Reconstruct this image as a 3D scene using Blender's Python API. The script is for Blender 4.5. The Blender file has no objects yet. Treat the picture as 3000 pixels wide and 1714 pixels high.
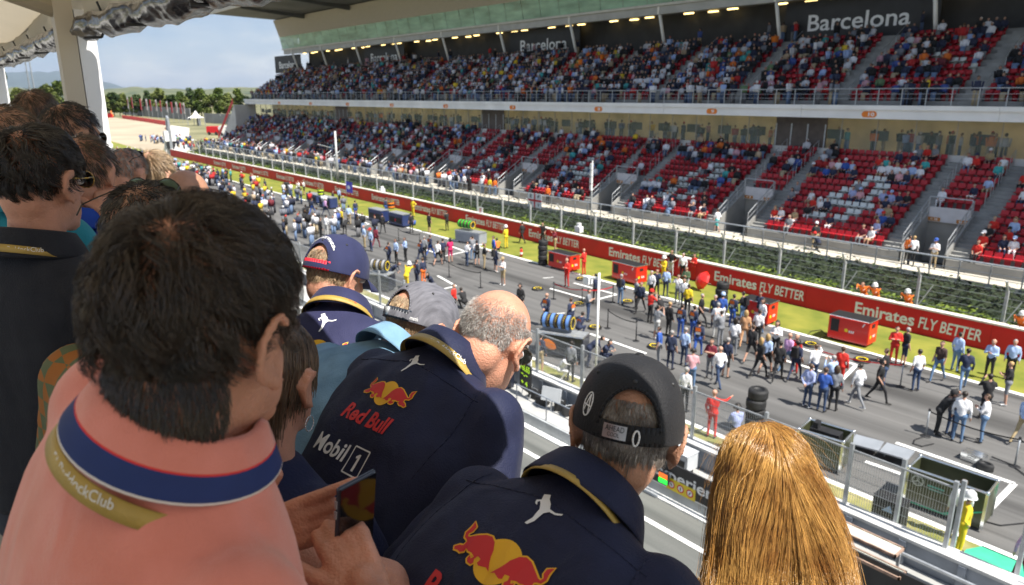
import bpy, bmesh, math, random
import numpy as np
from mathutils import Vector, Matrix, Euler, noise as mnoise
from mathutils.bvhtree import BVHTree
R = math.radians
rng = np.random.default_rng(7)
random.seed(7)
scene = bpy.context.scene
col = scene.collection
# ------------------------------------------------------------------ camera
CAM_H = 11.3
FPX = 2100.0                       # focal length in pixels of the 3000 px wide photograph
PITCH = math.atan((857 - 280) / FPX)
YAW = math.atan(1 / ((1500 + 300) / FPX * math.cos(PITCH)))
cd = bpy.data.cameras.new('camera')
cam = bpy.data.objects.new('camera', cd)
col.objects.link(cam)
cam.location = (0, 0, CAM_H)
cam.rotation_euler = (math.pi / 2 - PITCH, 0, YAW)
cd.sensor_width = 36
cd.lens = FPX / 3000 * 36
cd.clip_start = 0.05
cd.clip_end = 40000
cd.dof.use_dof = True
cd.dof.focus_distance = 1.75
cd.dof.aperture_fstop = 6.3
scene.camera = cam
# ------------------------------------------------------------------ sky, sun, exposure
SUN_EL, SUN_AZ = R(58), R(5)       # azimuth from +X towards +Y
w = bpy.data.worlds.new('World')
scene.world = w
w.use_nodes = True
nt = w.node_tree
bg = nt.nodes['Background']
sky = nt.nodes.new('ShaderNodeTexSky')
sky.sky_type = 'NISHITA'
sky.sun_disc = False
sky.sun_elevation = SUN_EL
sky.sun_rotation = math.pi / 2 - SUN_AZ
sky.altitude = 100
sky.air_density = 1.0
sky.dust_density = .7
tc = nt.nodes.new('ShaderNodeTexCoord')
mp = nt.nodes.new('ShaderNodeMapping')
mp.inputs['Scale'].default_value = (1.0, 1.0, 2.6)
mp.inputs['Location'].default_value = (3.1, 0.4, 0.2)
n1 = nt.nodes.new('ShaderNodeTexNoise')
n1.inputs['Scale'].default_value = 3.4
n1.inputs['Detail'].default_value = 9
n1.inputs['Roughness'].default_value = 0.6
rp = nt.nodes.new('ShaderNodeValToRGB')      # thin cloud: blue-grey gaps to pale tops
rp.color_ramp.elements[0].position = 0.36
rp.color_ramp.elements[0].color = (.30, .45, .70, 1)
rp.color_ramp.elements[1].position = 0.68
rp.color_ramp.elements[1].color = (.98, .98, .99, 1)
e_ = rp.color_ramp.elements.new(.53); e_.color = (.50, .60, .77, 1)
cm = nt.nodes.new('ShaderNodeMixRGB'); cm.blend_type = 'MULTIPLY'; cm.inputs['Fac'].default_value = 1
cm.inputs['Color2'].default_value = (3.55, 3.5, 3.45, 1)
mx = nt.nodes.new('ShaderNodeMixRGB')
mx.inputs['Fac'].default_value = .85
nt.links.new(tc.outputs['Generated'], mp.inputs['Vector'])
nt.links.new(mp.outputs['Vector'], n1.inputs['Vector'])
nt.links.new(n1.outputs['Fac'], rp.inputs['Fac'])
nt.links.new(rp.outputs['Color'], cm.inputs['Color1'])
nt.links.new(cm.outputs['Color'], mx.inputs['Color2'])
nt.links.new(sky.outputs['Color'], mx.inputs['Color1'])
nt.links.new(mx.outputs['Color'], bg.inputs['Color'])
bg.inputs['Strength'].default_value = 0.13
sd = bpy.data.lights.new('sun', 'SUN')
sd.energy = 5.0
sd.angle = R(0.5)
sd.color = (1.0, 0.95, 0.87)
sun = bpy.data.objects.new('sun', sd)
col.objects.link(sun)
sdir = Vector((math.cos(SUN_EL) * math.cos(SUN_AZ), math.cos(SUN_EL) * math.sin(SUN_AZ), math.sin(SUN_EL)))
sun.rotation_euler = sdir.to_track_quat('Z', 'Y').to_euler()
sun.location = (40, 20, 60)
scene.view_settings.view_transform = 'Standard'
scene.view_settings.look = 'None'
scene.view_settings.gamma = 1
scene.view_settings.exposure = 0.95
scene.view_settings.use_curve_mapping = False
scene.cycles.max_bounces = 6
scene.cycles.transparent_max_bounces = 16

# ------------------------------------------------------------------ pixel -> place
_fw = np.array([-math.sin(YAW) * math.cos(PITCH), math.cos(YAW) * math.cos(PITCH), -math.sin(PITCH)])
_rt = np.array([math.cos(YAW), math.sin(YAW), 0.0])
_up = np.cross(_rt, _fw)
_C = np.array([0, 0, CAM_H])
def ray(x, y): return _fw + _rt * (x - 1500) / FPX - _up * (y - 857) / FPX
def on_z(x, y, z=0.0):
    d = ray(x, y); return _C + d * ((z - CAM_H) / d[2])
def on_y(x, y, Y):
    d = ray(x, y); return _C + d * (Y / d[1])
def at_depth(x, y, z): return _C + ray(x, y) * z

# ------------------------------------------------------------------ materials
MATS = {}
def M(name, color=(.5, .5, .5), rough=.6, var=.12, scale=6.0, bump=0.0, bscale=None, metal=0.0, spec=.5, coat=0.0,
      trans=0.0, alpha=1.0, emit=None, estr=0.0, color2=None, stretch=None, coords='Object', sheen=0.0, detail=4.0, transl=0.0, ior=None, sss=0.0):
    if name in MATS: return MATS[name]
    m = bpy.data.materials.new(name); m.use_nodes = True
    nt = m.node_tree; b = nt.nodes['Principled BSDF']; L = nt.links.new
    b.inputs['Roughness'].default_value = rough
    b.inputs['Metallic'].default_value = metal
    b.inputs['Specular IOR Level'].default_value = spec
    if coat: b.inputs['Coat Weight'].default_value = coat; b.inputs['Coat Roughness'].default_value = .08
    if trans: b.inputs['Transmission Weight'].default_value = trans
    if ior: b.inputs['IOR'].default_value = ior
    if sheen: b.inputs['Sheen Weight'].default_value = sheen
    if sss:
        b.inputs['Subsurface Weight'].default_value = sss
        b.inputs['Subsurface Radius'].default_value = (1, .35, .2)
        b.inputs['Subsurface Scale'].default_value = .008
    if alpha < 1: b.inputs['Alpha'].default_value = alpha
    if emit: b.inputs['Emission Color'].default_value = (*emit, 1); b.inputs['Emission Strength'].default_value = estr
    c = tuple(color)
    if var > 0 or color2 or bump > 0:
        t = nt.nodes.new('ShaderNodeTexCoord'); v = t.outputs[coords]
        if stretch:
            mpn = nt.nodes.new('ShaderNodeMapping'); mpn.inputs['Scale'].default_value = stretch
            L(v, mpn.inputs['Vector']); v = mpn.outputs['Vector']
        n = nt.nodes.new('ShaderNodeTexNoise'); n.inputs['Scale'].default_value = scale; n.inputs['Detail'].default_value = detail
        L(v, n.inputs['Vector'])
        if var > 0 or color2:
            r = nt.nodes.new('ShaderNodeValToRGB')
            r.color_ramp.elements[0].position = .3; r.color_ramp.elements[1].position = .7
            lo = [max(0, x * (1 - var)) for x in c]
            hi = [min(1, x * (1 + var)) for x in c] if color2 is None else color2
            r.color_ramp.elements[0].color = (*lo, 1); r.color_ramp.elements[1].color = (*hi, 1)
            L(n.outputs['Fac'], r.inputs['Fac']); L(r.outputs['Color'], b.inputs['Base Color'])
        else: b.inputs['Base Color'].default_value = (*c, 1)
        if bump > 0:
            if bscale:
                n2 = nt.nodes.new('ShaderNodeTexNoise'); n2.inputs['Scale'].default_value = bscale; n2.inputs['Detail'].default_value = 5
                L(v, n2.inputs['Vector'])
            else: n2 = n
            bp = nt.nodes.new('ShaderNodeBump'); bp.inputs['Strength'].default_value = bump; bp.inputs['Distance'].default_value = .02
            L(n2.outputs['Fac'], bp.inputs['Height']); L(bp.outputs['Normal'], b.inputs['Normal'])
    else: b.inputs['Base Color'].default_value = (*c, 1)
    if transl:
        tr = nt.nodes.new('ShaderNodeBsdfTranslucent'); tr.inputs['Color'].default_value = (*c, 1)
        ms = nt.nodes.new('ShaderNodeMixShader'); ms.inputs[0].default_value = transl
        out = nt.nodes['Material Output']
        L(b.outputs[0], ms.inputs[1]); L(tr.outputs[0], ms.inputs[2]); L(ms.outputs[0], out.inputs['Surface'])
    MATS[name] = m
    return m
def attr_mat(name, rough=.75):
    if name in MATS: return MATS[name]
    m = bpy.data.materials.new(name); m.use_nodes = True
    nt = m.node_tree; b = nt.nodes['Principled BSDF']; b.inputs['Roughness'].default_value = rough
    a = nt.nodes.new('ShaderNodeAttribute'); a.attribute_name = 'tint'
    nt.links.new(a.outputs['Color'], b.inputs['Base Color'])
    MATS[name] = m
    return m

# ------------------------------------------------------------------ mesh building
class MB:
    def __init__(s): s.v = []; s.f = []; s.m = []; s.c = []
    def add(s, vs, fs, mi=0, c=None):
        o = len(s.v); s.v.extend([tuple(map(float, p)) for p in vs])
        for f in fs: s.f.append([i + o for i in f]); s.m.append(mi); s.c.append(c)
        return s
    def box(s, c, d, mi=0, rot=None, tint=None, taper=1.0):
        x, y, z = [q / 2 for q in d]; t = taper
        vs = [(-x, -y, -z), (x, -y, -z), (x, y, -z), (-x, y, -z), (-x * t, -y * t, z), (x * t, -y * t, z), (x * t, y * t, z), (-x * t, y * t, z)]
        if rot is not None:
            m = rot if isinstance(rot, Matrix) else Euler(rot).to_matrix()
            vs = [m @ Vector(p) for p in vs]
        vs = [(p[0] + c[0], p[1] + c[1], p[2] + c[2]) for p in vs]
        return s.add(vs, [(0, 3, 2, 1), (4, 5, 6, 7), (0, 1, 5, 4), (1, 2, 6, 5), (2, 3, 7, 6), (3, 0, 4, 7)], mi, tint)
    def bx(s, x0, x1, y0, y1, z0, z1, mi=0, tint=None):
        return s.box(((x0 + x1) / 2, (y0 + y1) / 2, (z0 + z1) / 2), (x1 - x0, y1 - y0, z1 - z0), mi, None, tint)
    def tube(s, p0, p1, r0, r1=None, n=8, mi=0, cap=True, tint=None):
        r1 = r0 if r1 is None else r1
        a = Vector(p0); b = Vector(p1); d = (b - a)
        if d.length < 1e-6: return s
        q = d.to_track_quat('Z', 'Y').to_matrix()
        vs = []
        for P, r in ((a, r0), (b, r1)):
            for i in range(n):
                t = 2 * math.pi * i / n
                vs.append(P + q @ Vector((math.cos(t) * r, math.sin(t) * r, 0)))
        fs = [(i, (i + 1) % n, n + (i + 1) % n, n + i) for i in range(n)]
        if cap: fs += [tuple(range(n - 1, -1, -1)), tuple(range(n, 2 * n))]
        return s.add(vs, fs, mi, tint)
    def path(s, pts, r, n=6, mi=0, tint=None):
        for a, b in zip(pts[:-1], pts[1:]): s.tube(a, b, r, r, n, mi, True, tint)
        return s
    def ell(s, c, r, nu=12, nv=8, mi=0, rot=None, tint=None):
        vs = [(0, 0, -1)]
        for j in range(1, nv):
            ph = -math.pi / 2 + math.pi * j / nv
            for i in range(nu):
                t = 2 * math.pi * i / nu
                vs.append((math.cos(ph) * math.cos(t), math.cos(ph) * math.sin(t), math.sin(ph)))
        vs.append((0, 0, 1)); fs = []
        for i in range(nu): fs.append((0, 1 + (i + 1) % nu, 1 + i))
        for j in range(nv - 2):
            for i in range(nu):
                a = 1 + j * nu + i; b = 1 + j * nu + (i + 1) % nu
                fs.append((a, b, b + nu, a + nu))
        k = len(vs) - 1; o = 1 + (nv - 2) * nu
        for i in range(nu): fs.append((o + i, o + (i + 1) % nu, k))
        if not hasattr(r, '__len__'): r = (r, r, r)
        vs = [Vector((p[0] * r[0], p[1] * r[1], p[2] * r[2])) for p in vs]
        if rot is not None:
            m = rot if isinstance(rot, Matrix) else Euler(rot).to_matrix()
            vs = [m @ p for p in vs]
        return s.add([(p[0] + c[0], p[1] + c[1], p[2] + c[2]) for p in vs], fs, mi, tint)
    def lathe(s, c, prof, n=20, mi=0, axis='Z', tint=None):
        vs = []; k = len(prof)
        for r, h in prof:
            for i in range(n):
                t = 2 * math.pi * i / n; p = (math.cos(t) * r, math.sin(t) * r, h)
                if axis == 'X': p = (p[2], p[0], p[1])
                if axis == 'Y': p = (p[0], p[2], p[1])
                vs.append((p[0] + c[0], p[1] + c[1], p[2] + c[2]))
        fs = [(j * n + i, j * n + (i + 1) % n, (j + 1) * n + (i + 1) % n, (j + 1) * n + i) for j in range(k - 1) for i in range(n)]
        return s.add(vs, fs, mi, tint)
    def quad(s, a, b, c, d, mi=0, tint=None): return s.add([a, b, c, d], [(0, 1, 2, 3)], mi, tint)
    def build(s, name, mats, parent=None, smooth=False, loc=None, rotz=None):
        me = bpy.data.meshes.new(name)
        me.from_pydata(s.v, [], s.f)
        if not isinstance(mats, (list, tuple)): mats = [mats]
        for m in mats: me.materials.append(m)
        if len(mats) > 1: me.polygons.foreach_set('material_index', s.m)
        if any(c is not None for c in s.c):
            a = me.color_attributes.new('tint', 'FLOAT_COLOR', 'CORNER'); arr = []
            for f, c in zip(s.f, s.c): arr.extend([(*(c or (.5, .5, .5)), 1)] * len(f))
            a.data.foreach_set('color', np.array(arr, dtype=np.float32).ravel())
        if smooth: me.polygons.foreach_set('use_smooth', [True] * len(me.polygons))
        me.update()
        return link(name, me, parent, loc, rotz)
def link(name, me, parent=None, loc=None, rotz=None):
    o = bpy.data.objects.new(name, me); col.objects.link(o)
    if parent is not None: o.parent = parent
    if loc is not None: o.location = loc
    if rotz is not None: o.rotation_euler = (0, 0, rotz)
    return o
def np_mesh(name, V, F, mats, parent=None, smooth=True, tint=None, mi=None):
    """V (n,3) array, F (m,k) array: fast mesh"""
    me = bpy.data.meshes.new(name); V = np.asarray(V, np.float32); F = np.asarray(F, np.int32); k = F.shape[1]
    me.vertices.add(len(V)); me.vertices.foreach_set('co', V.ravel())
    me.loops.add(F.size); me.loops.foreach_set('vertex_index', F.ravel())
    me.polygons.add(len(F)); me.polygons.foreach_set('loop_start', np.arange(0, F.size, k, dtype=np.int32))
    me.polygons.foreach_set('loop_total', np.full(len(F), k, np.int32))
    if smooth: me.polygons.foreach_set('use_smooth', np.ones(len(F), bool))
    if not isinstance(mats, (list, tuple)): mats = [mats]
    for m in mats: me.materials.append(m)
    if mi is not None: me.polygons.foreach_set('material_index', np.asarray(mi, np.int32))
    if tint is not None:
        a = me.color_attributes.new('tint', 'FLOAT_COLOR', 'POINT')
        a.data.foreach_set('color', np.concatenate([tint, np.ones((len(tint), 1))], 1).astype(np.float32).ravel())
    me.update(calc_edges=True); me.validate()
    return link(name, me, parent)
def tag(o, label, cat, group=None):
    o['label'] = label; o['category'] = cat
    if group: o['group'] = group
    return o
def struct(o): o['kind'] = 'structure'; return o
def stuff(o, label=None, cat=None):
    o['kind'] = 'stuff'
    if label: o['label'] = label
    if cat: o['category'] = cat
    return o
def thing(name, label, cat, loc=(0, 0, 0), rotz=0, group=None):
    o = bpy.data.objects.new(name, None); col.objects.link(o)
    o.location = loc; o.rotation_euler = (0, 0, rotz); o.empty_display_size = .2
    return tag(o, label, cat, group)
def copy_tree(o, parent=None):
    c = o.copy(); col.objects.link(c); c.parent = parent
    for ch in list(o.children): copy_tree(ch, c)
    return c
def text_mesh(txt, size, extrude=0.0, bold=0.0, shear=0.0, spacing=1.0):
    cu = bpy.data.curves.new('txt', 'FONT'); cu.body = txt; cu.size = size; cu.extrude = extrude
    cu.offset = bold; cu.shear = shear; cu.space_character = spacing; cu.resolution_u = 3
    ob = bpy.data.objects.new('txt', cu); col.objects.link(ob)
    dg = bpy.context.evaluated_depsgraph_get(); dg.update()
    me = bpy.data.meshes.new_from_object(ob.evaluated_get(dg))
    bpy.data.objects.remove(ob); bpy.data.curves.remove(cu)
    return me
def fit_text(txt, w, h, bold=0.0, shear=0.0, extrude=0.0):
    """text mesh scaled to w x h, origin at lower left, in the XY plane"""
    me = text_mesh(txt, 1.0, extrude, bold, shear)
    co = np.empty(len(me.vertices) * 3, np.float32); me.vertices.foreach_get('co', co); co = co.reshape(-1, 3)
    mn = co.min(0); mx_ = co.max(0)
    co[:, 0] = (co[:, 0] - mn[0]) / (mx_[0] - mn[0]) * w
    co[:, 1] = (co[:, 1] - mn[1]) / (mx_[1] - mn[1]) * h
    me.vertices.foreach_set('co', co.ravel()); me.update()
    return me
def sign_text(name, txt, w, h, mat, loc, rot, parent=None, bold=0.0, shear=0.0):
    me = fit_text(txt, w, h, bold, shear, .004 / max(h, .01) * 0)
    me.materials.append(mat)
    o = link(name, me, parent); o.location = loc; o.rotation_euler = rot
    return o
def join_meshes(name, items, mats, parent=None):
    """items: (mesh, Matrix) pairs with material index carried -> one object"""
    bm = bmesh.new()
    for me, mt in items:
        t = me.copy(); t.transform(mt); bm.from_mesh(t); bpy.data.meshes.remove(t)
    me = bpy.data.meshes.new(name); bm.to_mesh(me); bm.free()
    for m in mats: me.materials.append(m)
    return link(name, me, parent)
def remesh_eval(mb, voxel, smooth=4, decimate=None, name='t'):
    """voxel union of the shapes in mb -> mesh data (one continuous surface)"""
    me = bpy.data.meshes.new(name); me.from_pydata(mb.v, [], mb.f); me.update()
    ob = bpy.data.objects.new(name, me); col.objects.link(ob)
    r = ob.modifiers.new('r', 'REMESH'); r.mode = 'VOXEL'; r.voxel_size = voxel; r.adaptivity = 0
    if smooth:
        s = ob.modifiers.new('s', 'SMOOTH'); s.iterations = smooth; s.factor = .5
    if decimate:
        d = ob.modifiers.new('d', 'DECIMATE'); d.ratio = decimate
    dg = bpy.context.evaluated_depsgraph_get(); dg.update()
    out = bpy.data.meshes.new_from_object(ob.evaluated_get(dg))
    bpy.data.objects.remove(ob); bpy.data.meshes.remove(me)
    out.polygons.foreach_set('use_smooth', np.ones(len(out.polygons), bool))
    return out
def mesh_np(me):
    co = np.empty(len(me.vertices) * 3, np.float32); me.vertices.foreach_get('co', co)
    return co.reshape(-1, 3)
# ================================================================== GROUND, TRACK, PIT LANE
def sheet(name, pts, z, mat, parent=None):
    mb = MB(); mb.add([(x, y, z) for x, y in pts], [tuple(range(len(pts)))])
    return mb.build(name, mat, parent)
m_earth = M('dry_earth', (.16, .16, .07), .95, .35, .05, color2=(.26, .24, .13))
m_asph = M('track_asphalt', (.092, .090, .088), .8, 0, color2=(.142, .139, .135), stretch=(.05, 1.4, 1), scale=1.3, detail=8, bump=.25, bscale=90)
def rubbered(m, amt=.55):       # rubber streaks along the straight, worn patches
    nt = m.node_tree; b = nt.nodes['Principled BSDF']; src = b.inputs['Base Color'].links[0].from_socket
    t = nt.nodes.new('ShaderNodeTexCoord'); cur = src
    for st, sc, lo, hi, a in (((.012, .55, 1), 1.0, .48, .66, amt), ((.004, 2.4, 1), 1.0, .55, .70, amt * .8), ((.25, .25, 1), .9, .58, .68, .22), ((1, 1, 1), 38, .5, .75, .25)):
        mpn = nt.nodes.new('ShaderNodeMapping'); mpn.inputs['Scale'].default_value = st; nt.links.new(t.outputs['Object'], mpn.inputs['Vector'])
        n = nt.nodes.new('ShaderNodeTexNoise'); n.inputs['Scale'].default_value = sc; n.inputs['Detail'].default_value = 5; nt.links.new(mpn.outputs['Vector'], n.inputs['Vector'])
        r = nt.nodes.new('ShaderNodeValToRGB'); r.color_ramp.elements[0].position = lo; r.color_ramp.elements[1].position = hi; r.color_ramp.elements[0].color = (1, 1, 1, 1); r.color_ramp.elements[1].color = (1 - a, 1 - a, 1 - a, 1); nt.links.new(n.outputs['Fac'], r.inputs['Fac'])
        x = nt.nodes.new('ShaderNodeMixRGB'); x.blend_type = 'MULTIPLY'; x.inputs['Fac'].default_value = 1; nt.links.new(cur, x.inputs['Color1']); nt.links.new(r.outputs['Color'], x.inputs['Color2']); cur = x.outputs['Color']
    nt.links.new(cur, b.inputs['Base Color'])
rubbered(m_asph)
m_pit = M('pit_asphalt', (.10, .105, .098), .82, 0, color2=(.17, .172, .16), stretch=(.06, 1.1, 1), scale=1.6, detail=9, bump=.2, bscale=80)
rubbered(m_pit, .35)
m_grass = M('grass_verge', (.10, .135, .010), .95, 0, .7, color2=(.24, .23, .03), detail=9, bump=.5, bscale=40)
m_dryg = M('dry_grass', (.13, .15, .02), .95, 0, 1.3, color2=(.34, .30, .13), detail=9, bump=.5, bscale=40)
m_white = M('road_paint', (.74, .74, .72), .65, .12, 3)
m_green = M('green_paint', (.05, .42, .25), .6, .15, 2, bump=.1)
m_gravel = M('gravel', (.36, .30, .215), .95, .16, .06, bump=.3, bscale=4, detail=9)
m_conc = M('concrete', (.36, .36, .35), .85, .18, 1.1, bump=.15, bscale=14, detail=8)
m_conc_l = M('pale_concrete', (.55, .53, .49), .8, .12, .7, bump=.1, bscale=12, detail=8)
m_steel = M('galvanised_steel', (.42, .44, .46), .42, .18, 5, metal=.55)
m_grey = M('grey_paint', (.21, .235, .275), .5, .14, 2.5)
m_black = M('black_plastic', (.018, .018, .02), .5, .25, 4)
m_rubber = M('tyre_rubber', (.016, .016, .017), .7, .25, 9, bump=.1)
m_red = M('red_wall_paint', (.56, .005, .012), .55, .13, .8, detail=6)
m_ferrari = M('red_cart_paint', (.62, .018, .012), .28, .06, 2, coat=.4)
m_wtext = M('white_lettering', (.78, .78, .78), .6, .06, 5)

struct(sheet('ground', [(-30000, -30000), (30000, -30000), (30000, 30000), (-30000, 30000)], -.06, m_earth))
EDGE = [(45, 31.9), (-7, 31.95), (-18, 32.27), (-36, 32.5), (-56, 32.97), (-100, 33.4), (-165, 34.0), (-250, 36)]
WALL = [(45, 36.6), (-8.6, 36.62), (-23.5, 36.75), (-64, 38.1), (-149, 38.9)]
def poly_y(P, x):
    for (x0, y0), (x1, y1) in zip(P[:-1], P[1:]):
        if x1 <= x <= x0: return y0 + (y1 - y0) * (x - x0) / (x1 - x0)
    return P[0][1] if x > P[0][0] else P[-1][1]
struct(sheet('track', [(45, 19.7), (45, 32.4)] + [(x, y + .2) for x, y in EDGE[1:]] + [(-620, 60), (-620, -30), (-250, 12), (-165, 19.7)], 0, m_asph))
struct(sheet('pit_lane', [(60, 2), (60, 15.2), (-260, 15.2), (-260, 2)], -.004, m_pit))
struct(sheet('grass_verge', [(45, 32.4)] + [(x, y + .1) for x, y in EDGE[1:-2]] + [(-149, 38.8), (-64, 38.0), (-23.5, 36.7), (-8.6, 36.55), (45, 36.55)], .004, m_grass))
struct(sheet('pit_verge', [(45, 17.1), (45, 19.75), (-165, 19.75), (-165, 17.1)], .004, m_dryg))
mb = MB()
gp = [on_z(2793, 1655), on_z(2830, 1610), on_z(2880, 1600), (3, 19.7, 0), (3, 17.2, 0), (-5.0, 17.2, 0)]
mb.add([(p[0], p[1], .009) for p in gp], [(5, 4, 3, 2, 1, 0)])
struct(mb.build('green_apron', m_green))
# painted lines, sheets 4 mm proud
def stripe(name, pts, wd, z=.006, mat=m_white):
    mb = MB()
    for (x0, y0), (x1, y1) in zip(pts[:-1], pts[1:]):
        d = Vector((x1 - x0, y1 - y0)); n = Vector((-d.y, d.x)).normalized() * wd / 2
        mb.add([(x0 - n.x, y0 - n.y, z), (x1 - n.x, y1 - n.y, z), (x1 + n.x, y1 + n.y, z), (x0 + n.x, y0 + n.y, z)], [(0, 1, 2, 3)])
    return struct(mb.build(name, mat))
stripe('track_edge_line', EDGE[:-1], .26, .009)
stripe('track_edge_line', [(45, 19.85), (-165, 19.85)], .24, .009)
stripe('pit_lane_line', [(60, 13.98), (-230, 13.98)], .17)
stripe('pit_lane_line', [(60, 9.0), (-230, 9.0)], .12)
def gl(*px): return [tuple(on_z(*q)[:2]) for q in px]
for k, l in enumerate([((2625, 1297), (2972, 1417), (2902, 1489)), ((1724, 976), (1893, 1036)), ((1681, 829), (1806, 863), (1752, 877)), ((1611, 845), (1712, 874)),
          ((2344, 1020), (2509, 1069), (2468, 1111)), ((2297, 1055), (2406, 1088)), ((1282, 808), (1336, 838), (1290, 849)), ((1318, 720), (1363, 737), (1305, 750)),
          ((1245, 731), (1290, 745)), ((1040, 640), (1082, 657), (1036, 664)), ((2535, 1352), (2650, 1392)), ((960, 648), (985, 655)), ((1590, 815), (1622, 812)), ((1622, 920), (1655, 917))]):
    stripe('grid_line', gl(*l), .17 if k < 11 else .1, .005)
# gravel trap and service road at the far end of the straight
def gpoly(name, px, z, mat): return struct(sheet(name, [tuple(on_z(*q)[:2]) for q in px], z, mat))
gpoly('gravel_trap', [(235, 352), (330, 344), (500, 367), (490, 420), (470, 452), (380, 430), (255, 408), (150, 400)], .01, m_gravel)
gpoly('service_road', [(500, 367), (555, 375), (552, 420), (560, 440), (600, 452), (545, 462), (490, 452), (490, 420)], .014, m_conc_l)
gpoly('grass_shoulder', [(265, 403), (320, 412), (390, 432), (470, 454), (440, 458), (330, 432), (255, 415)], .012, m_grass)

# ================================================================== PIT WALL
pw = thing('pit_wall', 'long grey pit wall with white coping and mesh fence between pit lane and track', 'wall', (0, 17, 0))
def rel(mb, o):   # shift to thing-local
    return mb
XL, XR = -150, 14
mb = MB(); mb.bx(XL, XR, -.12, .18, -.02, 1.02); mb.build('wall_body', m_grey, pw)
mb = MB(); mb.bx(XL, XR, -.2, .26, 1.02, 1.1); mb.build('coping', M('white_coping', (.5, .5, .49), .6, .15, 2), pw)
mb = MB(); mb.bx(XL, XR, .3, .5, .012, .075); mb.build('kerb', M('worn_white_kerb', (.6, .6, .57), .75, .3, 3), pw)
# raised panels and ribs on the pit side face (near ones single)
rib = MB(); rib.box((0, 0, .5), (.16, .10, 1.0))
rib0 = rib.build('rib', m_grey, pw); rib0.location = (10, -.17, 0)
for i in range(1, 34):
    o = rib0.copy(); col.objects.link(o); o.parent = pw; o.location = (10 - i * 1.3, -.17, 0)
m_pcg = M('clear_screen', (.75, .8, .8), .06, 0, alpha=.22, spec=.6)
# fence posts and mesh panels above the wall
post = MB(); post.box((0, 0, 0), (.09, .09, 1.75)); p0 = post.build('fence_post', m_steel, pw); p0.location = (12, .12, 1.1 + .85)
def make_grid(name, wd, ht, nx, nz, t, mat):
    mb = MB()
    for i in range(nx + 1): mb.box((wd * i / nx, 0, ht / 2), (t, t, ht))
    for j in range(nz + 1): mb.box((wd / 2, 0, ht * j / nz), (wd, t, t * 1.3))
    return mb
gm = make_grid('mesh_panel', 2.3, 1.45, 38, 6, .007, m_steel)
g0 = gm.build('mesh_panel', m_steel, pw); g0.location = (9.6, .12, 1.2)
fr = MB(); fr.bx(0, 2.3, -.02, .02, 1.43, 1.47)
f0 = fr.build('top_rail', m_steel, pw); f0.location = (9.6, .12, 1.2)
k = 0
for i in range(1, 60):
    x = 12 - i * 2.4
    if i % 9 in (6,): continue
    o = p0.copy(); col.objects.link(o); o.parent = pw; o.location = (x, .12, 1.95)
    if -45 < x:
        for s in (g0, f0):
            o = s.copy(); col.objects.link(o); o.parent = pw; o.location = (x + .06 - 2.4 + (0), .12, 1.2)
for xq in (-6.0, -4.7, -3.4):
    o = p0.copy(); col.objects.link(o); o.parent = pw; o.location = (xq, .3, 1.95)
mb = MB(); mb.tube((-10, -.45, .82), (14, -.45, .82), .045); mb.tube((-10, -.45, 1.05), (-10, -.45, .1), .03); mb.build('hand_rail', m_steel, pw)
# the team platform: low wall, deck, banner, railings
pf = thing('pit_platform', 'pale concrete team platform along the pit wall with white painted foot', 'platform', (0, 16, 0))
mb = MB(); mb.bx(XL, XR, -.62, .86, -.01, .38); mb.build('deck', m_conc, pf)
mb = MB(); mb.bx(XL, XR, -.70, -.62, -.01, .44); mb.build('low_wall', M('grey_low_wall', (.38, .40, .41), .7, .2, 1.5), pf)
mb = MB(); mb.bx(XL, XR, -.95, -.70, -.01, .05); mb.build('white_foot', M('peeling_white', (.72, .72, .70), .75, .25, 4), pf)
# dark sponsor banner on the platform front
bn = thing('banner', 'black banner with big white letters perience on the pit platform', 'banner', (-8.2, 15.24, .42))
mb = MB(); mb.bx(-4.0, 4.4, -.03, .03, 0, .78); mb.build('banner_panel', M('banner_black', (.022, .022, .024), .55, .2, 3), bn)
sign_text('lettering', 'Experience', 2.72, .48, m_wtext, (-3.75, -.034, .13), (math.pi / 2, 0, 0), bn, bold=.02)
mb = MB(); mb.bx(-4, 4.4, -.032, -.03, -.035, 0); mb.build('hem', m_white, bn)
ws = thing('warning_sign', 'yellow warning sign with three round red pictograms on the low wall', 'sign', tuple(on_y(1995, 1432, 15.22)))
mb = MB(); mb.bx(-.5, .5, -.02, .0, -.18, .18); mb.build('plate', M('sign_yellow', (.72, .55, .03), .5, .08, 4), ws)
for i in range(3):
    mb = MB(); mb.lathe((-.32 + i * .32, -.024, 0), [(.0, 0), (.085, 0)], 16, 0, 'Y'); mb.lathe((-.32 + i * .32, -.026, 0), [(.085, 0), (.12, 0)], 16, 1, 'Y')
    mb.box((-.32 + i * .32, -.028, 0), (.03, .004, .1), 2, (0, .5 * (i - 1), 0))
    mb.build('pictogram', [m_wtext, m_red, m_black], ws)
# pit signal lamp (green and orange)
lp = thing('pit_light', 'small pit light with lit green and orange faces above the banner', 'light', tuple(on_y(1945, 1400, 15.1)))
mb = MB(); mb.bx(-.16, .16, -.04, .05, -.16, .16); mb.build('housing', m_black, lp)
mb = MB(); mb.bx(-.15, .15, -.05, -.042, -.15, -.01); mb.build('green_face', M('lit_green', (.02, .6, .05), .5, 0, emit=(.02, 1, .05), estr=1.2), lp)
mb = MB(); mb.bx(-.15, .15, -.05, -.042, .01, .15); mb.build('orange_face', M('lit_orange', (.8, .16, .02), .5, 0, emit=(1, .15, .02), estr=.6), lp)
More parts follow.
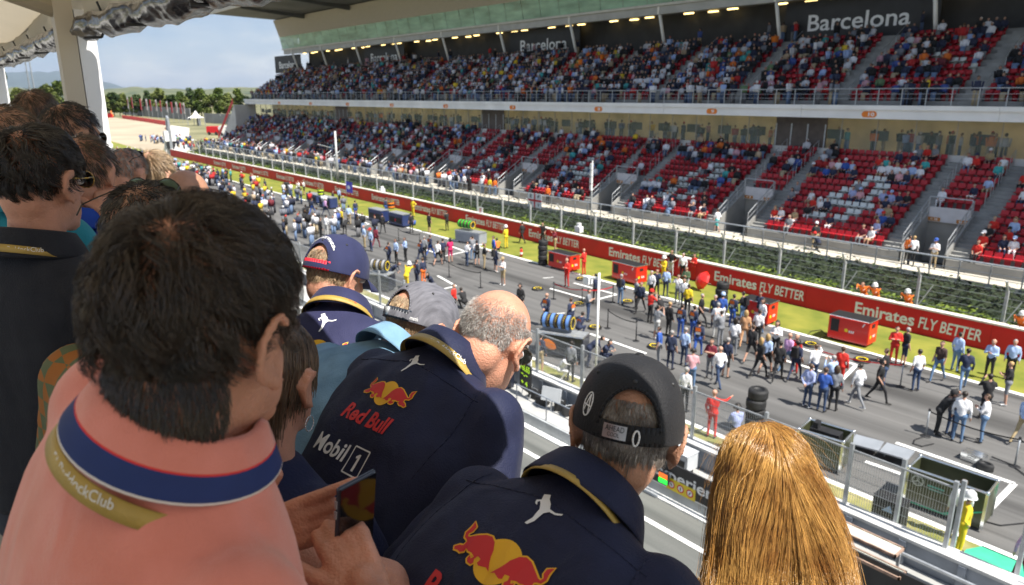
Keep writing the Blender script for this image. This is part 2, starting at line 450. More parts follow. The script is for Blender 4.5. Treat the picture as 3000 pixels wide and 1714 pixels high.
# cream roof plates of the pit stands at the lower right
for i, (x0, x1, y0, y1, z) in enumerate([(-8.4, -5.35, 15.75, 16.2, 1.15), (-8.9, -5.0, 15.15, 15.5, 1.05)]):
    t = thing('stand_roof', ['cream roof plate with rusty frame beside the blonde hair', 'long cream roof plate lowest at the right edge', 'cream roof plate at the bottom right corner'][i], 'roof plate', ((x0 + x1) / 2, (y0 + y1) / 2, 0), 0, 'roof plates of the pit stands')
    w2, d2 = (x1 - x0) / 2, (y1 - y0) / 2
    mb = MB(); mb.bx(-w2, w2, -d2, d2, z, z + .03); mb.build('plate', M('cream_plate', (.48, .48, .42), .55, .12, 2), t)
    mb = MB()
    for a, b in (((-w2, -d2), (w2, -d2)), ((w2, -d2), (w2, d2)), ((w2, d2), (-w2, d2)), ((-w2, d2), (-w2, -d2))):
        mb.box(((a[0] + b[0]) / 2, (a[1] + b[1]) / 2, z + .02), (abs(a[0] - b[0]) + .04, abs(a[1] - b[1]) + .04, .07))
    mb.build('frame', M('rusty_frame', (.30, .2, .15), .7, .4, 6), t)
    for sx in (-1, 1):
        mb = MB(); mb.bx(sx * w2 - .03, sx * w2 + .03, -.03, .03, .375, z); mb.build('leg', m_steel, t)
# ================================================================== RED WALL
m_cap = M('wall_cap', (.66, .60, .55), .7, .15, 3)
rw = thing('sponsor_wall', 'long red track wall with repeated white Emirates FLY BETTER lettering', 'wall', (0, 37, 0))
def wall_seg(x0, x1):
    return (x0, poly_y(WALL, x0) - 37), (x1, poly_y(WALL, x1) - 37)
x = 20.0; n = 0
while x > -149:
    ln = 3.0; (a0, b0), (a1, b1) = wall_seg(x, x - ln)
    mb = MB(); g = .006
    mb.add([(a0 - g, b0, 0), (a1 + g, b1, 0), (a1 + g, b1 + .34, 0), (a0 - g, b0 + .34, 0), (a0 - g, b0, 1.25), (a1 + g, b1, 1.25), (a1 + g, b1 + .34, 1.25), (a0 - g, b0 + .34, 1.25)],
           [(0, 1, 2, 3), (7, 6, 5, 4), (4, 5, 1, 0), (5, 6, 2, 1), (6, 7, 3, 2), (7, 4, 0, 3)])
    mb.build('panel', m_red, rw)
    mb = MB(); mb.add([(a0, b0 - .04, 1.252), (a1, b1 - .04, 1.252), (a1, b1 + .38, 1.252), (a0, b0 + .38, 1.252), (a0, b0 - .04, 1.33), (a1, b1 - .04, 1.33), (a1, b1 + .38, 1.33), (a0, b0 + .38, 1.33)],
           [(0, 1, 2, 3), (7, 6, 5, 4), (4, 5, 1, 0), (5, 6, 2, 1), (6, 7, 3, 2), (7, 4, 0, 3)])
    mb.build('cap', m_cap, rw)
    x -= ln
me_e = fit_text('Emirates', 2.95, .62, bold=.022); me_e.materials.append(m_wtext)
me_f = fit_text('FLY BETTER', 2.75, .56, bold=.016, shear=.12); me_f.materials.append(m_wtext)
for k in range(13):
    xs = -16.25 - 9.0 * k if k else -16.25
    if k >= 1: xs = -25.0 - 9.05 * (k - 1)
    for me, off in ((me_e, 0), (me_f, 3.15)):
        xx = xs + off; y0 = poly_y(WALL, xx); y1 = poly_y(WALL, xx + 2.6)
        o = link('lettering', me, rw); o.location = (xx, y0 - 37 - .012, .33); o.rotation_euler = (math.pi / 2, 0, math.atan2(y1 - y0, 2.6))
# ================================================================== BANK, FENCE
def ribbon(name, rows, mat, xs):
    """surface swept along X; rows: list of (dy, z) offsets from WALL line"""
    V = []; F = []
    for x in xs:
        for dy, z in rows: V.append((x, poly_y(WALL, x) + dy, z))
    n = len(rows)
    for i in range(len(xs) - 1):
        for j in range(n - 1): F.append((i * n + j, i * n + j + 1, (i + 1) * n + j + 1, (i + 1) * n + j))
    return np_mesh(name, V, F, mat)
xs = np.linspace(22, -149, 120)
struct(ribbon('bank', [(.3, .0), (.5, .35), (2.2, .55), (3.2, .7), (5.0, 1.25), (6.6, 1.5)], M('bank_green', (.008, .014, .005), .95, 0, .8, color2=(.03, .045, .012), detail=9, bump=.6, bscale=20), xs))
# leafy ground cover on the sunny foot of the bank: many small leaves
def leaf_cloud(name, centers, size, mat, parent=None, up=.5):
    n = len(centers); c = np.asarray(centers)
    a = rng.uniform(0, 2 * math.pi, n); t = rng.normal(0, .6, n); s = size * rng.uniform(.6, 1.4, n)
    u = np.stack([np.cos(a), np.sin(a), np.sin(t) * .6], 1) * s[:, None]
    v = np.stack([-np.sin(a) * np.cos(t), np.cos(a) * np.cos(t), np.sin(t) + up * 0], 1) * s[:, None] * .55
    V = np.concatenate([c - u, c + v, c + u, c - v]); i = np.arange(n)
    F = np.stack([i, i + n, i + 2 * n, i + 3 * n], 1)
    return np_mesh(name, V, F, mat, parent, smooth=False)
m_leaf = M('sunny_leaves', (.10, .17, .012), .7, 0, 1.2, color2=(.26, .34, .03), transl=.3)
N = 34000
xx = 22 - 171 * rng.random(N) ** 1.35
yy = np.array([poly_y(WALL, q) for q in xx]) + rng.uniform(.36, 3.1, N)
zz = .45 + .1 * (yy - np.array([poly_y(WALL, q) for q in xx])) + rng.gamma(2, .05, N) + .12 * np.sin(xx * 1.7) * np.sin(yy * 3)
stuff(leaf_cloud('ground_cover', np.stack([xx, yy, zz], 1), .11, m_leaf), 'bright green leafy ground cover growing behind the red wall', 'ground cover')
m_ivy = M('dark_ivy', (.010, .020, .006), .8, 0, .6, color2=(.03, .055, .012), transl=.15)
N = 22000
xx = 22 - 171 * rng.random(N) ** 1.3
dy = rng.uniform(2.3, 6.2, N)
yy = np.array([poly_y(WALL, q) for q in xx]) + dy
zz = .55 + (dy - 2.2) * .25 + rng.gamma(2, .07, N)
stuff(leaf_cloud('bank_ivy', np.stack([xx, yy, zz], 1), .14, m_ivy), 'dark ivy covering the shaded bank under the grandstand walkway', 'ivy')
# debris fence
fe = thing('debris_fence', 'tall wire debris fence with cranked grey posts behind the red wall', 'fence', (0, 39, 0))
m_post = M('grey_post', (.45, .46, .46), .55, .15, 4, metal=.3)
pm = MB(); pm.box((0, 0, 1.35), (.13, .13, 2.1)); pm.tube((0, 0, 2.38), (0, -.45, 2.95), .06, .06, 6); pm.tube((0, .0, .6), (.55, .35, 1.9), .025, .025, 6)
q0 = pm.build('post', m_post, fe); q0.location = (-2.4, 0, 0)
for i in range(1, 37):
    o = q0.copy(); col.objects.link(o); o.parent = fe; xq = -2.4 - 3.93 * i
    o.location = (xq, poly_y(WALL, xq) + 2.2 - 39 + .05, 0)
for z in (1.0, 1.35, 1.7, 2.05, 2.4):
    mb = MB(); mb.path([(x, poly_y(WALL, x) + 2.16 - 39, z) for x in (20, -8.6, -23.5, -64, -149)], .008, 5); mb.build('cable', m_steel, fe)
wm = MB()   # chain-link: diagonal wires for the near stretch, one part per bay
bayw = 3.93
for i in range(14):
    for s in (1, -1):
        x = bayw * i / 14
        for j in range(1):
            pass
nd = 26
for i in range(nd):
    for s in (1, -1):
        x0 = bayw * i / nd
        # a wire zigzags across the bay height
        pts = []; xz = x0; z = .65; d = s
        while z < 2.6:
            pts.append((xz, 0, z)); xz += d * .14; z += .14
            if xz < 0 or xz > bayw: d = -d; xz += 2 * d * .14
        for a, b in zip(pts[:-1:2], pts[2::2]):
            n_ = .0032
            wm.add([(a[0] - n_, 0, a[2]), (a[0] + n_, 0, a[2]), (b[0] + n_, 0, b[2]), (b[0] - n_, 0, b[2])], [(0, 1, 2, 3)])
w0 = wm.build('wire_mesh', m_steel, fe); w0.location = (-2.4, 0, 0)
for i in range(1, 24):
    xq = -2.4 - 3.93 * i; o = w0.copy(); col.objects.link(o); o.parent = fe
    o.location = (xq, poly_y(WALL, xq) + 2.25 - 39, 0)
# marshal sign, floodlight boxes, tall camera mast
def mast(name, label, px, Y, top, rr=.05):
    p = on_y(px[0], px[1], Y); t = thing(name, label, 'mast', (p[0], Y, .5))
    mb = MB(); mb.tube((0, 0, 0), (0, 0, top - .5), rr, rr * .8, 8); mb.build('pole', m_post, t, True); return t
t = mast('lamp_mast', 'tall thin mast with stacked white lamps in front of the grandstand', (1730, 690), 39.4, 6.6)
for i in range(4):
    mb = MB(); mb.box((0, -.1, 4.1 + .52 * i), (.2, .14, .46)); mb.build('lamp', m_wtext, t)
t = mast('signal_post', 'grey post carrying a black traffic signal before the walkway', (1380, 600), 39.3, 4.0)
mb = MB(); mb.box((0, -.12, 2.9), (.34, .2, 1.1)); mb.build('signal_head', m_black, t)
for i in range(3): mb = MB(); mb.lathe((0, -.24, 2.55 + .34 * i), [(.0, 0), (.1, 0), (.11, -.06)], 12, 0, 'Y'); mb.build('lens', M('dark_lens', (.04, .03, .03), .2, 0), t)
t = mast('timber_pole', 'brown wooden pole beside the fence at the far stand', (990, 520), 39.6, 7.2, .16)
mb = MB(); mb.tube((0, 0, 4.6), (-5, 0, 4.9), .05, .05); mb.build('arm', m_post, t)
for i, (px, lab) in enumerate([((1696, 680), 'white camera box on the bank near the lamp mast'), ((1120, 560), 'white camera box on the bank at the far fence')]):
    p = on_y(px[0], px[1], 38.6); t = thing('camera_box', lab, 'camera', (p[0], 38.6, .5), 0, 'camera boxes on the bank')
    mb = MB(); mb.box((0, 0, .9), (.55, .4, .45)); mb.build('housing', m_wtext, t)
    mb = MB(); mb.box((0, 0, 1.25), (.25, .25, .25)); mb.build('dome', m_wtext, t)
    mb = MB(); mb.tube((0, 0, 0), (0, 0, .7), .04); mb.build('stand', m_post, t)
p = on_y(1410, 622, 37.9); t = thing('marshal_sign', 'small white sign with a red letter F above the red wall', 'sign', (p[0], poly_y(WALL, p[0]) + .2, 1.2))
mb = MB(); mb.box((0, 0, .32), (.62, .03, .64)); mb.build('plate', m_wtext, t)
sign_text('letter', 'F', .3, .42, m_red, (-.15, -.018, .12), (math.pi / 2, 0, 0), t, bold=.02)
# ================================================================== WALKWAY in front of the lower stand
wk = thing('walkway', 'pale concrete walkway with steel railing along the foot of the lower grandstand', 'walkway', (0, 43, 0))
WX0, WX1 = -143.6, 12
mb = MB(); mb.bx(WX0, WX1, -.25, 2.2, 1.45, 1.7); mb.build('deck', M('walkway_concrete', (.52, .48, .40), .8, .16, .5, detail=8), wk)
mb = MB(); mb.bx(WX0, WX1, -.15, .1, .95, 1.45); mb.build('edge_beam', M('beam_concrete', (.60, .53, .41), .85, .18, .8), wk)
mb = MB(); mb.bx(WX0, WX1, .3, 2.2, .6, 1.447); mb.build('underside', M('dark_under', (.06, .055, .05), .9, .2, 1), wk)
for z, r in ((2.74, .06), (2.25, .02), (1.98, .02)):
    mb = MB(); mb.tube((WX0, -.2, z), (WX1, -.2, z), r, r, 6); mb.build('rail', m_steel, wk)
bp = MB(); bp.box((0, -.28, 2.05), (.07, .05, 1.35)); bp.box((0, -.27, 1.5), (.22, .06, .3))
b0 = bp.build('rail_post', m_steel, wk); b0.location = (10, 0, 0)
for i in range(1, 104):
    o = b0.copy(); col.objects.link(o); o.parent = wk; o.location = (10 - 1.48 * i, 0, 0)
# St George's cross banner on the rail
p = on_y(1567, 578, 42.7); t = thing('flag_banner', 'white banner with red cross and dark letters hung on the walkway railing', 'banner', (p[0], 42.68, 1.55))
mb = MB(); mb.bx(-.95, .95, -.01, .01, 0, 1.25); mb.build('cloth', m_wtext, t)
mb = MB(); mb.bx(-.95, .95, -.016, -.012, .54, .71); mb.bx(-.09, .09, -.018, -.0165, 0, 1.25); mb.build('cross', m_red, t)
for ch, x_, z_ in (('E', -.65, .85), ('F', .4, .85), ('N', -.65, .12), ('V', .4, .12)):
    sign_text('letter', ch, .26, .3, m_black, (x_, -.02, z_), (math.pi / 2, 0, 0), t, bold=.03)
# ================================================================== GRANDSTAND
gs = thing('grandstand', 'huge two tier concrete grandstand with red seats, glazed boxes and cantilever roof', 'grandstand', (0, 45, 0))
GX0, GX1 = -143.6, 10.0
m_step = M('tier_concrete', (.25, .247, .235), .88, .16, .9, detail=8)
m_seatr = M('red_seat', (.42, .012, .022), .5, .15, 1.5)
m_seatw = M('white_seat', (.62, .64, .62), .5, .08, 1.5)
S = 12.87; VX = -16.3                       # module and first entrance
NR, RY0, RP, RR, FZ0 = 13, 45.0, .665, .378, 2.3
vom = [VX + S * k for k in range(-2, 12)]
def lower_kind(x):
    k = min(vom, key=lambda v: abs(v - x)); d = abs(x - k)
    return 'vom' if d < 1.2 else ('stair' if d < 2.35 else 'block')
vom = [VX - S * k for k in range(-2, 10)]
def steps(mb, x0, x1, r0, r1, sub=1):
    for r in range(r0, r1):
        for s in range(sub):
            y0 = RY0 - .45 + RP * (r + s / sub); z1 = FZ0 + RR * (r + (s + 1) / sub - (1 if sub > 1 else 1)) + (0 if sub == 1 else 0)
            z1 = FZ0 + RR * (r + (s / sub if sub > 1 else 0))
            mb.bx(x0, x1, y0 - 45, RY0 - .45 + RP * NR - 45 + .2 if r == r1 - 1 and s == sub - 1 else y0 - 45 + RP / sub + .02, 1.3, z1)
for i, v in enumerate(vom):
    if v < GX0 - 3 or v > GX1 + 6: continue
    # seating block to the left of each entrance
    b0, b1 = max(v - S + 2.35, GX0), min(v - 2.35, GX1)
    if b1 > b0:
        mb = MB(); steps(mb, b0, b1, 0, NR); mb.build('seating_terrace', m_step, gs)
    if v - 2.35 > GX1: continue
    mb = MB(); steps(mb, v - 1.2, v + 1.2, 5, NR); mb.build('upper_terrace_bay', m_step, gs)
    for s in (-1, 1):
        mb = MB(); x0, x1 = sorted((v + s * 1.2, v + s * 2.35)); steps(mb, x0 + .003, x1 - .003, 0, NR, 2); mb.build('stair', M('stair_concrete', (.27, .268, .255), .85, .2, 1.2), gs)
        mb = MB(); xx_ = v + s * 1.22
        mb.add([(xx_ - .06, -.45, 1.7), (xx_ + .06, -.45, 1.7), (xx_ + .06, 2.9, 1.7), (xx_ - .06, 2.9, 1.7), (xx_ - .06, -.45, 2.55), (xx_ + .06, -.45, 2.55), (xx_ + .06, 2.9, 4.5), (xx_ - .06, 2.9, 4.5)],
               [(0, 3, 2, 1), (4, 5, 6, 7), (0, 1, 5, 4), (1, 2, 6, 5), (2, 3, 7, 6), (3, 0, 4, 7)])
        mb.build('entrance_wall', m_step, gs)
        mb = MB(); mb.tube((xx_, -.4, 3.35), (xx_, 2.75, 5.3), .035, .035, 6)
        for t_ in (0, .35, .7, 1.0): mb.tube((xx_, -.4 + 3.15 * t_, 2.5 + 1.95 * t_), (xx_, -.4 + 3.15 * t_, 3.35 + 1.95 * t_), .03, .03, 6)
        mb.tube((xx_, -.4, 2.95), (xx_, 2.75, 4.9), .018, .018, 6)
        mb.build('stair_rail', m_steel, gs)
    mb = MB(); mb.bx(v - 1.15, v + 1.15, 2.7, 2.84, 3.86, 4.75); pn = mb.build('entrance_panel', M('panel_grey', (.52, .52, .55), .6, .08, 2), gs)
    mb = MB(); mb.bx(v - 1.14, v - .45, 2.68, 2.697, 3.9, 4.12); mb.bx(v + .45, v + 1.14, 2.68, 2.697, 3.9, 4.12); mb.build('number_plate', M('orange_plate', (.42, .17, .03), .6, .1, 3), pn)
    num = 10 - i + 2
    if 7 <= num <= 11:
        sign_text('number', '< %d' % num, .4, .15, m_wtext, (v - 1.0, 2.675, 3.94), (math.pi / 2, 0, 0), pn, bold=.02)
        sign_text('number', '%d >' % (num + 1), .4, .15, m_wtext, (v + .6, 2.675, 3.94), (math.pi / 2, 0, 0), pn, bold=.02)
    mb = MB()
    for s in (-1, 1): mb.tube((v + s * 1.18, 2.65, 3.8), (v + s * 1.18, 2.65, 5.35), .04, .04, 6)
    mb.tube((v - 1.18, 2.65, 5.35), (v + 1.18, 2.65, 5.35), .04, .04, 6); mb.build('entrance_frame', m_steel, gs)
    mb = MB(); mb.bx(v - 1.16, v + 1.16, 3.2, 3.3, 1.7, 3.9); mb.build('entrance_dark', M('dark_opening', (.02, .02, .024), .9, .2, 1), gs)  # near-black sheet standing in for the shade inside the entrance
# mid-aisle hand rails of the upper half of the stairs
hr = MB()
for j in range(4):
    yq, zq = 4.2 + j * 1.1, FZ0 + RR * 6.9 + j * .625
    hr.tube((0, yq, zq), (0, yq, zq + .9), .022, .022, 5); hr.tube((0, yq, zq + .9), (0, yq + .7, zq + 1.25), .022, .022, 5); hr.tube((0, yq + .7, zq + 1.25), (0, yq + .7, zq + .4), .022, .022, 5)
h0 = None
for v in vom:
    for s in (-1, 1):
        if v + s * 1.8 < GX0 or v > GX1: continue
        if h0 is None: o = h0 = hr.build('aisle_rail', m_steel, gs)
        else: o = h0.copy(); col.objects.link(o); o.parent = gs
        o.location = (v + s * 1.3, 0, 0)
# back wall, glazed boxes
TY = RY0 - .45 + RP * NR; TZ = FZ0 + RR * NR          # top of the lower tier
mb = MB(); mb.bx(GX0, GX1, TY + .2 - 45, TY + .45 - 45, 1.2, TZ + .25); mb.build('box_ledge', M('pale_ledge', (.66, .65, .62), .7, .08, 1), gs)
m_glass = M('box_glass', (.45, .55, .48), .04, 0, alpha=.14, spec=.8)
m_gr = M('gallery_glass', (.36, .62, .50), .05, .35, .3, alpha=.72, spec=.8, stretch=(1, 1, 4))
gy0 = TY + .35 - 45
xs_ = GX1
while xs_ > GX0 + 1:
    wd = min(2.6, xs_ - GX0)
    mb = MB(); mb.bx(xs_ - wd + .03, xs_ - .03, gy0 - .01, gy0 + .012, TZ + .27, 9.75); mb.build('glass_pane', m_glass, gs)
    mb = MB(); mb.bx(xs_ - .04, xs_ + .0, gy0 - .03, gy0 + .05, TZ + .26, 9.75); mb.build('mullion', m_steel, gs)
    xs_ -= 2.6
m_room = M('room_wall', (.78, .72, .52), .8, .25, .6)
mb = MB(); mb.bx(GX0, GX1, gy0 + 3.4, gy0 + 3.6, TZ, 9.8); mb.bx(GX0, GX1, gy0 + .1, gy0 + 3.5, TZ - .1, TZ); mb.build('box_room', m_room, gs)
mb = MB()
for i in range(46): mb.bx(GX0 + 3.3 * i, GX0 + 3.3 * i + 1.3, gy0 + 1.2, gy0 + 1.25, TZ + .9, TZ + 1.6)
mb.build('box_furniture', M('dark_furniture', (.05, .06, .055), .6, .3, .7), gs)
for k in range(4):   # brown door bays between the boxes
    xd = -29.6 - 38.6 * k
    mb = MB(); mb.bx(xd - 2.1, xd + 2.1, gy0 - .09, gy0 - .05, TZ + .27, 9.75); d_ = mb.build('door_bay', M('brown_door', (.10, .08, .07), .6, .2, 2), gs)
    for q in (-2.05, -.75, .6, 2.0): mb = MB(); mb.bx(xd + q - .05, xd + q + .05, gy0 - .13, gy0 - .092, TZ + .27, 9.2); mb.build('door_post', m_steel, d_)
# pale beam carrying the upper tier
m_beam = M('beam_white', (.82, .81, .79), .7, .09, .45, detail=7)
by = 51.5 - 45
for k in range(12):
    x1 = GX1 - S * k; x0 = max(x1 - S + .02, GX0)
    if x1 <= GX0: break
    mb = MB(); mb.bx(x0, x1, by, by + .35, 9.75, 10.35); mb.bx(x0, x1, by - .12, by + .4, 10.352, 10.65); mb.build('beam_panel', m_beam, gs)
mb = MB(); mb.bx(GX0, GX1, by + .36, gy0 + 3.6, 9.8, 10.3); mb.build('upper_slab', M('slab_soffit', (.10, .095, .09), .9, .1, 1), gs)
m_or = M('orange_number', (.75, .20, .015), .5, .08, 3)
for k in range(9):
    xk = -23.9 - S * k; bd = MB()
    bd.lathe((xk, by - .015, 10.05), [(0, 0), (.21, 0)], 14, 0, 'Y'); bd.bx(xk, xk + .62, by - .016, by - .004, 9.84, 10.26); bd.lathe((xk + .62, by - .015, 10.05), [(0, 0), (.21, 0)], 14, 0, 'Y')
    o = bd.build('number_badge', m_or, gs)
    sign_text('number', str(10 - k), .3 if k else .42, .26, m_wtext, (xk + .25, by - .022, 9.92), (math.pi / 2, 0, 0), o, bold=.03)
# upper tier
UR, UY0, UP, URR, UZ0 = 11, 53.2, .745, .445, 10.95
ua = [-26.6 + 8.6 * k for k in range(-14, 5)]
mb = MB(); mb.bx(GX0, GX1, by + .1, UY0 - .5 - 45, 10.3, 10.66); mb.build('upper_walk', m_step, gs)
xs_ = sorted([a for a in ua if GX0 < a < GX1]); edges_ = [GX0] + sum([[a - .6, a + .6] for a in xs_], []) + [GX1]
for i in range(len(edges_) - 1):
    x0, x1 = edges_[i], edges_[i + 1]
    mb = MB(); st = i % 2 == 1; sub = 2 if st else 1
    for r in range(UR):
        for s in range(sub):
            y0 = UY0 - .5 + UP * (r + s / sub) - 45; z1 = UZ0 + URR * (r + s / sub)
            mb.bx(x0 + .002, x1 - .002, y0, y0 + UP / sub + .02, 10.32, z1)
    mb.build('stair' if st else 'upper_terrace', MATS['stair_concrete'] if st else m_step, gs)
    if st:
        mb = MB()
        for j in range(5):
            yq, zq = UY0 - 45 + j * 1.6, UZ0 + URR * (j * 1.6 / UP)
            mb.tube((x1, yq, zq), (x1, yq, zq + .95), .022, .022, 5); mb.tube((x1, yq, zq + .95), (x1, yq + 1.6, zq + .95 + URR * 1.6 / UP), .022, .022, 5)
        mb.build('aisle_rail', m_steel, gs)
UTY = UY0 - .5 + UP * UR - 45; UTZ = UZ0 + URR * UR
for z, r in ((11.75, .035), (11.4, .015), (11.1, .015)):
    mb = MB(); mb.tube((GX0, by + .02, z), (GX1, by + .02, z), r, r, 6); mb.build('front_rail', m_steel, gs)
bp = MB(); bp.box((0, by + .02, 11.2), (.05, .05, 1.1)); b0 = bp.build('rail_post', m_steel, gs); b0.location = (GX1 - 1, 0, 0)
for i in range(1, 100):
    o = b0.copy(); col.objects.link(o); o.parent = gs; o.location = (GX1 - 1 - 1.53 * i, 0, 0)
# concourse behind the upper tier, dark back wall with name boards
m_dark = M('dark_backwall', (.035, .035, .036), .8, .25, .8)
mb = MB(); mb.bx(GX0, GX1, UTY, UTY + 3.0, 10.3, UTZ); mb.build('concourse', m_step, gs)
mb = MB(); mb.bx(GX0 + 4, GX1, UTY + 2.7, UTY + 2.9, UTZ, 20.2); mb.build('back_wall', m_dark, gs)
mb = MB(); mb.bx(GX0, GX1, UTY + 2.95, UTY + 3.2, 0, UTZ); mb.build('rear_wall', m_conc, gs)
for k in range(5):
    xk = -34.6 - 3 * S * k + 3 * S * (k < 0)
    if xk + 12 < GX0: continue
    mb = MB(); mb.bx(xk - 2.2, xk + 10.6, UTY + 1.0, UTY + 1.12, UTZ - .05, 19.12); bd = mb.build('name_board', M('board_black', (.025, .025, .027), .6, .2, 1), gs)
    sign_text('lettering', 'Barcelona', 8.5, 1.35, m_wtext, (xk, UTY + .992, UTZ + .8), (math.pi / 2, 0, 0), bd, bold=.012)
# gallery with glass front, sloping beige wall, roof
GY, GZ = 60.3 - 45, 19.15
mb = MB(); mb.bx(GX0, GX1, GY - .1, GY + .5, GZ, GZ + .75); mb.build('gallery_beam', M('gallery_beam', (.45, .45, .45), .6, .1, 1), gs)
mb = MB(); mb.bx(GX0, GX1, GY - .45, GY + .25, GZ + .752, GZ + .98); mb.build('gallery_edge', M('gallery_edge', (.62, .61, .58), .6, .08, 1), gs)
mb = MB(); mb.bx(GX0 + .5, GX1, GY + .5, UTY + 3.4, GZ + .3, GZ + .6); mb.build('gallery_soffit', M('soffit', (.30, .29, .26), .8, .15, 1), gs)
xs_ = GX1
while xs_ > GX0 + .5:
    wd = min(3.2, xs_ - GX0)
    mb = MB(); y0 = GY - .3; y1 = GY - .75
    mb.add([(xs_ - wd + .03, y0, GZ + 1), (xs_ - .03, y0, GZ + 1), (xs_ - .03, y1, 22.3), (xs_ - wd + .03, y1, 22.3)], [(0, 1, 2, 3)]); mb.build('gallery_pane', m_gr, gs)
    xs_ -= 3.217
mb = MB(); mb.add([(GX0, GY - .3, GZ + 1), (GX0, GY + 3, GZ + 1), (GX0, GY + 3, 22.3), (GX0, GY - .75, 22.3)], [(0, 1, 2, 3)]); mb.build('gallery_end_pane', m_gr, gs)
mb = MB(); mb.bx(GX0 + .3, GX1, GY + 3.2, GY + 3.4, GZ + .9, 22.4)
for i in range(60): mb.bx(GX0 + 1 + 2.5 * i, GX0 + 1.9 + 2.5 * i, GY + .6, GY + 1.4, GZ + .9, GZ + 1.5 + .3 * (i % 3))
mb.build('gallery_room', M('gallery_room', (.22, .27, .24), .7, .35, .5), gs)
mb = MB(); mb.add([(GX0, GY - .75, 22.3), (GX1, GY - .75, 22.3), (GX1, GY - 1.75, 25.3), (GX0, GY - 1.75, 25.3), (GX0, GY + 4, 22.3), (GX1, GY + 4, 22.3), (GX1, GY + 4, 25.3), (GX0, GY + 4, 25.3)],
    [(0, 1, 2, 3), (0, 4, 5, 1), (4, 0, 3, 7), (5, 4, 7, 6), (1, 5, 6, 2)])
mb.build('gallery_wall', M('beige_cladding', (.42, .37, .30), .75, .1, 3, stretch=(1, 1, 4)), gs)
RX0 = GX0 - .5; ry = 47.0 - 45
mb = MB(); mb.add([(RX0, ry, 25.8), (GX1, ry, 25.8), (GX1, GY + 6, 25.32), (RX0, GY + 6, 25.32), (RX0, ry, 26.5), (GX1, ry, 26.5), (GX1, GY + 6, 27.6), (RX0, GY + 6, 27.6)],
    [(0, 3, 2, 1), (4, 5, 6, 7), (0, 1, 5, 4), (1, 2, 6, 5), (2, 3, 7, 6), (3, 0, 4, 7)])
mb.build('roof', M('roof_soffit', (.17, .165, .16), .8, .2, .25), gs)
mb = MB(); mb.bx(RX0 - .1, GX1, ry - .25, ry + .02, 25.7, 26.6); mb.build('roof_fascia', M('roof_edge', (.5, .45, .38), .6, .08, 1), gs)
for i in range(9):
    xk = GX0 + 14 + 17.3 * i; mb = MB(); mb.add([(xk, ry + .3, 25.75), (xk + .5, ry + .3, 25.75), (xk + .5, GY - 1.8, 25.35), (xk, GY - 1.8, 25.35), (xk, ry + .3, 25.5), (xk + .5, ry + .3, 25.5), (xk + .5, GY - 1.8, 24.6), (xk, GY - 1.8, 24.6)],
        [(0, 1, 2, 3), (4, 7, 6, 5), (0, 4, 5, 1), (1, 5, 6, 2), (2, 6, 7, 3), (3, 7, 4, 0)]); mb.build('roof_rib', M('dark_rib', (.09, .09, .09), .7, .15, 1), gs)
for k in range(-3, 10):
    xk = -36.9 - S * k
    if not GX0 < xk < GX1: continue
    mb = MB(); mb.tube((xk, GY + .1, GZ), (xk + .1, UTY + .6, UTZ - .3), .16, .16, 8); mb.build('strut', m_beam, gs, True)
    mb = MB(); mb.bx(xk - .12, xk + .12, GY - .18, GY - .1, GZ, GZ + .75); mb.build('bracket', m_beam, gs)
m_lamp = M('lit_lamp', (.9, .7, .3), .5, 0, emit=(1, .72, .28), estr=2.2)
lm = MB(); lm.bx(-.55, .55, -.1, .1, 0, .12); l0 = lm.build('lamp', m_lamp, gs); l0.location = (GX1 - 2, GY + 2.6, GZ + .08)
for i in range(1, 60):
    if i % 4 == 3: continue
    o = l0.copy(); col.objects.link(o); o.parent = gs; o.location = (GX1 - 2 - 2.55 * i, GY + 2.6 + .5 * (i % 2), GZ + .08)
bl = MB(); bl.bx(-1.1, 1.1, -.08, .08, 0, .06); b0_ = bl.build('box_lamp', m_lamp, gs); b0_.location = (GX1 - 2.5, gy0 + 1.8, 9.68)
for i in range(1, 44):
    o = b0_.copy(); col.objects.link(o); o.parent = gs; o.location = (GX1 - 2.5 - 3.45 * i, gy0 + 1.8, 9.68)
# side stair tower glimpsed at the far end
mb = MB()
for i in range(14): mb.bx(GX0 - .6 - .7 * i, GX0 + .1 - .7 * i, 4.5, 8.5, 1.2, 9.6 - .55 * i)
mb.build('end_stair', m_conc_l, gs)
mb = MB(); mb.add([(GX0 - .2, 4.4, 9.9), (GX0 - 11, 4.4, 2.6), (GX0 - 11, 4.4, 3.6), (GX0 - .2, 4.4, 10.9)], [(0, 1, 2, 3)]); mb.build('stair_banner', m_red, gs)

# ------------------------------------------------------------------ seats
seats = []      # x, y, seat-floor z, tier, block, row, col, white
def white_pat(c, r):
    A = {3: (5, 6, 9, 10), 4: (4, 5, 6, 7, 8, 9, 10, 11), 5: (5, 6, 9, 10), 6: (6, 7, 10, 11), 7: (7, 8, 10, 11), 8: (8, 9, 10), 2: (4, 5, 6, 8, 9)}
    return c in A.get(r, ())
for bi, v in enumerate(vom):
    b0, b1 = max(v - S + 2.35, GX0), min(v - 2.35, GX1)
    n = int((b1 - b0) / .5)
    for r in range(NR):
        for c in range(n): seats.append((b0 + .28 + c * .5, RY0 + RP * r, FZ0 + RR * r, 0, bi, r, c, white_pat(c, r)))
        if r >= 6 and v < GX1 - 1 and v > GX0 + 2:
            for c in range(5): seats.append((v - 1.0 + c * .5, RY0 + RP * r, FZ0 + RR * r, 0, 100 + bi, r, c, False))
for i in range(0, len(edges_) - 1, 2):
    n = int((edges_[i + 1] - edges_[i]) / .5)
    for r in range(UR):
        for c in range(n): seats.append((edges_[i] + .28 + c * .5, UY0 + UP * r, UZ0 + URR * r, 1, i // 2, r, c, (c + 3 * r) % 17 in (8, 9) and 2 < r < 9))
